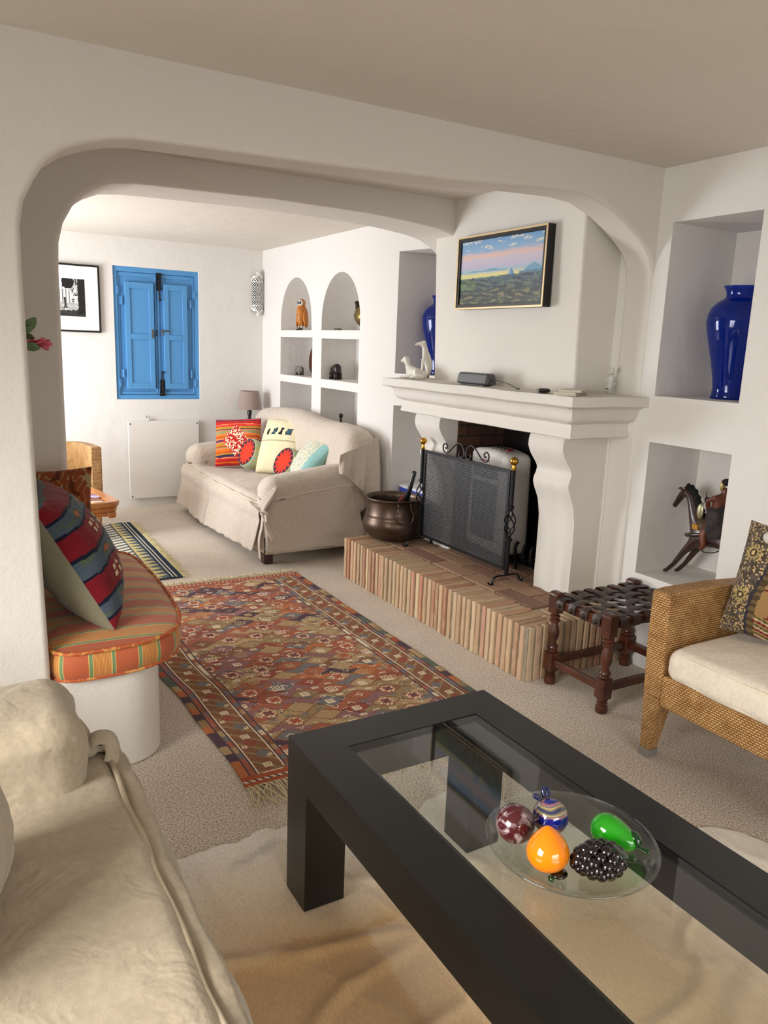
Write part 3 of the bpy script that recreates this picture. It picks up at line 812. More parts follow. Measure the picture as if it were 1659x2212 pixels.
def ewer():
    E = thing('bird_shaped_ewer', 'dark bronze bird shaped ewer at the right side of the right arched niche', 'ornament', (3.05, 5.615, 1.7225), rz=radians(-90))
    # local +y points to world +x ; local -x... body axis along local x (world -y.. +y)
    bm = B(); lathe(bm, [(0.035, 0.0), (0.037, 0.004), (0.018, 0.012), (0.016, 0.024), (0.05, 0.05), (0.078, 0.085), (0.085, 0.12), (0.075, 0.155), (0.05, 0.18), (0.02, 0.192), (0.0001, 0.195)], 24, fn=lambda p, a: Vector((p.x*1.15, p.y*0.8, p.z)))
    obj('body', bm, mat('bronze_gilt', '#8a7442', 0.3, 0.9, var=(9, '#3b322a')), E, smooth=True)
    bm = B(); tube(bm, bez([(-0.05, 0, 0.14), (-0.085, 0, 0.17), (-0.095, 0, 0.20), (-0.11, 0, 0.222), (-0.13, 0, 0.222)], 5), [0.03]*4+[0.022]*6+[0.018]*6+[0.012]*5, 10); obj('neck', bm, M_bronze, E, smooth=True)
    bm = B(); tube(bm, bez([(-0.02, 0, 0.19), (-0.045, 0, 0.215), (-0.06, 0, 0.25), (-0.045, 0, 0.275), (-0.03, 0, 0.262)], 6), 0.012, 8, flat=(1, 0.8)); obj('crest', bm, M_bronze, E, smooth=True)
    bm = B(); tube(bm, bez([(0.06, 0, 0.15), (0.12, 0, 0.18), (0.13, 0, 0.23), (0.10, 0, 0.26)], 6), 0.012, 8); obj('tail', bm, M_bronze, E, smooth=True)
ewer()
bm = B(); ball(bm, (0, 0, 0.0105), 1, 18, 8, s=(0.03, 0.06, 0.0105)); tag(obj('oval_box', bm, mat('mossy_bronze', '#4b4a34', 0.5, 0.4, var=(60, '#8d8560')), smooth=True, loc=(3.05, 6.06, 1.7225)), 'small flat oval metal box lying in the right arched niche', 'box')
def plate():
    P = thing('copper_plate', 'round copper plate standing on edge in the middle left niche', 'plate', (3.22, 6.815, 1.3065), rot=(0, 0, 0))
    bm = B(); lathe(bm, [(0.0001, 0), (0.11, 0.002), (0.15, 0.014), (0.155, 0.016), (0.15, 0.02), (0.11, 0.009), (0.0001, 0.006)], 40)
    bmesh.ops.transform(bm, matrix=(Matrix.Translation((0, 0, 0.155)) @ Matrix.Rotation(-radians(84), 4, 'Y')), verts=bm.verts)
    obj('dish', bm, mat('copper_red', '#6d3f30', 0.3, 0.6), P, smooth=True)
    bm = B(); tube(bm, [(-0.03, -0.04, 0.006), (0.03, -0.04, 0.006), (0.035, -0.04, 0.05)], 0.004, 6); tube(bm, [(-0.03, 0.04, 0.006), (0.03, 0.04, 0.006), (0.035, 0.04, 0.05)], 0.004, 6); tube(bm, [(0.03, -0.04, 0.006), (0.03, 0.04, 0.006)], 0.004, 6); obj('easel', bm, M_ebony, P)
plate()
def cut_elephant():
    K = thing('carved_stone_elephant', 'small grey and pink carved stone elephant in the middle left niche', 'figurine', (3.08, 6.93, 1.3065), rz=radians(90))
    M = mat('grey_pink_stone', '#8b857c', 0.6, var=(38, '#4e4a47'), bump=(60, 0.5, 0.004))
    bm = B(); rbox(bm, (0, 0, 0.05), (0.14, 0.055, 0.065), 0.026, n=8); obj('body', bm, M, K, smooth=True)
    for x in (-0.045, 0.045):
        for y in (-0.015, 0.015): bm = B(); lathe(bm, [(0.016, 0), (0.014, 0.05)], 10, (x, y, 0)); obj('leg', bm, M, K, smooth=True)
    bm = B(); rbox(bm, (-0.0, -0.02, 0.042), (0.07, 0.03, 0.05), 0.01, n=5); obj('saddle_cloth', bm, mat('pale_pink_stone', '#c8a79e', 0.6, var=(60, '#9a7a72')), K, smooth=True)
cut_elephant()
def bull():
    K = thing('carved_bull', 'dark carved wooden bull with curved horn in the middle right niche', 'figurine', (3.06, 6.10, 1.3085), rz=radians(90))
    bm = B(); rbox(bm, (0, 0, 0.072), (0.13, 0.07, 0.085), 0.04, n=10, fn=lambda p, n: Vector((p.x, p.y, p.z+0.02*exp(-((p.x+0.02)/0.04)**2)))); obj('body', bm, M_ebony, K, smooth=True)
    bm = B(); rbox(bm, (0.055, 0, 0.06), (0.07, 0.06, 0.08), 0.028, n=8); obj('head', bm, M_ebony, K, smooth=True)
    for x in (-0.04, 0.045):
        for y in (-0.02, 0.02): bm = B(); lathe(bm, [(0.02, 0), (0.018, 0.06)], 10, (x, y, 0)); obj('leg', bm, M_ebony, K, smooth=True)
    for s in (-1, 1): bm = B(); tube(bm, bez([(0.06, s*0.02, 0.09), (0.09, s*0.03, 0.098), (0.12, s*0.03, 0.092), (0.14, s*0.03, 0.08)], 4), [0.006]*6+[0.004]*6+[0.002], 6); obj('horn', bm, mat('dark_horn', '#3a332e', 0.3), K, smooth=True)
    bm = B(); tube(bm, bez([(0.01, -0.045, 0.06), (0.02, -0.042, 0.085), (0.035, -0.04, 0.09), (0.04, -0.042, 0.078)], 4), 0.004, 6); obj('carved_scroll', bm, mat('pale_inlay', '#9b8f80', 0.5), K, smooth=True)
bull()
def ship():
    K = thing('small_metal_bird', 'tiny dark metal bird at the right edge of the middle right niche', 'figurine', (3.02, 5.53, 1.3085))
    bm = B(); ball(bm, (0, 0, 0.02), 1, 12, 8, s=(0.02, 0.045, 0.015)); tube(bm, [(0, 0.03, 0.022), (0, 0.075, 0.012)], [0.01, 0.002], 6); obj('body', bm, M_bronze, K, smooth=True)
    bm = B(); tube(bm, [(0, -0.03, 0.025), (0, -0.04, 0.05)], 0.008, 6); ball(bm, (0, -0.037, 0.055), 0.012, 8, 6); obj('head', bm, M_bronze, K, smooth=True)
    bm = B(); lathe(bm, [(0.02, 0), (0.02, 0.005), (0.004, 0.01)], 10); obj('base', bm, M_bronze, K)
ship()
def knob_vase():
    K = thing('slender_figurine', 'dark round topped figurine just showing above the sofa back', 'figurine', (3.06, 5.98, 0.781))
    bm = B(); lathe(bm, [(0.04, 0), (0.042, 0.01), (0.02, 0.03), (0.012, 0.12), (0.010, 0.21)], 16); obj('stem', bm, M_ebony, K, smooth=True)
    bm = B(); ball(bm, (0, 0, 0.222), 0.02, 14, 10); obj('knob', bm, M_ebony, K, smooth=True)
knob_vase()

# ------------------------------------------------------------------ lamp in the corner
def lamp():
    T = thing('lamp_table', 'small round dark table in the corner behind the sofa', 'table', (2.735, 7.35, 0))
    bm = B(); lathe(bm, [(0.11, 0.53), (0.115, 0.54), (0.11, 0.55)], 28); obj('table_top', bm, M_ebony, T, auto=40)
    bm = B(); lathe(bm, [(0.1, 0), (0.1, 0.015), (0.02, 0.04), (0.018, 0.53)], 20); obj('pedestal', bm, M_ebony, T, auto=40)
    Lm = thing('table_lamp', 'table lamp with taupe drum shade and dark turned stem in the corner behind the sofa', 'lamp', (2.735, 7.35, 0.5505))
    bm = B(); lathe(bm, [(0.055, 0), (0.057, 0.012), (0.03, 0.022), (0.016, 0.05), (0.022, 0.09), (0.03, 0.12), (0.02, 0.16), (0.012, 0.185), (0.012, 0.2), (0.019, 0.215), (0.022, 0.235), (0.016, 0.255), (0.012, 0.28), (0.019, 0.30), (0.016, 0.315), (0.02, 0.335), (0.024, 0.37), (0.012, 0.395), (0.008, 0.44)], 20)
    obj('stem', bm, M_ebony, Lm, smooth=True)
    bm = B(); lathe(bm, [(0.118, 0.395), (0.093, 0.57)], 40, cap=False); lathe(bm, [(0.1155, 0.395), (0.0905, 0.57)], 40, cap=False)
    obj('lamp_shade', bm, mat('taupe_fabric', '#9a8880', 0.85, bump=(150, 0.2, 0.002)), Lm, smooth=True, recalc=False)
    for z, r in ((0.396, 0.118), (0.569, 0.093)):
        bm = B(); tube(bm, [(r*cos(a*pi/20), r*sin(a*pi/20), z) for a in range(40)], 0.003, 6, closed=True)
        obj('shade_rim', bm, mat('pale_braid', '#a3938b', 0.8), Lm)
lamp()
# ------------------------------------------------------------------ upholstery helpers
def cloth_mat(name, col, scale=900, wr=0.35):
    m, nt, b = nodes_of(name)
    tc = nt.nodes.new('ShaderNodeTexCoord')
    n = nt.nodes.new('ShaderNodeTexNoise'); n.inputs['Scale'].default_value = 60; n.inputs['Detail'].default_value = 6
    nt.links.new(tc.outputs['Object'], n.inputs['Vector'])
    r = nt.nodes.new('ShaderNodeValToRGB'); c = hexc(col)
    r.color_ramp.elements[0].position = 0.3; r.color_ramp.elements[1].position = 0.7
    r.color_ramp.elements[0].color = (c[0]*0.86, c[1]*0.86, c[2]*0.86, 1); r.color_ramp.elements[1].color = c
    nt.links.new(n.outputs['Fac'], r.inputs['Fac']); nt.links.new(r.outputs['Color'], b.inputs['Base Color'])
    n2 = nt.nodes.new('ShaderNodeTexNoise'); n2.inputs['Scale'].default_value = 7; n2.inputs['Detail'].default_value = 3; n2.inputs['Distortion'].default_value = 0.8
    nt.links.new(tc.outputs['Object'], n2.inputs['Vector'])
    b1 = nt.nodes.new('ShaderNodeBump'); b1.inputs['Strength'].default_value = wr; b1.inputs['Distance'].default_value = 0.03
    nt.links.new(n2.outputs['Fac'], b1.inputs['Height'])
    b2 = nt.nodes.new('ShaderNodeBump'); b2.inputs['Strength'].default_value = 0.25; b2.inputs['Distance'].default_value = 0.002
    n3 = nt.nodes.new('ShaderNodeTexNoise'); n3.inputs['Scale'].default_value = 260; nt.links.new(tc.outputs['Object'], n3.inputs['Vector'])
    nt.links.new(n3.outputs['Fac'], b2.inputs['Height']); nt.links.new(b1.outputs['Normal'], b2.inputs['Normal']); nt.links.new(b2.outputs['Normal'], b.inputs['Normal'])
    b.inputs['Roughness'].default_value = 0.9; setin(b, 'Specular IOR Level', 0.15); setin(b, 'Sheen Weight', 0.2)
    return m
M_slip = cloth_mat('taupe_cotton', '#cdc1b3', wr=0.6)
M_slip2 = cloth_mat('sand_brushed_cotton', '#b0a38d', wr=0.5)
M_cord = mat('piping_cord', '#d3c6b6', 0.9)
M_cream = cloth_mat('cream_cotton', '#e6dccb', wr=0.3)
M_rib = mat('cream_corduroy', '#d9cdb4', 0.9)
M_footwood = mat('dark_red_wood', '#3a1d18', 0.4)
M_pattern = attr_mat('woven_pattern', 0.92, bump=(180, 0.3, 0.002), sheen=0.15, spec=0.1)

def pillow_bm(w, h, t, n=44, pinch=0.06, puff=0.42, seed=0.0, wr=0.006):
    bm = B(); front = {}; N = n
    def P(u, v, s):
        x = w/2*u*(1-pinch*(1-v*v)); z = h/2*v*(1-pinch*(1-u*u))
        d = t/2*(max(0, (1-u*u)*(1-v*v)))**puff
        d += wr*nz((u*3+seed, v*3, s*2), 1.3)*min(1, d/(t*0.2)) + 0.5*wr*nz((u*8, v*8+seed, s), 1)*min(1, d/(t*0.2))
        return Vector((x, -s*d, z))
    vv = {}
    for s in (1, -1):
        for i in range(N+1):
            for j in range(N+1):
                u, v = sin(pi/2*(2*i/N-1)), sin(pi/2*(2*j/N-1))
                if s == -1 and (i in (0, N) or j in (0, N)): vv[(s, i, j)] = vv[(1, i, j)]
                else: vv[(s, i, j)] = bm.verts.new(P(u, v, s))
        for i in range(N):
            for j in range(N):
                q = [vv[(s, i, j)], vv[(s, i+1, j)], vv[(s, i+1, j+1)], vv[(s, i, j+1)]]
                if s == -1: q.reverse()
                f = bm.faces.new(q)
    return bm

def pillow(name, label, w, h, t, fn, loc, rot, m=None, piping=None, parent=None, **k):
    """front of the pillow looks along its local -y"""
    bm = pillow_bm(w, h, t, **k)
    o = obj(name, bm, m or M_pattern, parent, smooth=True, recalc=False, loc=loc, rot=rot)
    if fn: paint(o, lambda c, n: fn(2*c.x/w, 2*c.z/h, c.y < 0, n))
    if label: tag(o, label, 'cushion')
    return o

# ------------------------------------------------------------------ far sofa
def far_sofa():
    S = thing('slipcovered_sofa', 'two seat sofa under a loose taupe cotton slipcover against the arched niche wall', 'sofa', (2.45, 6.1, 0))
    O = Vector((2.45, 6.1, 0))
    def fin(name, bm, m=M_slip, par=S, **k):
        bmesh.ops.translate(bm, verts=bm.verts, vec=-O); return obj(name, bm, m, par, **k)
    wr = lambda c, s, a, sd=0, st=(1, 1, 1): (lambda p, n: p + n*wrinkle(p+Vector(c), s, a, sd, st))
    # base and feet
    bm = B(); x0 = 2.03
    for i in range(60):
        y = 5.13+i*(1.98/60); box2(bm, (x0, y, 0.075), (x0+0.02, y+0.028, 0.2))
    for i in range(26):
        x = x0+i*(0.86/26); box2(bm, (x, 5.13, 0.075), (x+0.028, 5.15, 0.2))
    box2(bm, (x0+0.006, 5.136, 0.075), (2.9, 7.12, 0.24)); fin('base', bm, M_rib)
    for x in (2.06, 2.86):
        for y in (5.17, 7.08):
            bm = B(); prism(bm, [(x-0.035, y-0.035), (x+0.035, y-0.035), (x+0.035, y+0.035), (x-0.035, y+0.035)], 0, 0.08, 'z'); fin('foot', bm, M_footwood, bevel=(0.004, 2))
    # seat
    c = (2.40, 6.14, 0.375); bm = B()
    rbox(bm, c, (0.76, 1.72, 0.16), 0.05, n=30, fn=lambda p, n: p + n*wrinkle(p+Vector(c), 3.2, 0.010, 2) + Vector((0, 0, 0.016*cos(p.y*1.7)+0.006*nz(p, 6) if n.z > 0 else 0)))
    fin('seat', bm, smooth=True)
    # back
    c2 = (2.755, 6.12, 0.66); bm = B()
    def fb(p, n):
        q = Vector(p); t = (p.z+0.35)/0.7
        q.x += 0.06*t
        e = max(0, (-(p.y)-0.72)/0.32); e2 = max(0, (p.y-0.72)/0.32)
        if t > 0: q.z -= t*(0.10*e*e + 0.08*e2*e2)
        q.z += 0.018*t*sin(p.y*4+0.6)
        q.x -= 0.035*cos(p.y*3.1)*t*(1-t)*2
        return q + n*wrinkle(q, 4, 0.008, 5) + n*0.012*nz(q, 2.5)
    rbox(bm, c2, (0.25, 2.06, 0.70), 0.10, n=40, fn=fb); fin('back', bm, smooth=True)
    # arms
    for sy, yc in ((-1, 5.215), (1, 7.05)):
        bm = B(); c3 = (2.42, yc, 0.40)
        def fa(p, n, sy=sy, c3=c3):
            q = Vector(p); t = max(0, min(1, (0.12-p.z)/0.42))
            q.y += sy*0.045*t*t if p.y*sy > 0 else 0
            k = max(0, min(1, (-0.02-p.z)/0.22))
            if abs(p.y) > 0.03: q.y += ((0.122 if p.y > 0 else -0.122)-p.y)*k
            if abs(p.x) > 0.34: q.x += ((0.395 if p.x > 0 else -0.395)-p.x)*k
            if p.z < -0.2: q.z = -0.29
            if p.z > 0.1: q.z += 0.045*(p.x/0.4)
            if p.x < -0.3: q.x -= 0.012*sin(p.y*40)*t; q.z = q.z
            q.y += 0.006*sin(p.x*26+1)*t
            return q + n*(wrinkle(q+Vector(c3), 4.2, 0.007, 3+sy) + 0.008*nz(q+Vector(c3), 3.3))
        rbox(bm, c3, (0.80, 0.25, 0.56), 0.10, n=30, fn=fa); a = fin('arm', bm, smooth=True)
        bm = B(); pts = []
        ys = yc+sy*0.125
        for i in range(30):
            t = i/29; pts.append((2.06+0.74*t, ys+sy*0.006, 0.515+0.06*t-0.03*(1-t)**3+0.003*sin(t*20)))
        tube(bm, pts, 0.006, 6); bmesh.ops.translate(bm, verts=bm.verts, vec=-O); obj('arm_piping', bm, M_cord, a, smooth=True)
    # skirt: hanging sheet along the front and round to the near side
    path = []
    for i in range(140): path.append((2.015, 7.17-i*(2.02/139), -1, 0))
    def hang(name, pts, top, bot, flare, seed, par=S):
        bm = B(); nv = 26; n = len(pts)
        def f(i, v):
            x, y, nx, ny = pts[i]
            z = top(i/(n-1))*(1-v)+bot(i/(n-1))*v
            s = i*0.0145
            amp = 0.004+0.024*v
            w = amp*(sin(s*9+seed+1.5*sin(s*4)) * 0.45 + 0.22*sin(s*31+seed*2)*v) + flare*v**1.3 + 0.007*nz((x*6, y*6, z*5))
            bulge = 0.022*sin(pi*min(1, v*3.0))*(1-v)
            pl = pleat(i/(n-1), v)
            k = w+bulge+pl
            return Vector((x+nx*k, y+ny*k, z))
        vs = [[bm.verts.new(f(i, j/nv)) for j in range(nv+1)] for i in range(n)]
        for i in range(n-1):
            for j in range(nv): bm.faces.new((vs[i][j], vs[i+1][j], vs[i+1][j+1], vs[i][j+1]))
        o = fin(name, bm, par=par, smooth=True); md = o.modifiers.new('t', 'SOLIDIFY'); md.thickness = 0.004; md.offset = 0
        return o
    def pleat(t, v):
        k = exp(-((t-0.40-0.012*v)/0.018)**2); return -0.05*k*v + 0.03*v*exp(-((t-0.445)/0.02)**2)
    hang('front_skirt', path, lambda t: 0.448-0.01*sin(pi*t), lambda t: 0.075-0.02*sin(t*3.1)+0.006*sin(t*19)+0.035*t**3-0.02*exp(-((t-0.4)/0.03)**2), 0.065, 1.2)
    # welt cord along the seat edge
    bm = B(); tube(bm, [(2.006-0.004*sin(i*0.5), 7.15-i*0.0333, 0.449-0.010*sin(pi*i/60)+0.002*sin(i)) for i in range(61)], 0.0075, 8); fin('seat_piping', bm, M_cord, smooth=True)
    # cloth gathered over the near end of the back
    bm = B(); nu, nv = 46, 26
    def fd(u, v):
        x = 2.60+0.32*u + 0.03*v*(u-0.2); zt = 0.80+0.13*u; zb = 0.66-0.32*u**1.3
        z = zt*(1-v)+zb*v
        y = 5.085-0.012-0.05*sin(pi*v*0.5)*u + 0.018*v*sin(u*17+v*3.2)+0.008*sin(u*37+3*v)*v
        return Vector((x, y, z))
    grid(bm, fd, nu, nv)
    o = fin('gathered_cloth', bm, smooth=True); md = o.modifiers.new('t', 'SOLIDIFY'); md.thickness = 0.006
    # bow tied at the front of the near arm
    bm = B(); K = Vector((2.0, 5.10, 0.395)); ball(bm, K, 1, 12, 10, s=(0.022, 0.024, 0.022))
    fl = dict(flat=(0.22, 1.0))
    tube(bm, bez([K, K+Vector((-0.02, -0.05, 0.03)), K+Vector((-0.01, -0.10, 0.02)), K+Vector((0.0, -0.09, -0.03)), K+Vector((0.0, -0.03, -0.01))], 6), 0.022, 8, **fl)
    tube(bm, bez([K, K+Vector((-0.03, 0.05, 0.035)), K+Vector((-0.03, 0.12, 0.04)), K+Vector((-0.02, 0.2, 0.055))], 6), 0.018, 8, **fl)
    tube(bm, bez([K, K+Vector((-0.02, -0.02, -0.10)), K+Vector((-0.035, -0.01, -0.2)), K+Vector((-0.03, -0.02, -0.33))], 6), 0.026, 8, flat=(0.14, 1.0))
    tube(bm, bez([K, K+Vector((0.0, -0.05, -0.03)), K+Vector((0.01, -0.09, -0.11)), K+Vector((0.03, -0.13, -0.17))], 6), 0.020, 8, flat=(0.16, 1.0))
    for q in range(5): tube(bm, bez([K+Vector((0, 0.005*q-0.01, 0)), K+Vector((0.01, -0.02+0.02*q, 0.05)), K+Vector((0.05, -0.05+0.03*q, 0.13)), K+Vector((0.09, -0.05+0.035*q, 0.2))], 6), [0.012]*6+[0.016]*6+[0.014]*6+[0.006], 8)
    fin('tie_bow', bm, smooth=True)
far_sofa()

# colours of textiles
C_ = {k: hexc(v) for k, v in dict(red='#d8372c', red2='#c02a26', orange='#d8761f', gold='#b98b35', green='#8f9560', pink='#ef7f62', navy='#3a3350', plum='#5b3a5a', cream='#e9dfc4', cream2='#e3d8b4', teal='#8fbcb9', tealp='#b9cfc4', black='#1d1a20', scarlet='#ff3b23', dplum='#3b2838').items()}
def stripes_fn(u, v, fr, n):
    seq = [('navy', .03), ('red', .02), ('navy', .02), ('red2', .07), ('pink', .02), ('red', .04), ('gold', .06), ('navy', .008), ('pink', .03), ('green', .05), ('pink', .03), ('orange', .05), ('red2', .02), ('gold', .03), ('pink', .02), ('plum', .04), ('pink', .03), ('gold', .06), ('red2', .02), ('green', .03), ('pink', .02), ('orange', .05), ('red', .03), ('gold', .03), ('navy', .05), ('pink', .03), ('red2', .07), ('orange', .02), ('red2', .05)]
    tot = sum(s for _, s in seq); t = (0.5-v/2)*tot; c = C_['red']
    for k, s in seq:
        if t <= s: c = C_[k]; break
        t -= s
    if fr:
        d = abs(u+0.05)/0.56+abs(v)/0.72
        if d < 1:
            q = nz((u*17, v*17, 3)); p = nz((u*30, v*30, 9))
            c = C_['cream'] if abs(q) < 0.16 and p > -0.2 and d > 0.12 else C_['red2']
    return c
def cream_fn(u, v, fr, n):
    c = C_['cream2']
    if fr:
        for k, uc in enumerate((-0.55, -0.22, 0.10, 0.45)):
            sk = uc + (v-0.42)*0.18
            w = (0.06, 0.10, 0.07, 0.13)[k]
            if abs(u-sk) < w and abs(v-0.42) < 0.13: c = C_['black'] if (abs(u-sk) > w-0.035 or abs(v-0.42) > 0.10 or k % 2 == 0) else hexc('#3a5a66')
        if abs(v-0.08) < 0.012: c = hexc('#b5aa88')
    return c
def teal_fn(u, v, fr, n):
    if fr and u < 0.62:
        q = abs((u*9 + 0.7*sin(v*16)) % 1-0.5); q2 = abs((v*8+0.6*sin(u*14)) % 1-0.5)
        return hexc('#e3ddc9') if (q < 0.12 or q2 < 0.12) else (hexc('#c3b598') if nz((u*20, v*20, 1)) > 0 else hexc('#a9c5bd'))
    return C_['teal']
pillow('striped_cushion', 'square red and orange striped cushion with embroidered diamond against the far sofa arm', 0.42, 0.45, 0.15, stripes_fn, (2.40, 6.74, 0.695), (radians(-24), radians(-4), radians(-30)), pinch=0.03, n=70)
pillow('cream_cushion', 'cream felt cushion with four small dark patches in the middle of the far sofa', 0.44, 0.50, 0.22, cream_fn, (2.62, 6.22, 0.715), (radians(-26), radians(-3), radians(-58)), pinch=0.03, n=60, puff=0.36)
pillow('teal_cushion', 'pale teal patterned cushion leaning at the near end of the far sofa', 0.42, 0.42, 0.17, teal_fn, (2.62, 5.66, 0.68), (radians(-40), radians(6), radians(-98)), pinch=0.07, n=60)
def round_cushion(label, loc, rot):
    bm = B(); R, T = 0.135, 0.055; segs = 72
    prof = [(0.0001, -T)]+[(R*0.9*i/12, -T-0.006*(1-(i/12)**2)) for i in range(1, 13)]+[(R*0.97, -T*0.85), (R, -T*0.5), (R*1.01, 0), (R, T*0.5), (R*0.97, T*0.85)]+[(R*0.9*(12-i)/12, T+0.006) for i in range(0, 12)]+[(0.0001, T)]
    lathe(bm, prof, segs, M=rotx(pi/2))
    o = obj('round_cushion', bm, M_pattern, smooth=True, loc=loc, rot=rot)
    def f(c, n):
        r = sqrt(c.x**2+c.z**2); a = atan2(c.z, c.x)
        if r > 0.9*R:
            return C_['teal'] if (int((a+pi)*13) % 2 == 0) != (abs(c.y) < 0.016) else hexc('#c5a95a')
        if c.y < 0 or True:
            k = (a*14/(2*pi)) % 1; e = R*(0.52+0.36*(1-abs(2*k-1))); return C_['scarlet'] if r < e else C_['dplum']
    paint(o, f); return tag(o, label, 'cushion', 'round cushions on the far sofa')
round_cushion('round red star cushion leaning on the striped cushion', (2.43, 6.47, 0.62), (radians(-24), 0, radians(-80)))
round_cushion('round red star cushion between the cream and teal cushions', (2.53, 5.88, 0.615), (radians(-28), 0, radians(-80)))

# ------------------------------------------------------------------ near sofa
def near_sofa():
    S = thing('slipcovered_sofa', 'beige slipcovered sofa filling the near left corner of the room', 'sofa', (-0.1, 1.2, 0))
    O = Vector((-0.1, 1.2, 0))
    def fin(name, bm, m=M_slip2, par=S, **k):
        bmesh.ops.translate(bm, verts=bm.verts, vec=-O); return obj(name, bm, m, par, **k)
    bm = B(); box2(bm, (-0.6, 0.02, 0.06), (0.33, 2.22, 0.34)); fin('base', bm, M_rib)
    for x in (-0.5, 0.28):
        for y in (0.08, 2.15): bm = B(); box2(bm, (x-0.03, y-0.03, 0), (x+0.03, y+0.03, 0.07)); fin('foot', bm, M_footwood)
    c = (-0.10, 1.06, 0.375); bm = B()
    def fs(p, n):
        q = Vector(p); w = 0
        if n.z > 0.3:
            # long soft creases drawn towards the front edge
            w = 0.011*exp(-((p.y+0.35+0.5*p.x)/0.05)**2)-0.012*exp(-((p.y+0.28+0.5*p.x)/0.05)**2)
            w += 0.009*exp(-((p.y-0.15-0.9*p.x)/0.04)**2)*(1 if p.x > 0 else 0.3) + 0.008*exp(-((p.y-0.62+0.2*p.x)/0.03)**2)
            w += 0.016*cos(p.y*1.5)+0.012*nz(p+Vector(c), 2.2)
        return q + Vector((0, 0, w)) + n*wrinkle(p+Vector(c), 4.0, 0.006, 9, (0.5, 1.5, 1))
    rbox(bm, c, (0.92, 2.16, 0.17), 0.045, n=70, fn=fs); fin('seat', bm, smooth=True)
    # front sheet
    bm = B(); n, nv = 150, 30
    def ff(i, v):
        y = 0.0+2.27*i/n; s = y
        x = 0.352+0.065*min(1, v*4)**0.5+0.055*v + (0.002+0.016*v)*(sin(s*11+1)+0.6*sin(s*27)) + 0.008*nz((1, y*4, v*3))
        x -= 0.10*max(0, (y-2.12)/0.15)**2
        z = 0.452-0.41*v - 0.01*(1-v)*sin(y*9)
        if v < 0.12: z = 0.452-0.02*v/0.12*0.6
        return Vector((x, y, z))
    vs = [[bm.verts.new(ff(i, j/nv)) for j in range(nv+1)] for i in range(n+1)]
    for i in range(n):
        for j in range(nv): bm.faces.new((vs[i][j], vs[i+1][j], vs[i+1][j+1], vs[i][j+1]))
    o = fin('front_skirt', bm, smooth=True); md = o.modifiers.new('t', 'SOLIDIFY'); md.thickness = 0.005
    bm = B(); tube(bm, [(0.350+0.003*sin(i*0.7), 0.02+i*0.0345, 0.457+0.002*sin(i*1.1)) for i in range(60)], 0.0075, 8); fin('seat_piping', bm, mat('sand_piping', '#ac9f88', 0.9), smooth=True)
    # arm
    c3 = (-0.17, 2.08, 0.37); bm = B()
    def fa(p, n):
        q = Vector(p); 
        if p.x > 0.25: q.x -= 0.10*max(0, (0.05-p.z)/0.3)**1.2*0.7
        q.z += 0.01*sin(p.x*6)
        e = max(0, (p.x-0.1)/0.3)
        f = 0.005*e*sin(p.y*17+p.z*24+4*nz(p, 4))*(1 if p.z < 0.22 else 0.4)
        return q + n*(wrinkle(q+Vector(c3), 3.6, 0.009, 4)+f+0.006*nz(q+Vector(c3), 2.6))
    rbox(bm, c3, (0.90, 0.35, 0.56), 0.085, n=54, fn=fa); fin('arm', bm, smooth=True)
    # far side panel sheet
    bm = B(); 
    def fp(u, v): return Vector((-0.6+0.98*u+0.02*v, 2.26+0.02*v+(0.004+0.01*v)*sin(u*30), 0.50-0.12*u-(0.44-0.12*u)*v))
    grid(bm, fp, 60, 20); o = fin('side_skirt', bm, smooth=True); md = o.modifiers.new('t', 'SOLIDIFY'); md.thickness = 0.005
    # bow
    bm = B(); K = Vector((0.305, 2.07, 0.485)); ball(bm, K, 1, 12, 10, s=(0.024, 0.026, 0.024))
    fl = dict(flat=(0.25, 1.0))
    tube(bm, bez([K, K+Vector((0.01, -0.01, 0.03)), K+Vector((0.045, -0.02, 0.03)), K+Vector((0.055, -0.035, -0.005)), K+Vector((0.045, -0.05, -0.03))], 6), 0.024, 8, **fl)
    tube(bm, bez([K, K+Vector((-0.01, 0.05, 0.03)), K+Vector((-0.03, 0.08, 0.05)), K+Vector((-0.03, 0.06, 0.0)), K], 6), 0.018, 8, **fl)
    tube(bm, bez([K, K+Vector((0.03, 0.02, -0.02)), K+Vector((0.075, 0.03, -0.04)), K+Vector((0.10, 0.04, -0.09)), K+Vector((0.10, 0.05, -0.16))], 6), 0.022, 8, flat=(0.3, 1.2))
    for q in range(5): tube(bm, bez([K+Vector((0, 0.006*q-0.012, 0)), K+Vector((-0.04, -0.03+0.02*q, 0.02-0.01*q)), K+Vector((-0.1, -0.07+0.04*q, 0.02-0.02*q))], 6), [0.012]*6+[0.018]*6+[0.008], 8)
    fin('tie_bow', bm, smooth=True)
    bm = B(); rbox(bm, (-0.62, 1.1, 0.48), (0.24, 2.1, 0.42), 0.1, n=30, fn=lambda p, n: p+n*wrinkle(p, 3, 0.008, 3)); fin('back', bm, smooth=True)
near_sofa()
pillow('back_cushion', 'plump beige cushion standing on the near sofa seat at the left frame edge', 0.52, 0.36, 0.22, None, (-0.085, 1.50, 0.625), (radians(-14), 0, radians(66)), m=M_slip2, pinch=0.02, puff=0.33, n=40)

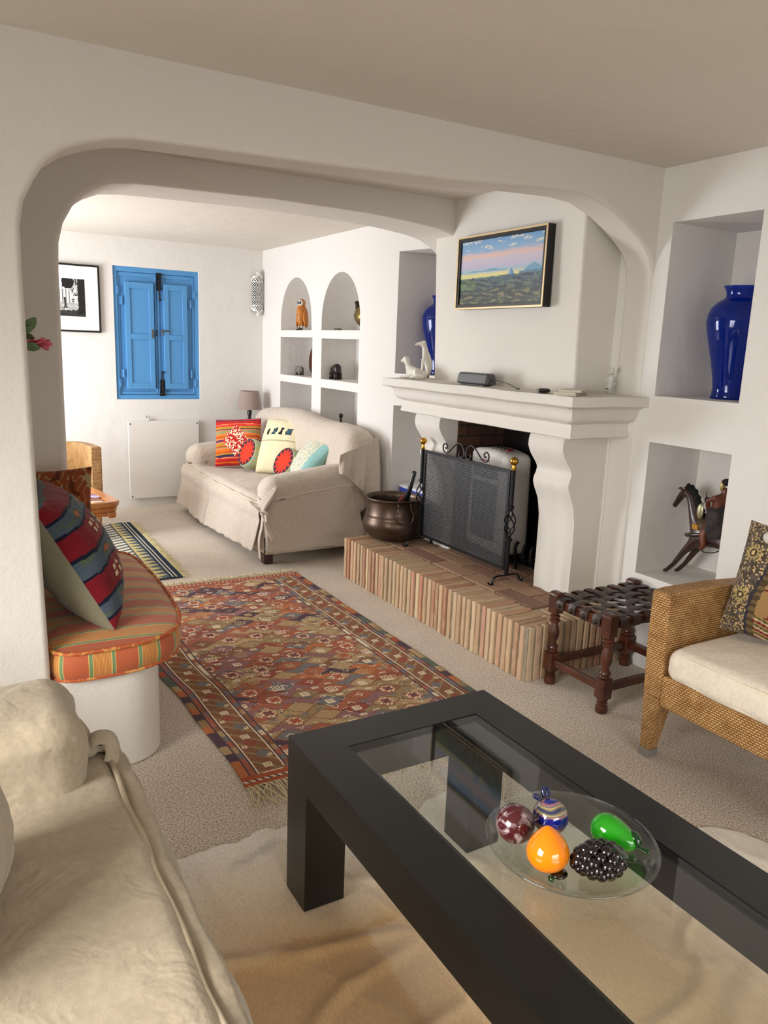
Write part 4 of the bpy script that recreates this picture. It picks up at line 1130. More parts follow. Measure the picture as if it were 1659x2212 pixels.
# ------------------------------------------------------------------ built-in bench with its cushion
def bench_outline(inset=0.0, x_extra=0.0):
    pts = []
    cx0, y0, y1 = 0.125, 2.765+inset, 4.095
    pts.append((cx0, 2.94)); pts.append((0.297, 2.94)); pts.append((0.297, y0)); pts.append((0.45, y0))
    R = 0.16; xr = 0.70+x_extra-inset
    for i in range(9): a = -pi/2+pi/2*i/8; pts.append((xr-R+R*cos(a), y0+R+R*sin(a)))
    for y in (3.2, 3.5, 3.8): pts.append((xr+0.012*sin((y-2.9)*3), y))
    pts.append((xr-0.005, y1)); pts.append((cx0, y1))
    return pts
bm = B(); prism(bm, bench_outline(0.0, 0.0), 0.0, 0.385, 'z')
tag(obj('built_in_bench', bm, M_plaster_rough, bevel=(0.012, 3, 60)), 'white plastered bench built in between the two arches, rounded near corner', 'bench')

def stripe_mat():
    m, nt, b = nodes_of('terracotta_stripe')
    uv = nt.nodes.new('ShaderNodeUVMap'); uv.uv_map = 'UVMap'
    sx = nt.nodes.new('ShaderNodeSeparateXYZ'); nt.links.new(uv.outputs['UV'], sx.inputs[0])
    d = nt.nodes.new('ShaderNodeMath'); d.operation = 'DIVIDE'; d.inputs[1].default_value = 0.175; nt.links.new(sx.outputs['X'], d.inputs[0])
    fr = nt.nodes.new('ShaderNodeMath'); fr.operation = 'FRACT'; nt.links.new(d.outputs[0], fr.inputs[0])
    r = nt.nodes.new('ShaderNodeValToRGB'); r.color_ramp.interpolation = 'CONSTANT'
    seq = [(0, '#b55a34'), (0.46, '#d9b66c'), (0.475, '#6f8a5c'), (0.54, '#d9b66c'), (0.555, '#d39a4c'), (0.91, '#d9b66c'), (0.925, '#6f8a5c'), (0.985, '#d9b66c')]
    els = r.color_ramp.elements; els[0].position = 0; els[0].color = hexc(seq[0][1]); els[1].position = seq[1][0]; els[1].color = hexc(seq[1][1])
    for p, c in seq[2:]: e = els.new(p); e.color = hexc(c)
    nt.links.new(fr.outputs[0], r.inputs['Fac'])
    # pinstripes inside the gold band
    w = nt.nodes.new('ShaderNodeMath'); w.operation = 'MULTIPLY'; w.inputs[1].default_value = 14/0.175*1.0; nt.links.new(sx.outputs['X'], w.inputs[0])
    w2 = nt.nodes.new('ShaderNodeMath'); w2.operation = 'FRACT'; 
    w.inputs[1].default_value = 200; nt.links.new(w.outputs[0], w2.inputs[0])
    g = nt.nodes.new('ShaderNodeMath'); g.operation = 'GREATER_THAN'; g.inputs[1].default_value = 0.6; nt.links.new(w2.outputs[0], g.inputs[0])
    a1 = nt.nodes.new('ShaderNodeMath'); a1.operation = 'GREATER_THAN'; a1.inputs[1].default_value = 0.56; nt.links.new(fr.outputs[0], a1.inputs[0])
    a2 = nt.nodes.new('ShaderNodeMath'); a2.operation = 'LESS_THAN'; a2.inputs[1].default_value = 0.905; nt.links.new(fr.outputs[0], a2.inputs[0])
    mu = nt.nodes.new('ShaderNodeMath'); mu.operation = 'MULTIPLY'; nt.links.new(a1.outputs[0], mu.inputs[0]); nt.links.new(a2.outputs[0], mu.inputs[1])
    mu2 = nt.nodes.new('ShaderNodeMath'); mu2.operation = 'MULTIPLY'; nt.links.new(mu.outputs[0], mu2.inputs[0]); nt.links.new(g.outputs[0], mu2.inputs[1])
    mx = nt.nodes.new('ShaderNodeMix'); mx.data_type = 'RGBA'; nt.links.new(mu2.outputs[0], mx.inputs['Factor']); nt.links.new(r.outputs['Color'], mx.inputs['A']); mx.inputs['B'].default_value = hexc('#a8552c')
    nt.links.new(mx.outputs['Result'], b.inputs['Base Color'])
    b.inputs['Roughness'].default_value = 0.75; setin(b, 'Sheen Weight', 0.2)
    tc = nt.nodes.new('ShaderNodeTexCoord'); n = nt.nodes.new('ShaderNodeTexNoise'); n.inputs['Scale'].default_value = 9; nt.links.new(tc.outputs['Object'], n.inputs['Vector'])
    bp = nt.nodes.new('ShaderNodeBump'); bp.inputs['Strength'].default_value = 0.25; bp.inputs['Distance'].default_value = 0.02; nt.links.new(n.outputs['Fac'], bp.inputs['Height']); nt.links.new(bp.outputs['Normal'], b.inputs['Normal'])
    return m
M_stripe = stripe_mat()
def bench_cushion():
    S = thing('bench_cushion', 'thick terracotta striped seat cushion on the white built in bench', 'cushion', (0.45, 3.4, 0.3855))
    O = Vector(S.location)
    raw = [(0.296, 2.90), (0.300, 2.82), (0.318, 2.772), (0.36, 2.745), (0.41, 2.738), (0.46, 2.738), (0.54, 2.742), (0.60, 2.752), (0.66, 2.775), (0.715, 2.81), (0.76, 2.865), (0.79, 2.93), (0.808, 3.0), (0.822, 3.1), (0.834, 3.25), (0.842, 3.4), (0.846, 3.6), (0.842, 3.8), (0.83, 3.95), (0.80, 4.03), (0.74, 4.075), (0.66, 4.09), (0.5, 4.09), (0.3, 4.09), (0.2, 4.07), (0.17, 3.95), (0.165, 3.6), (0.165, 3.2), (0.165, 3.0), (0.17, 2.955), (0.22, 2.945), (0.30, 2.94)]
    P = [Vector((x, y, 0)) for x, y in bez([(x, y, 0) for x, y in raw]+[(raw[0][0], raw[0][1], 0)], 3) for x, y in [(x, y)]] if False else [Vector((v.x, v.y, 0)) for v in bez([(x, y, 0) for x, y in raw[:-3]], 4)] + [Vector((0.165, 2.96, 0)), Vector((0.20, 2.95, 0)), Vector((0.285, 2.948, 0))]
    n = len(P); cen = Vector((0.5, 3.4, 0))
    zb, zt = 0.386, 0.500
    # vertical band
    bm = B(); lay = bm.loops.layers.uv.new('UVMap'); prof = [(-0.012, zb), (0.002, zb+0.012), (0.010, zb+0.04), (0.010, zb+0.07), (0.002, zt-0.010), (-0.004, zt-0.004)]
    nrm = []
    for i in range(n):
        t = P[(i+1) % n]-P[i-1]; m_ = Vector((t.y, -t.x, 0)).normalized(); nrm.append(m_)
    rings = [[bm.verts.new(Vector((P[i].x, P[i].y, z)) + nrm[i]*d + Vector((0, 0, 0.003*sin(i*0.5)))) for i in range(n)] for d, z in prof]
    L = [0]
    for i in range(n): L.append(L[-1]+(P[(i+1) % n]-P[i]).length)
    for k in range(len(prof)-1):
        for i in range(n):
            j = (i+1) % n; f = bm.faces.new((rings[k][i], rings[k][j], rings[k+1][j], rings[k+1][i]))
            for lp, uu in zip(f.loops, (L[i], L[i+1], L[i+1], L[i])): lp[lay].uv = (uu+0.02, 0)
    bm.faces.new([rings[0][i] for i in range(n)][::-1])
    bmesh.ops.translate(bm, verts=bm.verts, vec=-O); obj('side_band', bm, M_stripe, S, smooth=False, auto=60)
    # top
    bm = B(); lay = bm.loops.layers.uv.new('UVMap'); m = 14; rings = []
    for k in range(m+1):
        t = k/m; s = 1-t
        rings.append([bm.verts.new(Vector((cen.x+(P[i].x-cen.x)*s, cen.y+(P[i].y-cen.y)*s, zt-0.004+0.036*(1-s**5)+0.006*nz((P[i].x*5*s, P[i].y*5*s, 0))*(1-s**6)))) for i in range(n)])
    for k in range(m):
        for i in range(n):
            j = (i+1) % n; f = bm.faces.new((rings[k][i], rings[k][j], rings[k+1][j], rings[k+1][i]))
            for lp in f.loops:
                q = lp.vert.co; lp[lay].uv = (q.y+0.045*(q.x-0.3)+0.02*sin(q.x*4)+0.06, 0)
    bmesh.ops.remove_doubles(bm, verts=bm.verts, dist=1e-4)
    bmesh.ops.translate(bm, verts=bm.verts, vec=-O); obj('top_panel', bm, M_stripe, S, smooth=True)
    for z, r, d in ((zt-0.003, 0.0075, 0.004), (zb+0.008, 0.0065, 0.0)):
        bm = B(); lay = None; tube(bm, [Vector((P[i].x, P[i].y, z))+nrm[i]*d-O for i in range(n)], r, 8, closed=True)
        o = obj('piping', bm, mat('rope_stripe_piping', '#b4562f', 0.8, var=(45, '#cf9a4f', 0.5, 0.6)), S, smooth=True)
bench_cushion()

def kilim_fn(u, v, fr, n):
    if not fr: return hexc('#7c7864') if nz((u*30, v*30, 0)) > -2 else None
    t = (v+1)/2; vv = v + 0.05*nz((u*3, v*3, 4)); bands = [(-1.1, 'r'), (-0.86, 'n'), (-0.82, 'b'), (-0.60, 'n'), (-0.55, 'r'), (-0.20, 'n'), (-0.16, 'b'), (0.06, 'n'), (0.11, 'r'), (0.44, 'n'), (0.48, 'b'), (0.68, 'n'), (0.72, 'r'), (0.95, 'b')]
    k = 'r'
    for b0, kk in bands:
        if vv >= b0: k = kk
    col = {'r': '#721620', 'n': '#15182c', 'b': '#465360'}[k]; c = hexc(col)
    if k == 'r':
        for (uc, vc) in ((-0.55, -0.38), (-0.15, -0.36), (0.3, -0.37), (-0.4, 0.28), (0.05, 0.27), (-0.2, -0.97)):
            du, dv = u-uc, (vv-vc)*1.1
            if vc > 0 or uc < 0:
                if (abs(abs(du)-0.07) < 0.04 and abs(abs(dv)-0.055) < 0.035): c = hexc('#c9b894')
            if abs(du-0.3-dv*0.4) < 0.03 and abs(dv) < 0.12 or (abs(dv) < 0.025 and abs(du-0.3) < 0.13): c = hexc('#4b5238')
    elif k == 'b':
        for uc in (-0.55, 0.05, 0.6):
            mid = {-0.82: -0.71}.get(0, 0)
            du = u-uc
            for vc in (-0.71, -0.05, 0.58):
                q = abs(du)/0.16+abs(vv-vc)/0.07
                if q < 1: c = hexc('#a05a3a') if q < 0.75 else hexc('#3f4a38')
        if nz((u*5, v*14, 2)) > 0.28: c = hexc('#4b5a4a')
    s = 1+0.15*nz((u*60, v*60, 0)); return (c[0]*s, c[1]*s, c[2]*s, 1)
# leaning on the jamb of the near arch
def euler_from_axes(ax, az):
    ax = Vector(ax).normalized(); az = Vector(az); az = (az-ax*az.dot(ax)).normalized(); ay = az.cross(ax)
    m = Matrix((ax, ay, az)).transposed(); return m.to_euler()
pillow('kilim_cushion', 'large dark red kilim cushion with blue bands and linen back leaning beside the near arch', 0.54, 0.55, 0.30, kilim_fn, (0.428, 3.13, 0.77), euler_from_axes((0.10, 0.99, 0.02), (-0.47, 0.03, 0.88)), pinch=0.03, n=170, puff=0.42)
def rust_fn(u, v, fr, n):
    c = hexc('#8a4524'); q = nz((u*7, v*7, 2)); 
    if abs(nz((u*9, v*5, 7))) < 0.06 and u > -0.1: c = hexc('#a08a62')
    if q > 0.28: c = hexc('#5f2f1c')
    if abs(u+0.2) < 0.12 and abs(v-0.1) < 0.10 and nz((u*20, v*20, 1)) > 0: c = hexc('#2e2a26')
    return c
pillow('rust_cushion', 'rust brown tapestry cushion standing behind the red kilim cushion', 0.44, 0.48, 0.16, rust_fn, (0.40, 3.72, 0.77), (radians(-12), radians(-3), radians(-24)), pinch=0.07, n=120)
structure(obj('wall_recess', (lambda bm: (box2(bm, (-0.62, 2.935, 0), (0.12, 4.10, 2.487)), bm)[1])(B()), M_plaster))

# ------------------------------------------------------------------ tall vase with pink flower
def flower_vase():
    V = thing('floor_vase', 'slim ceramic vase on the bench behind the near arch', 'vase', (0.235, 3.93, 0.54))
    bm = B(); lathe(bm, [(0.045, 0), (0.06, 0.02), (0.07, 0.12), (0.06, 0.26), (0.035, 0.36), (0.04, 0.4), (0.036, 0.4), (0.03, 0.36), (0.055, 0.24), (0.05, 0.02), (0.0001, 0.015)], 24, cap=False); obj('vase_body', bm, mat('grey_stoneware', '#7d786d', 0.5), V, smooth=True)
    F = thing('artificial_flower', 'pink flower with green leaves and twig showing beside the near arch', 'flower', (0.235, 3.93, 0.60))
    O = Vector(F.location)
    def W(x, y, z): return Vector((x, y, z))-O
    M_leaf = mat('green_leaf', '#55703f', 0.5, var=(30, '#6f8560')); M_stem = mat('brown_stem', '#4c3a28', 0.7)
    bm = B(); tube(bm, bez([W(0.235, 3.93, 0.62), W(0.25, 3.92, 1.1), W(0.31, 3.86, 1.45), W(0.41, 3.8, 1.585)], 8), 0.004, 6); obj('stem', bm, M_stem, F, smooth=True)
    bm = B(); tube(bm, bez([W(0.235, 3.93, 0.62), W(0.22, 3.9, 1.2), W(0.29, 3.83, 1.7), W(0.363, 3.8, 1.93)], 8), 0.004, 6); ball(bm, W(0.366, 3.8, 1.94), 1, 8, 6, s=(0.009, 0.007, 0.015)); obj('twig', bm, M_stem, F, smooth=True)
    M_pet = mat('pink_petal', '#e0567a', 0.6, var=(25, '#ee8f9c')); M_petl = mat('pale_pink_petal', '#f0a08e', 0.6, var=(25, '#e88a90'))
    C0 = W(0.415, 3.8, 1.565); R = random.Random(4)
    for k in range(15):
        bm = B(); az = k*2.399; el = 0.1+0.085*k; s = 0.036+0.0025*k if k < 9 else 0.05; nu = 8
        e = rotz(az) @ roty(el*0.85)
        def fp(u, v, s=s, k=k, e=e):
            a = (u-0.5)*1.9; rr = v
            x = s*rr*cos(a)*1.15; y = s*rr*sin(a)*1.1; z = 0.55*s*rr*rr + 0.004*sin(u*9+k)*rr
            return C0 + rotx(0) @ (e @ Vector((x, y, z)))*1.0
        grid(bm, fp, nu, 6); o = obj('petal', bm, M_pet if k % 4 else M_petl, F, smooth=True); md = o.modifiers.new('t', 'SOLIDIFY'); md.thickness = 0.0012
    def leaf(a, b, w, up):
        bm = B(); a, b = Vector(a), Vector(b); d = (b-a); side = d.cross(Vector(up)).normalized()
        grid(bm, lambda u, v: W(0, 0, 0)*0 + (a+d*v - O) + side*((u-0.5)*w*sin(pi*min(1, v*0.97+0.03))**0.8) + Vector((0, -0.02*sin(pi*v), 0.25*w*abs(u-0.5))), 6, 10)
        o = obj('leaf', bm, M_leaf, F, smooth=True); md = o.modifiers.new('t', 'SOLIDIFY'); md.thickness = 0.001
    leaf((0.365, 3.78, 1.60), (0.418, 3.76, 1.665), 0.045, (0, 1, 0)); leaf((0.36, 3.77, 1.598), (0.405, 3.75, 1.63), 0.03, (0, 1, 0.3)); leaf((0.36, 3.74, 1.545), (0.425, 3.72, 1.535), 0.04, (0, 1, 0.2))
    bm = B(); ball(bm, W(0.385, 3.765, 1.587), 1, 10, 8, s=(0.02, 0.015, 0.014)); obj('calyx', bm, mat('dark_green_calyx', '#3c4a1e', 0.6), F, smooth=True)
flower_vase()
# ------------------------------------------------------------------ large kilim
M_rug = attr_mat('kilim_wool', 0.95, bump=(260, 0.5, 0.003), spec=0.05)
RC = {k: hexc(v) for k, v in dict(brick='#a9614e', dred='#954a42', tan='#b59c76', olive='#9a8562', slate='#6f757e', navy='#3b3550', cream='#eadcc0', orange='#bd7048', brown='#845c47', mauve='#906871', teal='#4d6a66', rust='#ab5038').items()}
G_HASH = ["..XX.XX..", ".X..X..X.", "X.n...n.X", "X.nnnnn.X", ".X.n.n.X.", "X.nnnnn.X", "X.n...n.X", ".X..X..X.", "..XX.XX.."]
G_SQ = ["XXXXX", "X.X.X", "XXXXX", "X.X.X", "XXXXX"]
G_SP = ["XXXXXXXX....", "X......X....", "X.XXXX.X....", "X.X..X.X..XX", "X.XX.X.X.X..", "X....X.XXX..", "XXXXXX......"]
G_DI = ["..X..", ".X.X.", "X.n.X", ".X.X.", "..X.."]
def hsh(a, b, c=0):
    h = (a*73856093) ^ (b*19349663) ^ (c*83492791); h = (h ^ (h >> 13))*1274126177; return ((h ^ (h >> 16)) & 0xffff)/65536.0
def rug_colour(i, j, NU, NV):
    """i across (cells), j along"""
    e = min(i, NU-1-i)
    jj = min(j, NV-1-j)
    if jj < 9:
        if jj in (3, 4): return RC['cream'] if (i+jj) % 4 < 2 else RC['navy']
        return RC['rust']
    if jj < 11 and e > 12: return RC[('brown', 'cream', 'slate', 'brick')[int(hsh(i//5, jj)*4)]]
    if e < 5: return RC[('orange', 'navy', 'tan', 'rust', 'navy', 'brick', 'teal', 'olive')[int(hsh(j//9, i > 20, 5)*8)]]
    if e == 5: return RC['navy']
    if e < 9: return RC[('brown', 'brick', 'slate', 'tan', 'mauve')[int(hsh(j//7, 3, i > 20)*5)]]
    if e == 9: return RC['navy']
    if e == 10: return RC['cream']
    if e < 26:
        k = (e-11); m = j % 34
        c = RC['brown'] if ((k+m) % 12) < 9 else RC['olive']
        if abs(k-7)+abs(m-8) < 5: c = RC['dred']
        g = G_SQ; a = k-5; b = m-14
        if 0 <= a < 5 and 0 <= b < 5 and g[b][a] == 'X': c = RC['cream']
        for (a0, b0) in ((1, 4), (11, 25)):
            d = max(abs(k-a0-1), abs(m-b0-1))
            if d == 1: c = RC['cream']
        if abs(k-9)+abs(m-29) < 5: c = RC['slate']
        return c
    if e == 26: return RC['cream']
    if e == 27: return RC['navy']
    if e < 31: return RC[('brick', 'brown', 'tan', 'slate', 'cream')[int(hsh(j//6, 9, i > 20)*5)]]
    if e == 31: return RC['navy']
    # field of diamonds
    a, b = 22, 16
    u = i-32; v = j
    r = v//b; uu = u + (a//2 if r % 2 else 0); q = uu//a
    du = abs((uu % a)-a/2)/(a/2); dv = abs((v % b)-b/2)/(b/2)
    inside = du+dv < 1.0
    if inside: id_ = (q, r, 1)
    else:
        r2 = (v+b//2)//b; uu2 = u+(a//2 if (r2 % 2 == 0) else 0)+0; id_ = ((uu+a//2)//a, r2, 2)
    band = nz((j*0.022, 0.3, 0)) + 0.25*nz((j*0.1, i*0.02, 3))
    pal = ['brick', 'dred', 'tan', 'brick', 'olive', 'mauve', 'brick', 'slate', 'tan', 'dred', 'orange', 'navy'] if band > -0.05 else ['tan', 'olive', 'tan', 'brick', 'slate', 'tan', 'dred', 'brown', 'olive', 'tan', 'brick', 'mauve']
    c = RC[pal[int(hsh(*id_)*len(pal))]]
    if du+dv > 0.93 and du+dv < 1.07: c = RC['brown'] if hsh(q, r, 8) < 0.6 else (RC['navy'] if (i+j) % 3 else RC['cream'])
    if inside:
        x = (uu % a); y = (v % b); t = hsh(q, r, 4)
        if t < 0.34: g, w, hh = G_HASH, 9, 9
        elif t < 0.56: g, w, hh = G_SQ, 5, 5
        elif t < 0.82: g, w, hh = G_SP, 12, 7
        else: g, w, hh = G_DI, 5, 5
        X = int(x-(a-w)/2); Y = int(y-(b-hh)/2)
        if 0 <= X < w and 0 <= Y < hh:
            ch = g[Y][X]
            lite = hsh(q, r, 6) < (0.85 if g is not G_SP else 0.45)
            if ch == 'X': c = RC['cream'] if lite else RC['tan']
            elif ch == 'n': c = RC['navy'] if hsh(q, r, 7) < 0.5 else RC['rust']
            elif g is G_HASH: c = RC['brick']
    else:
        # small motif in the gaps
        g = G_SQ if hsh(id_[0], id_[1], 3) < 0.5 else G_DI
        xx = ((uu+a//2) % a)-(a-5)//2; yy = ((v+b//2) % b)-(b-5)//2
        if 0 <= xx < 5 and 0 <= yy < 5 and g[yy][xx] == 'X': c = RC['cream'] if hsh(id_[0], id_[1], 5) < 0.7 else RC['slate']
    return c
def fringe(name, par, m, edge, out, n, length, rad, O, seed=1, z0=0.012):
    """edge(t)->Vector on the rug's edge, out: unit vector"""
    bm = B(); R = random.Random(seed); out = Vector(out)
    side = Vector((-out.y, out.x, 0))
    for i in range(n):
        t = (i+R.random())/n; p = edge(t); L = length*R.uniform(0.55, 1.15); s = R.uniform(-0.6, 0.6); k = R.uniform(-0.35, 0.35)
        pts = [p+Vector((0, 0, 0.006)), p+out*L*0.25+side*L*0.15*k+Vector((0, 0, z0+0.006*R.random())), p+out*L*0.6+side*L*0.35*s+Vector((0, 0, 0.006+0.012*R.random())), p+out*L*(0.85+0.1*k)+side*L*(0.5*s+0.3*k)+Vector((0, 0, 0.004+0.004*R.random()))]
        tube(bm, [q-O for q in bez(pts, 4)], rad, 5)
    o = obj(name, bm, m, par, smooth=True); o['kind'] = 'stuff'; return o
M_fringe = mat('cream_wool_fringe', '#d8c8a6', 0.95); M_fringe_y = mat('yellow_cream_fringe', '#e0d5a8', 0.95)
def big_rug():
    # corners measured on the carpet (slightly skewed)
    A, Bc, Cc, D = Vector((0.885, 2.42, 0)), Vector((2.150, 2.40, 0)), Vector((2.152, 4.85, 0)), Vector((0.83, 4.87, 0))
    S = thing('kilim_rug', 'large flat woven red and brown kilim rug with diamond pattern on the carpet', 'rug', (1.5, 3.6, 0.001)); O = Vector(S.location)
    NU, NV = 186, 350; bm = B()
    def f(u, v):
        p = (A*(1-u)+Bc*u)*(1-v)+(D*(1-u)+Cc*u)*v
        side = 0.010*sin(v*9)+0.006*sin(v*23)
        p = p + Vector((side*(1-u)*1.0, 0, 0))
        z = 0.008+0.0035*nz((p.x*3, p.y*4, 0))+0.002*sin(p.y*26+p.x*5)*max(0, nz((p.x, p.y*0.8, 4))+0.2)
        return Vector((p.x, p.y, max(0.004, z)))-O
    grid(bm, f, NU, NV)
    me_ = obj('woven_field', bm, M_rug, S, smooth=True, recalc=False)
    ca = me_.data.color_attributes.new('Col', 'FLOAT_COLOR', 'CORNER')
    for p in me_.data.polygons:
        i, j = divmod(p.index, NV); c = cmix(rug_colour(i, j, NU, NV), hexc('#b08a6c'), 0.16); s = 0.92+0.22*hsh(i, j, 1)+0.10*nz((i*0.03, j*0.03, 2))
        c = (c[0]*s, c[1]*s, c[2]*s, 1)
        for li in p.loop_indices: ca.data[li].color = c
    md = me_.modifiers.new('t', 'SOLIDIFY'); md.thickness = 0.004; md.offset = -1
    fringe('fringe', S, M_fringe, lambda t: A*(1-t)+Bc*t, (0, -1, 0), 190, 0.17, 0.0026, O, 3)
    fringe('fringe', S, M_fringe, lambda t: D*(1-t)+Cc*t, (0, 1, 0), 170, 0.10, 0.0026, O, 5)
big_rug()

def small_rug():
    X0, X1, Y0, Y1 = 0.30, 1.40, 5.05, 6.82
    S = thing('small_kilim', 'small navy and dark red kilim with yellow cream fringe under the cane side table', 'rug', (0.85, 5.9, 0.001)); O = Vector(S.location)
    NU, NV = 130, 180; bm = B()
    grid(bm, lambda u, v: Vector((X0+(X1-X0)*u+0.035*v*0.8, Y0+(Y1-Y0)*v, 0.008+0.002*nz((u*6, v*8, 1))))-O, NU, NV)
    o = obj('woven_field', bm, M_rug, S, smooth=True, recalc=False)
    nv_, wh, gy, rd, yl = hexc('#2f3a4a'), hexc('#d8d0bb'), hexc('#59636c'), hexc('#7a2d2b'), hexc('#c9bb84')
    ca = o.data.color_attributes.new('Col', 'FLOAT_COLOR', 'CORNER')
    for p in o.data.polygons:
        i, j = divmod(p.index, NV); e = NU-1-i; c = rd
        if e < 2: c = nv_
        elif e < 4: c = nv_
        elif e == 4 or e == 7: c = wh
        elif e < 7: c = nv_
        elif e < 10: c = nv_
        elif e < 20: c = yl if ((j+(e-10)//2) % 9) < (e-9)*0.8 else gy
        elif e == 20: c = nv_
        elif e < 32: c = wh if ((j*1.0+(e-20)*0.4) % 8) < 4.4 else gy
        elif e == 32 or e == 33: c = nv_
        elif e == 34: c = wh
        else:
            ii, jj = (e-36) % 22, j % 16
            if (abs(ii-8)+abs(jj-7) < 4 and (ii+jj) % 2) or (abs(ii-12) < 2 and abs(jj-8) < 5 and jj % 2): c = hexc('#cdb28f')
            if j < 4 or j > NV-5: c = nv_
        if j < 2: c = nv_
        s = 0.9+0.2*hsh(i, j, 2); c = (c[0]*s, c[1]*s, c[2]*s, 1)
        for li in p.loop_indices: ca.data[li].color = c
    md = o.modifiers.new('t', 'SOLIDIFY'); md.thickness = 0.004; md.offset = -1
    fringe('fringe', S, M_fringe_y, lambda t: Vector((X1+0.028*t, Y0+(Y1-Y0)*t, 0)), (1, 0, 0), 170, 0.065, 0.0024, O, 9)
small_rug()

# ------------------------------------------------------------------ cowhide
def cowhide():
    pts = [(0.30, 2.06), (0.42, 2.13), (0.50, 2.125), (0.56, 2.137), (0.64, 2.14), (0.69, 2.150), (0.75, 2.135), (0.80, 2.15), (0.85, 2.165), (0.90, 2.14), (0.96, 2.145), (1.03, 2.12), (1.12, 2.03), (1.22, 1.98), (1.34, 2.00), (1.45, 2.055), (1.56, 2.06), (1.64, 1.99), (1.72, 1.85), (1.80, 1.70), (1.90, 1.60), (2.02, 1.53), (2.14, 1.50), (2.23, 1.475), (2.30, 1.41), (2.335, 1.32), (2.34, 1.20), (2.28, 1.0), (2.2, 0.7), (2.25, 0.4), (2.1, 0.1), (1.8, -0.1), (1.4, -0.2), (0.9, -0.1), (0.5, -0.25), (0.1, -0.15), (0.0, 0.2), (0.05, 0.7), (0.0, 1.2), (0.08, 1.6), (0.12, 1.9), (0.2, 2.02)]
    P = bez([(x, y, 0) for x, y in pts]+[(pts[0][0], pts[0][1], 0)], 4)[:-1]; n = len(P); cx, cy = 1.15, 0.95
    bm = B(); m = 90; rings = []
    for k in range(m+1):
        t = (k/m)**1.15; s = 1-t; ring = []
        for i in range(n):
            x = cx+(P[i].x-cx)*s; y = cy+(P[i].y-cy)*s
            if k == 0: x += 0.004*sin(i*2.1); y += 0.004*cos(i*1.7)
            w = 0.0
            d = abs(noise.noise(Vector((x*1.6+1.3, y*4.5, 0.5)))); w += 0.014*exp(-(d/0.05)**2)
            d = abs(noise.noise(Vector((x*3.5+7, y*2.2, 2.5)))); w += 0.008*exp(-(d/0.05)**2)
            ring.append(bm.verts.new((x-1.15, y-0.95, 0.006+w*min(1, t*14)*(1 if 0.4 < y < 2.2 else 0.3)+0.002*nz((x*9, y*9, 0)))))
        rings.append(ring)
    for k in range(m):
        for i in range(n): bm.faces.new((rings[k][i], rings[k][(i+1) % n], rings[k+1][(i+1) % n], rings[k+1][i]))
    bmesh.ops.remove_doubles(bm, verts=bm.verts, dist=1e-5)
    m_, nt, b = nodes_of('cowhide_hair')
    a = nt.nodes.new('ShaderNodeAttribute'); a.attribute_name = 'Col'
    tc = nt.nodes.new('ShaderNodeTexCoord'); mp = nt.nodes.new('ShaderNodeMapping'); mp.inputs['Scale'].default_value = (260, 60, 1); mp.inputs['Rotation'].default_value = (0, 0, 0.5)
    nt.links.new(tc.outputs['Object'], mp.inputs['Vector']); no = nt.nodes.new('ShaderNodeTexNoise'); no.inputs['Scale'].default_value = 1; no.inputs['Detail'].default_value = 4; no.inputs['Distortion'].default_value = 1.0; nt.links.new(mp.outputs['Vector'], no.inputs['Vector'])
    mx = nt.nodes.new('ShaderNodeMix'); mx.data_type = 'RGBA'; mx.blend_type = 'MULTIPLY'; mx.inputs['Factor'].default_value = 1
    rr = nt.nodes.new('ShaderNodeValToRGB'); rr.color_ramp.elements[0].color = (0.8, 0.79, 0.77, 1); rr.color_ramp.elements[0].position = 0.3; rr.color_ramp.elements[1].color = (1, 1, 1, 1); rr.color_ramp.elements[1].position = 0.6
    nt.links.new(no.outputs['Fac'], rr.inputs['Fac']); nt.links.new(a.outputs['Color'], mx.inputs['A']); nt.links.new(rr.outputs['Color'], mx.inputs['B']); nt.links.new(mx.outputs['Result'], b.inputs['Base Color'])
    b.inputs['Roughness'].default_value = 0.75; setin(b, 'Sheen Weight', 0.4)
    bp = nt.nodes.new('ShaderNodeBump'); bp.inputs['Strength'].default_value = 0.3; bp.inputs['Distance'].default_value = 0.003; nt.links.new(no.outputs['Fac'], bp.inputs['Height']); nt.links.new(bp.outputs['Normal'], b.inputs['Normal'])
    o = obj('cowhide_rug', bm, m_, smooth=True, loc=(1.15, 0.95, 0.0))
    md = o.modifiers.new('t', 'SOLIDIFY'); md.thickness = 0.003; md.offset = -1
    white, cream, tan, brown, grey = hexc('#f0ebe1'), hexc('#ecdec6'), hexc('#d8b688'), hexc('#c59a66'), hexc('#a3a1a0')
    def f(c, n):
        x, y = c.x+1.15, c.y+0.95
        q = 0.22*nz((x*2.2, y*2.2, 1))+0.08*nz((x*9, y*9, 2))
        edge = 2.06-0.35*max(0, x-1.0)*1.3+q*0.5
        t = (edge-y)/0.18
        if t < 0: k = white
        elif t < 1: k = cmix(white, cream, t)
        elif t < 2.6: k = cmix(cream, tan, (t-1)/1.6)
        else: k = cmix(tan, brown, min(1, max(0, 0.45+q*3.0)))
        if x > 1.7: k = cmix(k, white, min(0.85, (x-1.7)/0.3))
        if x > 0.93 and x < 1.75 and y < 1.6: k = cmix(k, cream, 0.25+q)
        k = cmix(k, grey, 0.55*exp(-((y-2.04-0.3*(x-0.75)+0.02*nz((x*30, y*30, 0)))/0.016)**2)*max(0, min(1, (x-0.66)/0.06, (0.88-x)/0.06)))
        return k
    me = o.data; ca = me.color_attributes.new('Col', 'FLOAT_COLOR', 'POINT')
    for v_ in me.vertices: ca.data[v_.index].color = f(v_.co, None)
    tag(o, 'pale brown and white cowhide spread under the black coffee table', 'rug')
cowhide()
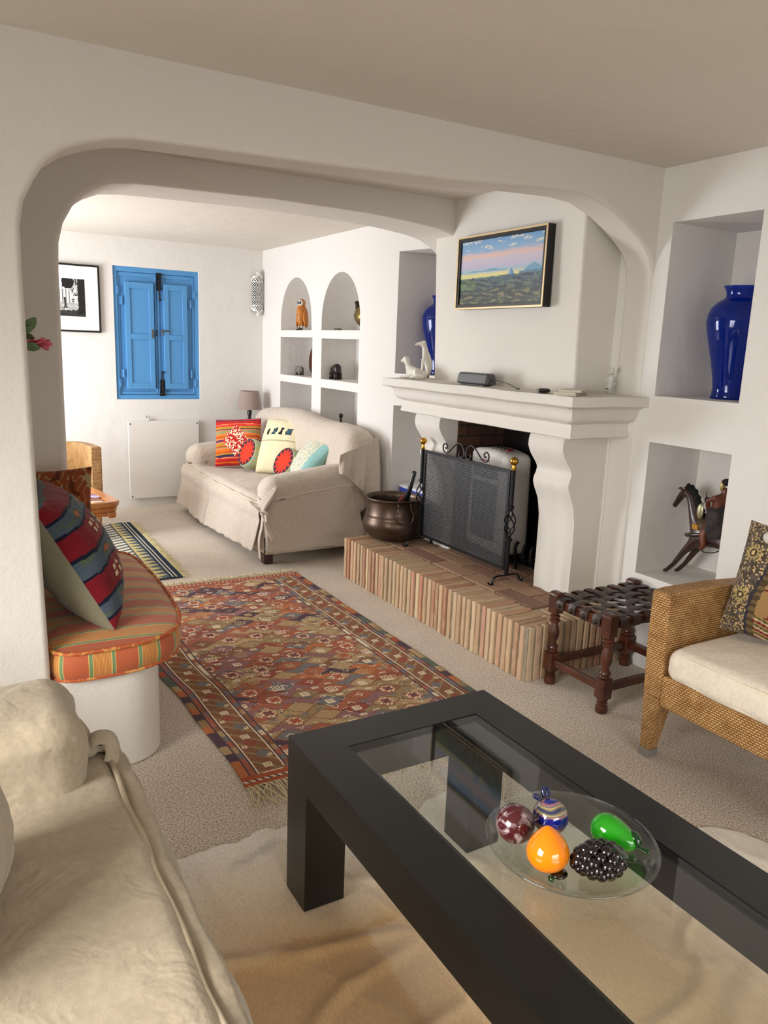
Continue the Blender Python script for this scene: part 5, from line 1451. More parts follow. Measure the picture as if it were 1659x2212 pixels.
# ------------------------------------------------------------------ coffee table
M_blackwood = mat('black_stained_wood', '#0e0e0d', 0.34, bump=(8, 0.05, 0.004), spec=0.5)
def fresnel(nt, ior):
    # same reflectance from both sides of a thin pane
    fr = nt.nodes.new('ShaderNodeFresnel'); ge = nt.nodes.new('ShaderNodeNewGeometry'); ma = nt.nodes.new('ShaderNodeMath'); ma.operation = 'MULTIPLY_ADD'
    ma.inputs[1].default_value = 1/ior-ior; ma.inputs[2].default_value = ior; nt.links.new(ge.outputs['Backfacing'], ma.inputs[0]); nt.links.new(ma.outputs[0], fr.inputs[0]); return fr
def thin_glass(name, tint=(0.97, 0.99, 0.98), ior=1.45, rough=0.0):
    m = bpy.data.materials.new(name); m.use_nodes = True; nt = m.node_tree; nt.nodes.remove(nt.nodes['Principled BSDF']); out = nt.nodes['Material Output']
    tr = nt.nodes.new('ShaderNodeBsdfTransparent'); tr.inputs[0].default_value = tuple(tint)+(1,)
    gl = nt.nodes.new('ShaderNodeBsdfGlossy'); gl.inputs['Roughness'].default_value = rough
    fr = fresnel(nt, ior); mx = nt.nodes.new('ShaderNodeMixShader')
    nt.links.new(fr.outputs[0], mx.inputs[0]); nt.links.new(tr.outputs[0], mx.inputs[1]); nt.links.new(gl.outputs[0], mx.inputs[2]); nt.links.new(mx.outputs[0], out.inputs[0]); return m
M_glass = thin_glass('table_glass', (0.95, 0.975, 0.965), 1.5)
def coffee_table():
    X0, X1, Y0, Y1, Z = 0.812, 1.512, 0.30, 1.867, 0.50
    T = thing('coffee_table', 'heavy black stained wood coffee table with clear glass top standing on the cowhide', 'table', ((X0+X1)/2, (Y0+Y1)/2, 0)); O = Vector(T.location)
    w, h = 0.127, 0.12
    def fin(name, bm, m=M_blackwood, **k):
        bmesh.ops.translate(bm, verts=bm.verts, vec=-O); return obj(name, bm, m, T, **k)
    for a, b in (((X0, Y0, Z-h), (X0+w, Y1, Z)), ((X1-w, Y0, Z-h), (X1, Y1, Z))):
        bm = B(); box2(bm, a, b); fin('side_rail', bm)
    for a, b in (((X0+w, Y1-w, Z-h), (X1-w, Y1, Z)), ((X0+w, Y0, Z-h), (X1-w, Y0+w, Z))):
        bm = B(); box2(bm, a, b); fin('end_rail', bm)
    for x in (X0, X1-w):
        for y in (Y0, Y1-w): bm = B(); box2(bm, (x, y, 0.010), (x+w, y+w, Z-h+0.0)); fin('leg', bm)
    bm = B(); box2(bm, (X0+w+0.001, Y0+w+0.001, Z-0.014), (X1-w-0.001, Y1-w-0.001, Z-0.002)); fin('glass_top', bm, M_glass)
    bm = B()
    for (a, b) in (((X0+w, Y0+w, Z-0.03), (X0+w+0.02, Y1-w, Z-0.0145)), ((X1-w-0.02, Y0+w, Z-0.03), (X1-w, Y1-w, Z-0.0145)), ((X0+w, Y1-w-0.02, Z-0.03), (X1-w, Y1-w, Z-0.0145)), ((X0+w, Y0+w, Z-0.03), (X1-w, Y0+w+0.02, Z-0.0145))): box2(bm, a, b)
    fin('glass_ledge', bm)
coffee_table()

# glass platter with five glass fruits
ZT = 0.4985
def platter():
    bm = B(); prof = [(0.0001, 0.0), (0.10, 0.0), (0.13, 0.004), (0.165, 0.016), (0.190, 0.030), (0.1925, 0.033), (0.190, 0.0355), (0.163, 0.0215), (0.13, 0.0095), (0.10, 0.0055), (0.0001, 0.0055)]
    lathe(bm, prof, 96); tag(obj('glass_platter', bm, thin_glass('platter_glass', (0.93, 0.965, 0.95), 1.7), smooth=True, loc=(1.172, 1.10, ZT+0.0005)), 'shallow round clear glass platter on the glass top of the coffee table', 'platter')
platter()
def gloss(name, col, var=None, rough=0.06, trans=0.0, bump=None):
    return mat(name, col, rough, var=var, coat=0.6, spec=0.5, trans=trans, ior=1.45, bump=bump)
M_ggreen = gloss('bottle_green_glass', '#0f4a1a', trans=0.55)
def fruits():
    g = 'glass fruits on the platter'; zb = ZT+0.0068
    F = thing('glass_plum', 'purple and white swirled round glass fruit on the platter', 'glass fruit', (1.078, 1.185, zb), group=g)
    M = gloss('purple_swirl', '#4b1820', var=(16, '#d8c8cc', 0.55, 0.85))
    nt = M.node_tree; n = [x for x in nt.nodes if x.type == 'TEX_NOISE'][0]; n.inputs['Distortion'].default_value = 4.0; n.inputs['Detail'].default_value = 2
    bm = B(); ball(bm, (0, 0, 0.044), 0.0445, 36, 24, s=(1, 1, 0.99)); obj('body', bm, M, F, smooth=True)
    bm = B(); tube(bm, bez([(0.036, -0.012, 0.046), (0.048, -0.014, 0.048), (0.056, -0.012, 0.05)], 4), [0.006, 0.005, 0.005, 0.005, 0.0055, 0.006, 0.006, 0.007, 0.007], 10); obj('stalk', bm, gloss('clear_purple', '#6b4a55', trans=0.6), F, smooth=True)
    F = thing('glass_pomegranate', 'blue swirled glass fruit with small crown lying behind the orange one', 'glass fruit', (1.172, 1.172, zb), group=g)
    m, nt, b = nodes_of('blue_swirl'); b.inputs['Roughness'].default_value = 0.06; setin(b, 'Coat Weight', 1.0)
    tc = nt.nodes.new('ShaderNodeTexCoord'); wv = nt.nodes.new('ShaderNodeTexWave'); wv.inputs['Scale'].default_value = 7; wv.inputs['Distortion'].default_value = 5; wv.inputs['Detail'].default_value = 2; wv.bands_direction = 'Z'
    nt.links.new(tc.outputs['Object'], wv.inputs['Vector']); r = nt.nodes.new('ShaderNodeValToRGB'); r.color_ramp.elements[0].color = hexc('#0f1d7a'); r.color_ramp.elements[0].position = 0.35
    r.color_ramp.elements[1].color = hexc('#1a2c55'); e = r.color_ramp.elements.new(0.55); e.color = hexc('#a8705a'); e = r.color_ramp.elements.new(0.72); e.color = hexc('#46607c'); e = r.color_ramp.elements.new(0.8); e.color = hexc('#b8a060')
    nt.links.new(wv.outputs['Color'], r.inputs['Fac']); nt.links.new(r.outputs['Color'], b.inputs['Base Color'])
    bm = B(); ball(bm, (0, 0, 0.041), 0.042, 32, 22, s=(1.0, 1.0, 0.98)); obj('body', bm, m, F, smooth=True)
    Mc = gloss('clear_blue', '#28305e', trans=0.5)
    for q in (((-0.014, 0.02, 0.076), (-0.026, 0.028, 0.086), (-0.03, 0.026, 0.083)), ((0.0, 0.024, 0.076), (0.004, 0.034, 0.09), (0.012, 0.036, 0.096)), ((0.008, 0.022, 0.078), (0.014, 0.03, 0.088), (0.015, 0.034, 0.095))):
        bm = B(); tube(bm, bez(list(q), 4), [0.005, 0.006, 0.006, 0.007, 0.007, 0.006, 0.005, 0.004, 0.003], 10); obj('crown_point', bm, Mc, F, smooth=True)
    F = thing('glass_orange_pear', 'opaque bright orange teardrop glass fruit at the front of the platter', 'glass fruit', (1.072, 1.065, zb), group=g)
    bm = B(); ax = Vector((0.04, 0.14, 0.9)).normalized(); Mr = Vector((0, 0, 1)).rotation_difference(ax).to_matrix()
    lathe(bm, [(0.0001, 0.0), (0.020, 0.0015), (0.034, 0.010), (0.044, 0.024), (0.0475, 0.040), (0.044, 0.056), (0.034, 0.072), (0.020, 0.086), (0.009, 0.095), (0.0001, 0.0985)], 36, M=Mr, c=(0, 0, 0.006)); obj('body', bm, gloss('opaque_orange', '#ea8208'), F, smooth=True, subsurf=1)
    bm = B(); ball(bm, (-0.014, -0.026, 0.007), 1, 10, 8, s=(0.006, 0.009, 0.006)); obj('stalk', bm, M_ggreen, F, smooth=True)
    bm = B(); ball(bm, (0.012, -0.022, 0.008), 1, 12, 8, s=(0.02, 0.018, 0.007)); obj('leaf', bm, gloss('dark_leaf', '#1c1408', trans=0.2), F, smooth=True)
    F = thing('glass_grapes', 'dark purple black glass bunch of grapes with green leaf on the platter', 'glass fruit', (1.165, 1.005, zb), rz=radians(-20), group=g)
    bm = B(); R = random.Random(8); Mg = gloss('black_grape_glass', '#0d0406', rough=0.12)
    pts = []
    for k in range(58):
        ph = k*2.39996; t = (k+0.5)/58; z = 1-2*t; rr = sqrt(1-z*z)
        dirv = Vector((z, rr*cos(ph), rr*sin(ph))); s = (0.058 if dirv.x < 0 else 0.046, 0.036, 0.030)
        tap = 1-0.25*max(0, -dirv.x)
        p = Vector((dirv.x*s[0], dirv.y*s[1]*tap, 0.039+dirv.z*s[2]*tap)); pts.append(p)
    for p in pts: ball(bm, p, 0.0122+0.0018*R.random(), 14, 10)
    ball(bm, (-0.002, 0, 0.039), 1, 16, 10, s=(0.05, 0.032, 0.027))
    obj('grape_cluster', bm, Mg, F, smooth=True)
    bm = B(); ball(bm, (0.034, -0.004, 0.058), 1, 16, 10, s=(0.03, 0.026, 0.012), M=roty(0.5)); obj('leaf', bm, gloss('green_leaf_glass', '#143820', trans=0.4), F, smooth=True)
    bm = B(); tube(bm, bez([(0.045, 0, 0.045), (0.062, -0.006, 0.042), (0.075, -0.012, 0.043)], 4), [0.008, 0.007, 0.006, 0.007, 0.008, 0.009, 0.009, 0.009, 0.007], 10); obj('stalk', bm, M_ggreen, F, smooth=True)
    F = thing('glass_green_pear', 'bright green pear shaped glass fruit at the right of the platter', 'glass fruit', (1.255, 1.065, zb+0.004), group=g)
    ax = Vector((0.35, -0.9, -0.12)).normalized(); Mr = Vector((0, 0, 1)).rotation_difference(ax).to_matrix()
    bm = B(); lathe(bm, [(0.0001, -0.046), (0.018, -0.042), (0.032, -0.030), (0.038, -0.012), (0.037, 0.006), (0.031, 0.026), (0.024, 0.044), (0.018, 0.056), (0.012, 0.062), (0.0001, 0.064)], 32, M=Mr, c=(0, 0, 0.038)); obj('body', bm, gloss('bright_green_glass', '#1f8f14'), F, smooth=True, subsurf=1)
    bm = B(); ball(bm, (0.024, -0.045, 0.04), 1, 14, 10, s=(0.015, 0.022, 0.018)); obj('leaf', bm, M_ggreen, F, smooth=True)
    bm = B(); tube(bm, bez([(0.02, -0.056, 0.03), (0.028, -0.072, 0.026), (0.036, -0.082, 0.026)], 4), [0.006]*5+[0.007]*4, 10); obj('stalk', bm, M_ggreen, F, smooth=True)
fruits()

# ------------------------------------------------------------------ wicker
def wicker_mat(name, c1, c2, mortar, bw=0.016, rh=0.0095):
    m, nt, b = nodes_of(name)
    uv = nt.nodes.new('ShaderNodeUVMap'); uv.uv_map = 'UVMap'
    br = nt.nodes.new('ShaderNodeTexBrick'); br.inputs['Scale'].default_value = 1; br.inputs['Brick Width'].default_value = bw; br.inputs['Row Height'].default_value = rh; br.inputs['Mortar Size'].default_value = 0.0034; br.inputs['Mortar Smooth'].default_value = 1.0
    br.inputs['Color1'].default_value = hexc(c1); br.inputs['Color2'].default_value = hexc(c2); br.inputs['Mortar'].default_value = hexc(mortar); br.offset = 0.5
    nt.links.new(uv.outputs['UV'], br.inputs['Vector'])
    tc = nt.nodes.new('ShaderNodeTexCoord'); n = nt.nodes.new('ShaderNodeTexNoise'); n.inputs['Scale'].default_value = 14; n.inputs['Detail'].default_value = 3; nt.links.new(tc.outputs['Object'], n.inputs['Vector'])
    r = nt.nodes.new('ShaderNodeValToRGB'); r.color_ramp.elements[0].color = (0.72, 0.66, 0.58, 1); r.color_ramp.elements[0].position = 0.35; r.color_ramp.elements[1].color = (1, 1, 1, 1); r.color_ramp.elements[1].position = 0.6
    nt.links.new(n.outputs['Fac'], r.inputs['Fac']); mx = nt.nodes.new('ShaderNodeMix'); mx.data_type = 'RGBA'; mx.blend_type = 'MULTIPLY'; mx.inputs['Factor'].default_value = 1
    nt.links.new(br.outputs['Color'], mx.inputs['A']); nt.links.new(r.outputs['Color'], mx.inputs['B']); nt.links.new(mx.outputs['Result'], b.inputs['Base Color'])
    bp = nt.nodes.new('ShaderNodeBump'); bp.inputs['Strength'].default_value = 0.9; bp.inputs['Distance'].default_value = 0.003; bp.invert = True
    nt.links.new(br.outputs['Fac'], bp.inputs['Height']); nt.links.new(bp.outputs['Normal'], b.inputs['Normal'])
    b.inputs['Roughness'].default_value = 0.5; return m
M_wicker = wicker_mat('woven_cane', '#e0b880', '#d0a060', '#80552a')
def box_uv(o):
    me = o.data; uv = me.uv_layers.new(name='UVMap')
    for p in me.polygons:
        n = p.normal; a = (abs(n.x), abs(n.y), abs(n.z)); k = a.index(max(a))
        for li in p.loop_indices:
            c = me.vertices[me.loops[li].vertex_index].co
            uv.data[li].uv = {0: (c.y, c.z), 1: (c.x, c.z), 2: (c.x, c.y)}[k]
    return o

def wicker_armchair():
    T = thing('wicker_armchair', 'woven cane armchair with silver capped legs at the right edge of the room', 'armchair', (2.74, 1.53, 0)); O = Vector(T.location)
    def fin(name, bm, m=M_wicker, uv=True, par=T, **k):
        bmesh.ops.translate(bm, verts=bm.verts, vec=-O); o = obj(name, bm, m, par, **k)
        if uv: box_uv(o)
        return o
    XF, XB = 2.41, 3.05
    for ya, yb in ((1.872, 1.962), (1.10, 1.19)):
        bm = B()
        prism(bm, [(XF, 0.265), (XF-0.012, 0.48), (XF-0.012, 0.705), (XF+0.05, 0.712), (2.70, 0.708), (2.98, 0.690), (XB, 0.69), (XB, 0.265)], ya, yb, 'y')
        fin('arm_panel', bm, bevel=(0.012, 3, 40))
    bm = B(); prism(bm, [(XB-0.09, 0.265), (XB, 0.265), (XB+0.05, 0.80), (XB-0.04, 0.80)], 1.19, 1.872, 'y'); fin('back_panel', bm, bevel=(0.012, 3, 40))
    bm = B(); box2(bm, (XF-0.004, 1.19, 0.245), (XF+0.05, 1.872, 0.375)); fin('front_apron', bm, bevel=(0.008, 2, 40))
    bm = B(); box2(bm, (XF+0.05, 1.19, 0.28), (XB-0.09, 1.872, 0.365)); fin('seat_platform', bm)
    for x, sx in ((XF, 1), (XB-0.09, -1)):
        for y in (1.11, 1.872):
            bm = B(); w0, w1 = 0.085, 0.048
            a = [(x, y), (x+w0, y), (x+w0, y+w0), (x, y+w0)]; cx = x+0.005 if sx > 0 else x+w0-w1-0.005; cy = y+0.03 if y > 1.5 else y+0.01
            b = [(cx, cy), (cx+w1, cy), (cx+w1, cy+w1), (cx, cy+w1)]
            va = [bm.verts.new((p[0], p[1], 0.27)) for p in a]; vb = [bm.verts.new((p[0], p[1], 0.032)) for p in b]
            bm.faces.new(va); bm.faces.new(vb[::-1])
            for i in range(4): bm.faces.new((va[i], vb[i], vb[(i+1) % 4], va[(i+1) % 4]))
            lg = fin('leg', bm, bevel=(0.004, 2, 40))
            bm = B(); box2(bm, (cx-0.003, cy-0.003, 0.0), (cx+w1+0.003, cy+w1+0.003, 0.036)); fin('foot_cap', bm, mat('silver_cap', '#a9a8a6', 0.35, 0.7), uv=False, par=lg, bevel=(0.002, 2))
    S = thing('seat_cushion', 'cream piped seat cushion on the near wicker armchair', 'cushion', (2.70, 1.53, 0.367))
    bm = B(); c = (0, 0, 0.065)
    def fc(p, n):
        q = Vector(p)
        if p.z > 0: q.z += 0.022*(1-(p.y/0.34)**2)*(1-(p.x/0.32)**2)+0.003*sin(p.y*60+p.x*9)*max(0, nz((p.x*4, p.y*4, 1)))
        if p.x < 0: q.x -= 0.018*cos(p.y*4)
        return q + n*0.004*nz(p, 9)
    rbox(bm, c, (0.60, 0.675, 0.13), 0.05, n=50, fn=fc); b_ = obj('cushion_body', bm, M_cream, S, smooth=True)
    for z, r in ((0.112, 0.005), (0.016, 0.005)):
        bm = B(); L = []
        for i in range(48):
            a = 2*pi*i/48; cxx = abs(cos(a))**0.28*(1 if cos(a) > 0 else -1); cyy = abs(sin(a))**0.28*(1 if sin(a) > 0 else -1); L.append((0.287*cxx-(0.018*cos(cyy*1.3) if cxx < 0 else 0), 0.325*cyy, z+0.004))
        tube(bm, L, r, 8, closed=True); obj('piping', bm, mat('cream_piping', '#e3d8c2', 0.8), S, smooth=True)
wicker_armchair()
def tapestry_fn(u, v, fr, n):
    # patchwork: grey floral border at the left, striped cloth panels
    k = hexc('#9a7a50')
    if not fr: return hexc('#5a4a3a')
    ub = -0.42+0.08*sin(v*3)
    if u < ub-0.05:
        q = nz((u*9, v*9, 1)); p = nz((u*18, v*18, 4)); k = hexc('#5b524a') if q < 0 else hexc('#4b4236')
        if abs(p) < 0.07: k = hexc('#c2a577')
        for vc in (0.45, -0.3):
            r = sqrt(((u+0.72)*1.0)**2+(v-vc)**2); a = atan2(v-vc, u+0.72)
            if r < 0.17*(0.75+0.25*cos(a*12)) and r > 0.07: k = hexc('#a7945f')
            elif r < 0.07: k = hexc('#3a3530') if r > 0.035 else hexc('#cbb17e')
        return k
    if u < ub: return hexc('#33303c')
    if u < ub+0.12: return hexc('#6b5a3c') if (int(v*16) % 2) else hexc('#4d3f2c')
    du = u-ub-0.12
    if v < -0.55: return [hexc('#6a2020'), hexc('#bda98a'), hexc('#56502a'), hexc('#9a7a50')][int((v*30+du*6) % 4)]
    if v > 0.15: k = hexc('#b98a70') if v < 0.6 else hexc('#8a7b52')
    for a_, c_ in ((0.2, '#6e1c22'), (0.30, '#4a3b32'), (0.34, '#cfc2ad'), (0.38, '#4a3b32'), (0.52, '#6e1c22'), (0.66, '#5c5a2c'), (0.8, '#6e1c22')):
        if abs(du-a_+0.08*v) < 0.018: k = hexc(c_)
    for a_, c_ in ((0.2, '#4a2020'), (0.5, '#8d3b34'), (-0.1, '#5a2a26')):
        if abs(v-a_) < 0.02: k = hexc(c_)
    return k
pillow('tapestry_cushion', 'patchwork tapestry cushion on the near wicker armchair', 0.46, 0.46, 0.15, tapestry_fn, (2.82, 1.65, 0.735), (radians(-15), radians(3), radians(-80)), pinch=0.06, n=100)
bm = B(); ball(bm, (0, 0, 0), 0.024, 16, 12); tag(obj('pompom', bm, mat('white_yarn', '#e6e2da', 1.0, bump=(200, 1.0, 0.01)), smooth=True, loc=(2.775, 1.745, 0.93)), 'white yarn pompom at the corner of the patchwork cushion', 'pompom')

def far_wicker():
    T = thing('barrel_wicker_chair', 'rounded woven cane tub chair in the far left corner behind the cane table', 'armchair', (0.72, 6.66, 0.012)); O = Vector(T.location)
    out = bez([(1.115, 6.27, 0), (1.12, 6.45, 0), (1.10, 6.75, 0), (1.0, 6.98, 0), (0.72, 7.08, 0), (0.44, 6.98, 0), (0.34, 6.75, 0), (0.32, 6.45, 0), (0.325, 6.27, 0)], 8)
    inn = bez([(1.035, 6.27, 0), (1.04, 6.45, 0), (1.02, 6.72, 0), (0.95, 6.9, 0), (0.72, 7.0, 0), (0.49, 6.9, 0), (0.42, 6.72, 0), (0.40, 6.45, 0), (0.405, 6.27, 0)], 8)
    bm = B(); n = len(out); zt = lambda i: 0.745-0.05*(1-abs(2*i/(n-1)-1))
    lay = bm.loops.layers.uv.new('UVMap'); L = [0]
    for i in range(1, n): L.append(L[-1]+(out[i]-out[i-1]).length)
    V = [[bm.verts.new((out[i].x-O.x, out[i].y-O.y, 0.25)) for i in range(n)], [bm.verts.new((out[i].x-O.x, out[i].y-O.y, zt(i))) for i in range(n)], [bm.verts.new((inn[i].x-O.x, inn[i].y-O.y, zt(i))) for i in range(n)], [bm.verts.new((inn[i].x-O.x, inn[i].y-O.y, 0.25)) for i in range(n)]]
    vv = [0.25, 0.745, 0.83, 1.33]
    for k in range(4):
        a, b = V[k], V[(k+1) % 4]
        for i in range(n-1):
            f = bm.faces.new((a[i], a[i+1], b[i+1], b[i])); 
            for lp, q in zip(f.loops, ((L[i], vv[k]), (L[i+1], vv[k]), (L[i+1], vv[(k+1) % 4] if k < 3 else 1.4), (L[i], vv[(k+1) % 4] if k < 3 else 1.4))): lp[lay].uv = q
    for i in (0, n-1):
        f = bm.faces.new((V[0][i], V[1][i], V[2][i], V[3][i]))
        for lp, q in zip(f.loops, ((0, 0.25), (0, 0.745), (0.08, 0.745), (0.08, 0.25))): lp[lay].uv = q
    obj('shell', bm, M_wicker, T, bevel=(0.01, 2, 50))
    bm = B(); prism(bm, [(v.x-O.x, v.y-O.y) for v in inn], 0.25, 0.35, 'z'); box_uv(obj('seat_base', bm, M_wicker, T))
    for x in (0.36, 1.075):
        for y in (6.31, 6.9):
            bm = B(); lathe(bm, [(0.022, 0), (0.026, 0.02), (0.034, 0.25)], 12, (x-O.x, y-O.y, 0), fn=lambda p, a: p*1.0)
            box_uv(obj('leg', bm, M_wicker, T, smooth=True))
    S = thing('round_seat_cushion', 'cream seat cushion on the far wicker tub chair', 'cushion', (0.72, 6.58, 0.363))
    bm = B(); rbox(bm, (0, 0, 0.058), (0.60, 0.62, 0.115), 0.045, n=20, fn=lambda p, n: Vector((p.x*(1-0.25*max(0, p.y/0.31)**2), p.y, p.z+(0.02*(1-(p.x/0.3)**2)*(1-(p.y/0.31)**2) if p.z > 0 else 0)))); obj('cushion_body', bm, M_cream, S, smooth=True)
    bm = B(); tube(bm, [(-0.29+0.58*i/20, -0.308, 0.10) for i in range(21)], 0.004, 6); obj('piping', bm, mat('seam_grey', '#b9b3a6', 0.8), S)
far_wicker()

M_cane = mat('honey_cane_wood', '#b9793f', 0.35, var=(9, '#a5652f'), bump=(30, 0.1, 0.003), coat=0.3)
M_canetop = mat('brown_woven_top', '#9a6a44', 0.5, var=(50, '#845334'), bump=(60, 0.3, 0.003))
def cane_table():
    T = thing('cane_side_table', 'honey coloured cane side table with rounded corners in the far left corner', 'table', (0.70, 5.62, 0.012), rz=radians(9)); O = Vector(T.location)
    def rr(w, d, r):
        pts = []
        for cx_, cy_, a0 in ((w/2-r, d/2-r, 0), (-w/2+r, d/2-r, 90), (-w/2+r, -d/2+r, 180), (w/2-r, -d/2+r, 270)):
            for i in range(7): a = radians(a0+90*i/6); pts.append((cx_+r*cos(a), cy_+r*sin(a)))
        return pts
    W_, D_ = 0.66, 0.66
    bm = B(); o1, i1 = rr(W_, D_, 0.08), rr(W_-0.13, D_-0.13, 0.03); n = len(o1)
    lv = [(o1, 0.455), (o1, 0.478), (o1, 0.490), (i1, 0.487), (i1, 0.468)]
    sc = [0.985, 1.0, 0.985, 1.0, 1.0]
    R_ = [[bm.verts.new((p[0]*s, p[1]*s, z)) for p in q] for (q, z), s in zip(lv, sc)]
    for k in range(len(R_)-1):
        for i in range(n): bm.faces.new((R_[k][i], R_[k][(i+1) % n], R_[k+1][(i+1) % n], R_[k+1][i]))
    bm.faces.new(R_[0][::-1]); bm.faces.new(R_[-1]); obj('tray_rim', bm, M_cane, T, auto=35)
    bm = B(); prism(bm, rr(W_-0.145, D_-0.145, 0.03), 0.468, 0.4735, 'z'); obj('woven_top', bm, M_canetop, T)
    bm = B(); prism(bm, rr(W_-0.03, D_-0.03, 0.07), 0.418, 0.452, 'z'); obj('lower_moulding', bm, M_cane, T, bevel=(0.01, 3, 40))
    for sx in (-1, 1):
        for sy in (-1, 1):
            bm = B(); tube(bm, bez([(sx*0.27, sy*0.27, 0.395), (sx*0.20, sy*0.21, 0.385), (sx*0.12, sy*0.13, 0.33), (sx*0.07, sy*0.07, 0.20), (sx*0.06, sy*0.06, 0.0)], 6), 0.018, 10); obj('bent_leg', bm, M_cane, T, smooth=True)
            bm = B(); rbox(bm, (sx*0.27, sy*0.27, 0.395), (0.055, 0.055, 0.05), 0.015, n=5); obj('corner_block', bm, M_cane, T, smooth=True)
    bm = B(); lathe(bm, [(0.075, 0.10), (0.08, 0.115), (0.075, 0.13)], 20); obj('binding_ring', bm, M_cane, T, auto=40)
    bm = B(); rbox(bm, (0, 0, 0.004), (0.10, 0.17, 0.008), 0.003, n=3); tag(obj('coaster', bm, mat('purple_print_card', '#cdb6d6', 0.4, var=(40, '#6a4a86', 0.45, 0.6)), loc=(0.915, 5.66, 0.487), rot=(0, 0, radians(58))), 'small purple and white patterned coaster on the cane side table', 'coaster')
    bm = B(); box2(bm, (-0.11, -0.045, 0), (0.11, 0.045, 0.0015)); tag(obj('paper_slip', bm, mat('white_paper_slip', '#e8e6e2', 0.6, var=(60, '#b9b6b0', 0.5, 0.7)), loc=(0.855, 5.42, 0.4865), rot=(0, 0, radians(6))), 'white printed paper strip near the front edge of the cane side table', 'paper')
cane_table()

# ------------------------------------------------------------------ strap stool
M_oak = mat('dark_reddish_oak', '#5a2e1c', 0.38, var=(12, '#3a1c12'), bump=(40, 0.15, 0.003), coat=0.25)
M_leather = mat('dark_brown_leather', '#2c1f1b', 0.42, var=(20, '#3c2c26'), bump=(60, 0.3, 0.002))
def stool():
    X0, X1, Y0, Y1, H = 2.52, 3.10, 2.262, 2.665, 0.462
    T = thing('leather_strap_stool', 'dark turned oak stool with woven brown leather strap seat beside the brick hearth', 'stool', ((X0+X1)/2, (Y0+Y1)/2, 0)); O = Vector(T.location)
    def fin(name, bm, m=M_oak, par=T, **k):
        bmesh.ops.translate(bm, verts=bm.verts, vec=-O); return obj(name, bm, m, par, **k)
    s = 0.056; k = 0
    for x in (X0+s/2, X1-s/2):
        for y in (Y0+s/2, Y1-s/2):
            bm = B(); rbox(bm, (x, y, 0.416), (s, s, 0.10), 0.008, n=6, fn=lambda p, n: p + Vector((0, 0, 0.010*(1-(p.x/0.03)**2) if p.z > 0.04 else 0)))
            rbox(bm, (x, y, 0.118), (s, s, 0.095), 0.003, n=4)
            lathe(bm, [(0.026, 0.0), (0.029, 0.010), (0.028, 0.03), (0.020, 0.038), (0.026, 0.046), (0.017, 0.053), (0.026, 0.062), (0.018, 0.072)], 20, (x, y, 0))
            lathe(bm, [(0.018, 0.16), (0.027, 0.172), (0.020, 0.182), (0.028, 0.192), (0.026, 0.200), (0.018, 0.208), (0.017, 0.222), (0.024, 0.24), (0.0275, 0.262), (0.026, 0.28), (0.018, 0.31), (0.017, 0.318), (0.027, 0.326), (0.027, 0.333), (0.018, 0.339), (0.025, 0.347), (0.025, 0.354), (0.016, 0.36), (0.018, 0.37)], 20, (x, y, 0))
            fin('leg', bm, auto=40)
    for y in (Y0+s/2, Y1-s/2):
        bm = B(); box2(bm, (X0+s, y-0.014, 0.10), (X1-s, y+0.014, 0.136)); fin('stretcher', bm, bevel=(0.003, 2))
        bm = B(); box2(bm, (X0+s, y-0.02, 0.405), (X1-s, y+0.02, 0.448)); fin('seat_rail', bm, bevel=(0.004, 2))
    for x in (X0+s/2, X1-s/2):
        bm = B(); box2(bm, (x-0.014, Y0+s, 0.10), (x+0.014, Y1-s, 0.136)); fin('stretcher', bm, bevel=(0.003, 2))
        bm = B(); box2(bm, (x-0.02, Y0+s, 0.40), (x+0.02, Y1-s, 0.445)); fin('seat_rail', bm, bevel=(0.004, 2))
    nX, nY = 4, 6
    ys = [Y0+s+0.028+i*((Y1-Y0-2*s-0.056)/(nX-1)) for i in range(nX)]; xs = [X0+s+0.03+i*((X1-X0-2*s-0.06)/(nY-1)) for i in range(nY)]
    w = 0.023
    for j, y in enumerate(ys):
        pts = [(X0-0.002, y, 0.405), (X0-0.003, y, 0.437), (X0+0.006, y, 0.4525)]
        for i in range(41):
            x = X0+0.03+(X1-X0-0.06)*i/40; t = (x-xs[0])/(xs[1]-xs[0]); pts.append((x, y, 0.455-0.006*sin(pi*i/40)+0.0055*cos(pi*(t+j))))
        pts += [(X1-0.006, y, 0.4525), (X1+0.003, y, 0.437), (X1+0.002, y, 0.405)]
        bm = B(); tube(bm, pts, w, 8, flat=(0.085, 1.0), up=(-1, 0, 0)); st = fin('strap', bm, M_leather, auto=50)
        bm = B(); ball(bm, (X0-0.004, y, 0.423), 1, 14, 8, s=(0.007, 0.012, 0.012)); fin('stud', bm, mat('dark_bronze_stud', '#3a332c', 0.35, 0.8), par=st, smooth=True) if False else None
        o = obj('stud', bm_from_ball((X0-0.004-O.x, y-O.y, 0.423-O.z), (0.007, 0.012, 0.012)), M_stud, st, smooth=True)
    for i_, x in enumerate(xs):
        pts = [(x, Y0-0.002, 0.41), (x, Y0-0.003, 0.437), (x, Y0+0.006, 0.4525)]
        for i in range(31):
            y = Y0+0.03+(Y1-Y0-0.06)*i/30; t = (y-ys[0])/(ys[1]-ys[0]); pts.append((x, y, 0.455-0.006*sin(pi*i/30)-0.0055*cos(pi*(t+i_))))
        pts += [(x, Y1-0.006, 0.4525), (x, Y1+0.003, 0.437), (x, Y1+0.002, 0.41)]
        bm = B(); tube(bm, pts, w, 8, flat=(0.085, 1.0), up=(0, -1, 0)); fin('strap', bm, M_leather, auto=50)
def bm_from_ball(c, s):
    bm = B(); ball(bm, c, 1, 14, 8, s=s); return bm
M_stud = mat('dark_bronze_stud', '#3a332c', 0.35, 0.8)
stool()
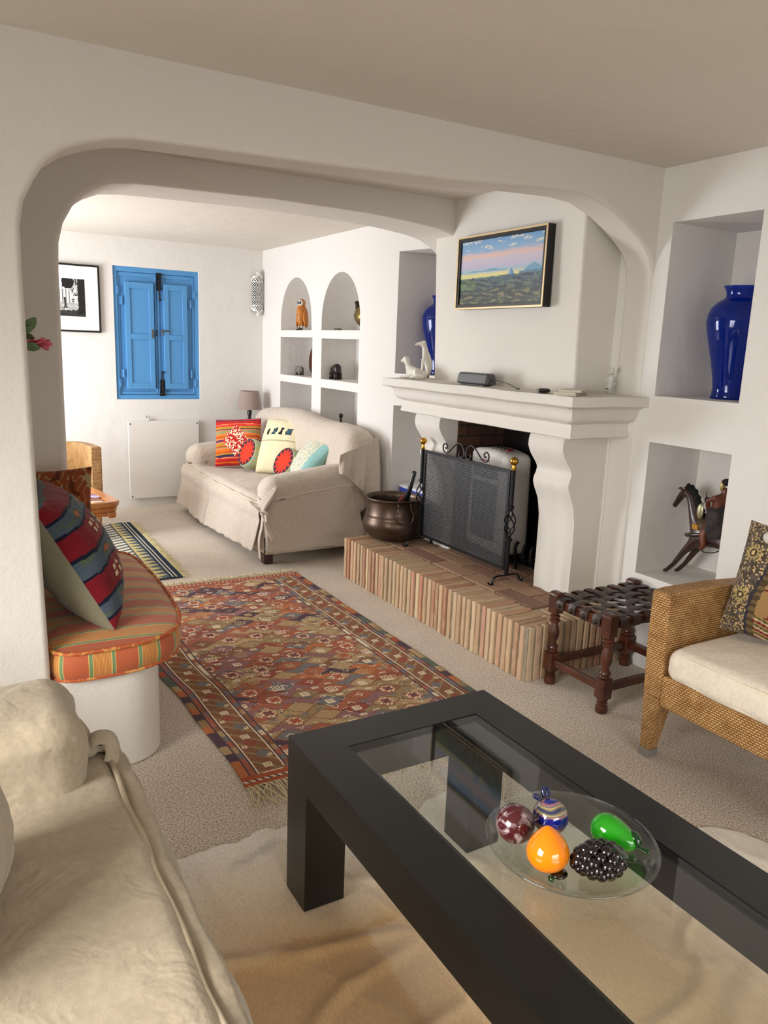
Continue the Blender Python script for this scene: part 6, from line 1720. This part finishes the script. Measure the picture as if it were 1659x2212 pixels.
# ------------------------------------------------------------------ landscape painting over the mantel
def painting():
    xf = 2.800; T = thing('landscape_painting', 'landscape painting in black floating frame with thin gold edge above the mantel', 'painting', (2.858, 3.59, 2.04)); O = Vector(T.location)
    ya, yb, z0, z1 = 3.192, 3.985, 1.838, 2.254
    def fin(name, bm, m, **k):
        bmesh.ops.translate(bm, verts=bm.verts, vec=-O); return obj(name, bm, m, T, **k)
    Mb = mat('black_lacquer', '#0b0b0c', 0.35); Mg = mat('gold_leaf', '#d6bd92', 0.4, 0.45)
    bm = B(); t = 0.006
    for a, b in (((xf, ya, z0), (2.85, ya+t, z1)), ((xf, yb-t, z0), (2.85, yb, z1)), ((xf, ya+t, z1-t), (2.85, yb-t, z1)), ((xf, ya+t, z0), (2.85, yb-t, z0+t))): box2(bm, a, b)
    box2(bm, (2.843, ya+t, z0+t), (2.85, yb-t, z1-t)); fin('frame', bm, Mb)
    bm = B(); g = 0.010
    for a, b in (((xf-0.003, ya, z0), (xf+0.001, ya+g, z1)), ((xf-0.003, yb-g, z0), (xf+0.001, yb, z1)), ((xf-0.003, ya+g, z1-g), (xf+0.001, yb-g, z1)), ((xf-0.003, ya+g, z0), (xf+0.001, yb-g, z0+g))): box2(bm, a, b)
    fin('gold_edge', bm, Mg)
    bm = B()
    for a, b in (((xf+0.002, ya+g, z0+t), (xf+0.012, ya+0.028, z1-t)), ((xf+0.002, yb-0.028, z0+t), (xf+0.012, yb-g, z1-t)), ((xf+0.002, ya+0.028, z1-0.028), (xf+0.012, yb-0.028, z1-g)), ((xf+0.002, ya+0.028, z0+g), (xf+0.012, yb-0.028, z0+0.028))): box2(bm, a, b)
    fin('inner_slip', bm, Mb)
    a0, a1, c0, c1 = ya+0.030, yb-0.030, z0+0.030, z1-0.030
    bm = B(); box2(bm, (xf+0.012, a0, c0), (2.845, a1, c1)); fin('canvas_sides', bm, mat('canvas_edge', '#d8d4c8', 0.8))
    bm = B(); NU, NV = 230, 130
    grid(bm, lambda u, v: Vector((xf+0.0105, a1+(a0-a1)*u, c0+(c1-c0)*v)), NU, NV)
    o = fin('canvas', bm, attr_mat('oil_paint', 0.35, bump=(60, 0.12, 0.002)), recalc=False)
    ca = o.data.color_attributes.new('Col', 'FLOAT_COLOR', 'CORNER')
    sky = [(0.40, '#cfd08a'), (0.46, '#d9cf8c'), (0.49, '#a9bdc4'), (0.53, '#9fb7c8'), (0.58, '#b9b4cc'), (0.70, '#c5bccb'), (0.74, '#dcb9b0'), (0.79, '#c9b8c2'), (0.83, '#86aed0'), (1.0, '#6f9fcf')]
    def skyc(v):
        for k in range(len(sky)-1):
            if v <= sky[k+1][0]:
                t = max(0, (v-sky[k][0])/(sky[k+1][0]-sky[k][0])); return cmix(hexc(sky[k][1]), hexc(sky[k+1][1]), t)
        return hexc(sky[-1][1])
    for p in o.data.polygons:
        i, j = divmod(p.index, NV); u = (i+0.5)/NU; v = (j+0.5)/NV
        n1 = nz((u*7, v*22, 1)); n2 = nz((u*30, v*60, 5)); n3 = nz((u*4, v*4, 9))
        hor = 0.405+0.030*u+0.008*nz((u*20, 0, 2))
        c = skyc(v+0.03*n1*(1 if v > 0.5 else 0.3)+0.03*(u-0.5)*0)
        if v > 0.86-0.05*u and n1 > 0.2 and n2 > -0.1: c = cmix(c, hexc('#f0e2c8'), 0.7)
        if 0.50 < v < 0.56 and u < 0.6 and v < 0.505+0.045*max(0, nz((u*6, 0, 7))+0.35): c = hexc('#6e9db4')
        if abs(u-0.90) < 0.11 and v < 0.46+0.11*(1-abs(u-0.90)/0.11)**0.7: c = cmix(hexc('#5f93b5'), hexc('#8ab0c4'), abs(n2))
        if v < hor+0.035 and u > 0.74: c = cmix(hexc('#4f7a98'), hexc('#6f8fa0'), abs(n2))
        dx = u-0.655
        if -0.05 < dx < 0.045 and v < 0.405+0.125*(1-abs(dx+0.012)/0.05) : c = hexc('#4f7fae') if dx > -0.012 else hexc('#7fa3c0')
        if v < hor:
            d = (hor-v)/hor; q = nz((u*10, v*26, 3))+0.5*n2
            far, mid, low = hexc('#3d5670'), hexc('#3b4c5c'), hexc('#333a34')
            c = cmix(far, mid, min(1, d*3)); 
            if d > 0.3: c = cmix(mid, low, min(1, (d-0.3)/0.4))
            if q > 0.22: c = cmix(c, hexc('#6d8458'), 0.55)
            elif q > 0.12: c = cmix(c, hexc('#4f6a50'), 0.6)
            elif q < -0.2: c = cmix(c, hexc('#1d2428'), 0.7)
            if d > 0.45 and q > 0.3: c = hexc('#7f7350')
            if u < 0.22 and v > 0.22 and v < 0.36+0.03*sin(u*16): c = cmix(hexc('#3a4a38'), hexc('#5f7a55'), max(0, min(1, q*2+0.4)))
        for li in p.loop_indices: ca.data[li].color = c
painting()

# ------------------------------------------------------------------ things on the mantel shelf
ZM = 1.4025
M_porc = mat('off_white_porcelain', '#d9d4c8', 0.3, bump=(14, 0.15, 0.006), coat=0.2)
def skin(name, par, verts, edges, radii, m, lv=2, loc=None):
    me = bpy.data.meshes.new(name); me.from_pydata([tuple(v) for v in verts], edges, []); o = bpy.data.objects.new(name, me); COL.objects.link(o)
    o.modifiers.new('skin', 'SKIN')
    for i, r in enumerate(radii): me.skin_vertices[0].data[i].radius = (r, r) if not isinstance(r, tuple) else r
    me.skin_vertices[0].data[0].use_root = True
    sb = o.modifiers.new('s', 'SUBSURF'); sb.levels = lv; sb.render_levels = lv
    bpy.context.view_layer.update(); dg = bpy.context.evaluated_depsgraph_get(); me2 = bpy.data.meshes.new_from_object(o.evaluated_get(dg))
    bpy.data.objects.remove(o, do_unlink=True); o2 = bpy.data.objects.new(name, me2); me2.materials.clear(); me2.materials.append(m)
    for p in me2.polygons: p.use_smooth = True
    link(o2, par); return o2
def dogs():
    # local +x points along the dog's nose
    D = thing('lying_greyhound_figurine', 'white porcelain greyhound lying down on the left end of the mantel', 'figurine', (2.745, 4.32, ZM), rz=radians(90))
    v = [(-0.09, 0, 0.035), (-0.03, 0, 0.042), (0.04, 0, 0.048), (0.075, 0, 0.07), (0.10, 0, 0.105), (0.12, 0, 0.125), (0.15, 0, 0.118), (0.175, 0, 0.108)]
    e = [(i, i+1) for i in range(7)]; r = [0.030, 0.032, 0.037, 0.025, 0.018, 0.021, 0.012, 0.007]
    v += [(0.05, -0.02, 0.014), (0.10, -0.022, 0.010), (0.15, -0.02, 0.008), (0.05, 0.02, 0.014), (0.10, 0.022, 0.010), (0.155, 0.02, 0.008)]; e += [(2, 8), (8, 9), (9, 10), (2, 11), (11, 12), (12, 13)]; r += [0.012, 0.009, 0.008]*2
    v += [(-0.07, -0.032, 0.028), (-0.03, -0.04, 0.012), (-0.0, -0.042, 0.008), (-0.07, 0.032, 0.028), (-0.03, 0.04, 0.012), (0.0, 0.042, 0.008)]; e += [(0, 14), (14, 15), (15, 16), (0, 17), (17, 18), (18, 19)]; r += [0.022, 0.009, 0.007]*2
    v += [(-0.12, 0.01, 0.015), (-0.10, 0.05, 0.006)]; e += [(0, 20), (20, 21)]; r += [0.007, 0.004]
    v += [(0.108, -0.013, 0.142), (0.108, 0.013, 0.142)]; e += [(5, 22), (5, 23)]; r += [0.004, 0.004]
    skin('body', D, v, e, r, M_porc)
    for s in (-1, 1):
        bm = B(); ball(bm, (0.14, s*0.0085, 0.130), 0.003, 8, 6); obj('eye', bm, M_dark, D, smooth=True)
    D = thing('sitting_greyhound_figurine', 'white porcelain greyhound sitting upright beside the chimney on the mantel', 'figurine', (2.90, 4.41, ZM), rz=radians(150))
    v = [(-0.03, 0, 0.035), (-0.01, 0, 0.09), (0.01, 0, 0.14), (0.02, 0, 0.18), (0.025, 0, 0.215), (0.04, 0, 0.235), (0.065, 0, 0.228), (0.088, 0, 0.220)]
    e = [(i, i+1) for i in range(7)]; r = [0.036, 0.035, 0.033, 0.022, 0.017, 0.020, 0.012, 0.007]
    v += [(0.03, -0.016, 0.10), (0.035, -0.016, 0.05), (0.038, -0.016, 0.01), (0.03, 0.016, 0.10), (0.035, 0.016, 0.05), (0.038, 0.016, 0.01)]; e += [(2, 8), (8, 9), (9, 10), (2, 11), (11, 12), (12, 13)]; r += [0.012, 0.008, 0.008]*2
    v += [(0.0, -0.035, 0.03), (0.03, -0.036, 0.009), (0.0, 0.035, 0.03), (0.03, 0.036, 0.009)]; e += [(0, 14), (14, 15), (0, 16), (16, 17)]; r += [0.022, 0.009]*2
    v += [(0.02, -0.026, 0.243), (0.02, 0.026, 0.243)]; e += [(5, 18), (5, 19)]; r += [0.004, 0.004]
    skin('body', D, v, e, r, M_porc)
    for s in (-1, 1):
        bm = B(); ball(bm, (0.055, s*0.0095, 0.241), 0.003, 8, 6); obj('eye', bm, M_dark, D, smooth=True)
dogs()
def speaker():
    S = thing('portable_speaker', 'small dark grey portable speaker on the mantel under the painting', 'speaker', (2.735, 3.64, ZM+0.0005), rz=radians(4))
    bm = B(); rbox(bm, (0, 0, 0.038), (0.075, 0.275, 0.066), 0.016, n=14, fn=lambda p, n: Vector((p.x*(1-0.25*max(0, p.z/0.033)) if p.x > 0 else p.x+0.01*(p.z+0.033)/0.066, p.y*(1-0.03*(p.z/0.033)), p.z))); obj('casing', bm, mat('graphite_plastic', '#4a4a4d', 0.4), S, smooth=True)
    bm = B(); rbox(bm, (-0.036, 0, 0.038), (0.016, 0.25, 0.050), 0.007, n=10, fn=lambda p, n: Vector((p.x+0.010*(p.z+0.025)/0.05, p.y, p.z))); obj('grille', bm, mat('speaker_cloth', '#77787b', 0.8, bump=(300, 0.5, 0.002)), S, smooth=True)
    bm = B(); box2(bm, (-0.03, -0.10, 0.0), (0.03, 0.10, 0.006)); obj('rubber_base', bm, M_dark, S)
    bm = B(); rbox(bm, (0.0, -0.137, 0.032), (0.03, 0.004, 0.014), 0.0015, n=3); obj('socket_cover', bm, M_dark, S)
    bm = B(); pts = bez([(2.735, 3.498, 1.437), (2.74, 3.44, 1.440), (2.75, 3.36, 1.425), (2.745, 3.29, 1.409), (2.73, 3.265, 1.4065)], 8)
    c = thing('charging_cable', 'thin dark cable running from the speaker along the mantel', 'cable', (2.74, 3.38, 1.4045)); O = Vector(c.location)
    tube(bm, [p-O for p in pts], 0.0022, 6); obj('wire', bm, M_dark, c, smooth=True)
    bm = B(); rbox(bm, Vector((2.727, 3.255, 1.4075))-O, (0.014, 0.022, 0.008), 0.002, n=3); obj('connector', bm, mat('connector_metal', '#55504c', 0.4, 0.5), c, smooth=True)
speaker()
def books():
    cols = ['#e2ddd0', '#d9d3c4', '#e6e1d6']; z = ZM
    offs = [(2.74, 2.865, 3, 0.009), (2.745, 2.86, -2, 0.007), (2.76, 2.862, 5, 0.009)]
    labs = ['cream notebook lying at the bottom of the small stack on the mantel', 'thin grey white notebook in the middle of the stack on the mantel', 'cream booklet on top of the small stack on the mantel']
    for k, (x, y, a, h) in enumerate(offs):
        N = thing('notebook', labs[k], 'notebook', (x, y, z+0.0003), rz=radians(-58+a), group='notebooks on the mantel')
        bm = B(); box2(bm, (-0.055, -0.13, 0.001), (0.052, 0.128, h-0.001)); obj('pages', bm, mat('page_edges', '#cfc8b8', 0.9, bump=(400, 0.4, 0.001)), N)
        for zz in (0, h-0.001): bm = B(); box2(bm, (-0.057, -0.132, zz), (0.054, 0.13, zz+0.001)); obj('cover', bm, mat('notebook_cover', cols[k], 0.7), N)
        z += h+0.0006
    R_ = thing('glossy_case', 'small glossy black rounded case beside the notebooks on the mantel', 'case', (2.665, 2.985, ZM+0.0005), rz=radians(60))
    bm = B(); rbox(bm, (0, 0, 0.014), (0.10, 0.055, 0.028), 0.0135, n=12, fn=lambda p, n: Vector((p.x, p.y*(1-0.12*(p.x/0.05)), p.z*(1-0.35*(p.x/0.05)**2)))); obj('shell', bm, mat('glossy_black', '#0a0a0b', 0.12, coat=0.8), R_, smooth=True)
books()
def bottle():
    S = thing('sanitiser_bottle', 'small clear plastic bottle with white label at the right end of the mantel', 'bottle', (3.03, 2.885, ZM+0.0005), rz=radians(-20))
    Mt = thin_glass('clear_plastic', (0.93, 0.94, 0.94))
    bm = B(); rbox(bm, (0, 0, 0.052), (0.032, 0.058, 0.104), 0.013, n=8); obj('bottle_body', bm, Mt, S, smooth=True)
    bm = B(); lathe(bm, [(0.008, 0.1), (0.010, 0.106), (0.0125, 0.108), (0.0125, 0.132), (0.010, 0.136), (0.0001, 0.136)], 18); obj('cap', bm, mat('translucent_cap', '#cfc9c0', 0.4), S, smooth=True)
    bm = B(); box2(bm, (-0.018, -0.018, 0.022), (-0.0165, 0.016, 0.086)); lb = obj('paper_label', bm, mat('label_white', '#e6e3dd', 0.6), S)
    for k in range(7): bm = B(); box2(bm, (-0.0186, -0.014, 0.078-k*0.006), (-0.018, 0.010-0.003*(k % 3), 0.080-k*0.006)); o = obj('print_line', bm, mat('print_grey', '#7b776f', 0.7), lb)
    bm = B(); box2(bm, (-0.0186, -0.018, 0.026), (-0.018, 0.016, 0.033)); obj('dark_band', bm, mat('band_dark', '#4a4440', 0.6), lb)
    bm = B(); box2(bm, (0.004, -0.0302, 0.05), (0.014, -0.0292, 0.062)); obj('green_mark', bm, mat('pale_green_print', '#a9c7b4', 0.6), S)
bottle()

# ------------------------------------------------------------------ blue glass vases
def vase_mat():
    m = bpy.data.materials.new('cobalt_glass'); m.use_nodes = True; nt = m.node_tree; nt.nodes.remove(nt.nodes['Principled BSDF']); out = nt.nodes['Material Output']
    tr = nt.nodes.new('ShaderNodeBsdfTransparent'); tr.inputs[0].default_value = hexc('#5a8cf0')
    tl = nt.nodes.new('ShaderNodeBsdfTranslucent'); tl.inputs[0].default_value = hexc('#1a64d0')
    df = nt.nodes.new('ShaderNodeBsdfDiffuse'); df.inputs[0].default_value = hexc('#0e44a4')
    m1 = nt.nodes.new('ShaderNodeMixShader'); m1.inputs[0].default_value = 0.5; nt.links.new(tl.outputs[0], m1.inputs[1]); nt.links.new(df.outputs[0], m1.inputs[2])
    m2 = nt.nodes.new('ShaderNodeMixShader'); m2.inputs[0].default_value = 0.4; nt.links.new(tr.outputs[0], m2.inputs[1]); nt.links.new(m1.outputs[0], m2.inputs[2])
    gl = nt.nodes.new('ShaderNodeBsdfGlossy'); gl.inputs['Roughness'].default_value = 0.03
    fr = fresnel(nt, 1.5); m3 = nt.nodes.new('ShaderNodeMixShader')
    nt.links.new(fr.outputs[0], m3.inputs[0]); nt.links.new(m2.outputs[0], m3.inputs[1]); nt.links.new(gl.outputs[0], m3.inputs[2]); nt.links.new(m3.outputs[0], out.inputs[0]); return m
M_cobalt = vase_mat()
def blue_vase(label, loc, s=1.0):
    bm = B(); out = [(0.082, 0.0), (0.085, 0.004), (0.080, 0.02), (0.078, 0.05), (0.084, 0.10), (0.098, 0.17), (0.118, 0.25), (0.135, 0.32), (0.141, 0.36), (0.139, 0.395), (0.126, 0.43), (0.102, 0.455), (0.080, 0.468), (0.068, 0.478), (0.066, 0.49), (0.070, 0.51), (0.079, 0.526), (0.083, 0.531)]
    inn = [(r-0.004, max(0.01, z)) for r, z in out[::-1]]
    lathe(bm, [(0.0001, 0.0)]+out+inn+[(0.0001, 0.01)], 56, cap=False)
    for v in bm.verts: v.co *= s
    return tag(obj('blue_glass_vase', bm, M_cobalt, smooth=True, loc=loc), label, 'vase', 'tall cobalt glass vases in the upper niches')
blue_vase('tall cobalt blue glass vase in the upper niche right of the fireplace', (3.36, 2.43, 1.4125))
blue_vase('tall cobalt blue glass vase in the upper niche left of the chimney', (3.30, 4.845, 1.4125), 1.07)

# ------------------------------------------------------------------ box in the lower niche left of the fireplace
def box_blue():
    S = thing('blue_game_box', 'flat white and blue cardboard box standing in the low niche behind the copper pot', 'box', (3.21, 4.775, 0.5005))
    bm = B(); box2(bm, (-0.14, -0.20, 0), (0.14, 0.20, 0.055)); obj('tray', bm, mat('royal_blue_card', '#1f3fa8', 0.5), S, bevel=(0.002, 2))
    bm = B(); box2(bm, (-0.142, -0.202, 0.045), (0.142, 0.202, 0.074)); obj('lid', bm, mat('white_card', '#dfe2ea', 0.5), S, bevel=(0.002, 2))
    bm = B(); box2(bm, (-0.143, -0.203, 0.03), (-0.1425, 0.203, 0.052)); obj('blue_band', bm, mat('blue_print', '#2444b8', 0.5), S)
    bm = B(); box2(bm, (-0.10, -0.12, 0.0741), (0.06, 0.02, 0.0744)); obj('printed_panel', bm, mat('grey_print', '#b9bcc6', 0.5, var=(60, '#8f93a4', 0.5, 0.6)), S)
box_blue()

# ------------------------------------------------------------------ copper pot with fire tools
M_copper = mat('aged_copper', '#6a5a50', 0.36, 0.8, var=(7, '#4a3a2e'), bump=(18, 0.12, 0.004))
def pot():
    c = (2.73, 4.49, 0.2875); S = thing('copper_cauldron', 'big aged copper cauldron with ring handles on the far end of the hearth', 'cauldron', c)
    bm = B(); prof = [(0.0001, 0.0), (0.10, 0.0), (0.15, 0.012), (0.195, 0.05), (0.215, 0.095), (0.213, 0.13), (0.205, 0.155), (0.196, 0.172), (0.199, 0.18), (0.196, 0.188), (0.192, 0.2), (0.192, 0.27), (0.194, 0.288), (0.203, 0.291), (0.2045, 0.297), (0.198, 0.302), (0.189, 0.299), (0.184, 0.27), (0.184, 0.2), (0.19, 0.16), (0.205, 0.12), (0.19, 0.06), (0.10, 0.01), (0.0001, 0.01)]
    lathe(bm, prof, 72, cap=False); obj('pot_body', bm, M_copper, S, smooth=True)
    d = Vector((-0.40, -0.92, 0)).normalized()
    # cloverleaf ring handles
    for sgn in (1, -1):
        dd = Vector((-0.19*sgn, -0.98*sgn, 0)).normalized(); t = Vector((-dd.y, dd.x, 0))
        bm = B(); base = dd*0.197; pts = []
        for a, z in ((-0.045, 0.262), (-0.05, 0.235), (-0.062, 0.205), (-0.05, 0.165), (-0.02, 0.148), (0.02, 0.148), (0.05, 0.165), (0.062, 0.205), (0.05, 0.235), (0.045, 0.262)): pts.append(base+t*a+dd*(0.012+0.02*(0.262-z)/0.11)+Vector((0, 0, z)))
        tube(bm, bez(pts, 5), 0.0055, 8); hd = obj('ring_handle', bm, M_copper, S, smooth=True)
        for a in (-0.045, 0.045):
            bm = B(); tube(bm, bez([base+t*a+Vector((0, 0, 0.285)), base+t*a+dd*0.014+Vector((0, 0, 0.277)), base+t*a+dd*0.016+Vector((0, 0, 0.262)), base+t*a+dd*0.002+Vector((0, 0, 0.252))], 4), 0.007, 8); obj('lug', bm, M_copper, hd, smooth=True)
    T = thing('fire_tool', 'black handled fire tool leaning in the copper cauldron', 'fire tool', (2.80, 4.46, 0.302)); O = Vector(T.location)
    a, b = Vector((2.775, 4.50, 0.305)), Vector((2.852, 4.435, 0.765)); u = (b-a)
    bm = B(); tube(bm, [a-O, a+u*0.5-O], 0.007, 8); obj('shaft', bm, M_iron, T)
    bm = B(); q = [a+u*0.5, a+u*0.53, a+u*0.97, b, b+u*0.012]; tube(bm, [p-O for p in q], [0.010, 0.0165, 0.018, 0.015, 0.006], 14); obj('handle', bm, mat('black_plastic_handle', '#141518', 0.25, coat=0.4), T, smooth=True)
    T2 = thing('bellows_handle', 'red painted metal rod resting inside the copper cauldron', 'fire tool', (2.70, 4.46, 0.302)); O = Vector(T2.location)
    bm = B(); tube(bm, [Vector((2.70, 4.62, 0.33))-O, Vector((2.785, 4.46, 0.595))-O], 0.0075, 8); obj('rod', bm, mat('dark_red_paint', '#8e2f2c', 0.4), T2, smooth=True)
pot()

# ------------------------------------------------------------------ horse and rider sculpture
def horse():
    S = thing('horse_rider_sculpture', 'dark brown leather horse and rider sculpture in the lower niche behind the armchair', 'sculpture', (3.30, 2.40, 0.4955)); 
    # local frame: +x = towards the camera's left (world +y), z up; slight turn
    S.rotation_euler = (0, 0, radians(90))
    M_lh = mat('dark_horse_leather', '#3a2018', 0.35, var=(14, '#24130e'), bump=(30, 0.3, 0.004), coat=0.3)
    M_hair = mat('black_hair', '#0a0808', 0.9, bump=(120, 1.0, 0.006))
    v = [(-0.16, 0, 0.27), (-0.06, 0, 0.25), (0.03, 0, 0.262), (0.075, 0, 0.31), (0.10, 0, 0.375), (0.125, 0, 0.425), (0.152, 0, 0.44), (0.178, 0, 0.42), (0.205, 0, 0.375), (0.222, 0, 0.348)]
    e = [(i, i+1) for i in range(9)]; r = [0.06, 0.055, 0.058, 0.042, 0.030, 0.026, 0.028, 0.022, 0.015, 0.013]
    for s in (-1, 1):   # front legs
        b = len(v); v += [(0.045, s*0.03, 0.205), (0.095+0.01*s, s*0.03, 0.14), (0.15+0.012*s, s*0.028, 0.055), (0.19+0.012*s, s*0.03, 0.012), (0.208+0.012*s, s*0.03, 0.007)]; e += [(2, b), (b, b+1), (b+1, b+2), (b+2, b+3), (b+3, b+4)]; r += [0.032, 0.018, 0.012, 0.011, 0.008]
        b = len(v); v += [(-0.19, s*0.03, 0.20), (-0.16, s*0.03, 0.12), (-0.185, s*0.03, 0.05), (-0.17, s*0.03, 0.008)]; e += [(0, b), (b, b+1), (b+1, b+2), (b+2, b+3)]; r += [0.036, 0.02, 0.012, 0.010]
    b = len(v); v += [(-0.21, 0, 0.30), (-0.24, 0, 0.20)]; e += [(0, b), (b, b+1)]; r += [0.015, 0.02]
    skin('horse_body', S, v, e, r, M_lh)
    for s in (-1, 1):
        bm = B(); tube(bm, [(0.165, s*0.014, 0.445), (0.178, s*0.02, 0.455), (0.196, s*0.022, 0.450)], [0.006, 0.007, 0.001], 6); obj('ear', bm, M_lh, S, smooth=True)
    bm = B(); pts = bez([(0.155, 0, 0.462), (0.12, 0, 0.452), (0.085, 0, 0.405), (0.055, 0, 0.35), (0.04, 0, 0.325)], 6)
    tube(bm, pts, [0.006]+[0.020+0.004*sin(i*1.9) for i in range(1, 24)]+[0.012], 10, flat=(1.0, 0.9)); obj('mane', bm, M_hair, S, smooth=True)
    bm = B(); ball(bm, (0.01, 0, 0.285), 1, 20, 12, s=(0.06, 0.058, 0.05)); obj('saddle_cloth', bm, mat('olive_leather', '#4a3a2a', 0.4, bump=(30, 0.4, 0.004)), S, smooth=True)
    bm = B(); rbox(bm, (0.035, 0.058, 0.285), (0.035, 0.006, 0.026), 0.002, n=6, fn=lambda p, n: p+n*0.002*sin(p.x*400)); obj('gold_emblem', bm, mat('gold_paint', '#b8862c', 0.4, 0.5, bump=(200, 1, 0.004)), S)
    bm = B(); tube(bm, bez([(0.05, -0.05, 0.30), (0.09, 0.0, 0.235), (0.11, 0.02, 0.225), (0.05, 0.055, 0.24), (-0.03, 0.055, 0.26)], 6), 0.011, 8); obj('breast_strap', bm, M_lh, S, smooth=True)
    bm = B(); tube(bm, bez([(0.03, 0.03, 0.215), (-0.02, 0.06, 0.175), (-0.08, 0.05, 0.18), (-0.12, 0.04, 0.21)], 6), 0.003, 6); obj('girth_cord', bm, M_dark, S, smooth=True)
    # rider
    v = [(-0.045, 0, 0.31), (-0.05, 0, 0.37), (-0.058, 0, 0.43), (-0.066, 0, 0.465), (-0.062, 0, 0.50)]; e = [(0, 1), (1, 2), (2, 3), (3, 4)]; r = [0.045, 0.038, 0.034, 0.014, 0.022]
    for s in (-1, 1):
        b = len(v); v += [(-0.045, s*0.045, 0.445), (-0.01+0.0*s, s*0.05, 0.425), (0.035 if s < 0 else -0.01, s*0.035, 0.415 if s < 0 else 0.37)]; e += [(2, b), (b, b+1), (b+1, b+2)]; r += [0.016, 0.012, 0.010]
        b = len(v); v += [(-0.01, s*0.06, 0.27), (-0.03, s*0.065, 0.20), (-0.01, s*0.065, 0.18)]; e += [(0, b), (b, b+1), (b+1, b+2)]; r += [0.024, 0.014, 0.010]
    skin('rider', S, v, e, r, mat('rust_leather', '#4e281a', 0.4, var=(20, '#6a3419'), bump=(40, 0.5, 0.004)))
    bm = B(); rbox(bm, (-0.06, 0.03, 0.32), (0.10, 0.09, 0.16), 0.04, n=12, fn=lambda p, n: p+n*0.012*nz(p, 30)); obj('cloak', bm, mat('charcoal_cloth', '#2a2526', 0.8, bump=(50, 0.8, 0.006)), S, smooth=True)
    bm = B(); ball(bm, (0.052, -0.03, 0.415), 0.014, 10, 8); tube(bm, [(0.056, -0.03, 0.41), (0.062, -0.03, 0.45)], [0.006, 0.001], 6); obj('gauntlet', bm, M_lh, S, smooth=True)
    bm = B(); ball(bm, (-0.048, 0, 0.505), 1, 12, 10, s=(0.012, 0.017, 0.032)); obj('mask', bm, mat('aged_gold_mask', '#b3a06a', 0.35, 0.6), S, smooth=True)
    bm = B(); ball(bm, (-0.07, 0, 0.525), 1, 12, 8, s=(0.027, 0.022, 0.018)); obj('headdress', bm, M_hair, S, smooth=True)
    bm = B(); ball(bm, (0.012, 0.066, 0.37), 1, 16, 10, s=(0.020, 0.008, 0.040)); tube(bm, [(0.012, 0.062, 0.41), (0.0, 0.05, 0.42)], 0.003, 5); obj('shield', bm, mat('pale_brass', '#9c9878', 0.35, 0.7), S, smooth=True)
horse()
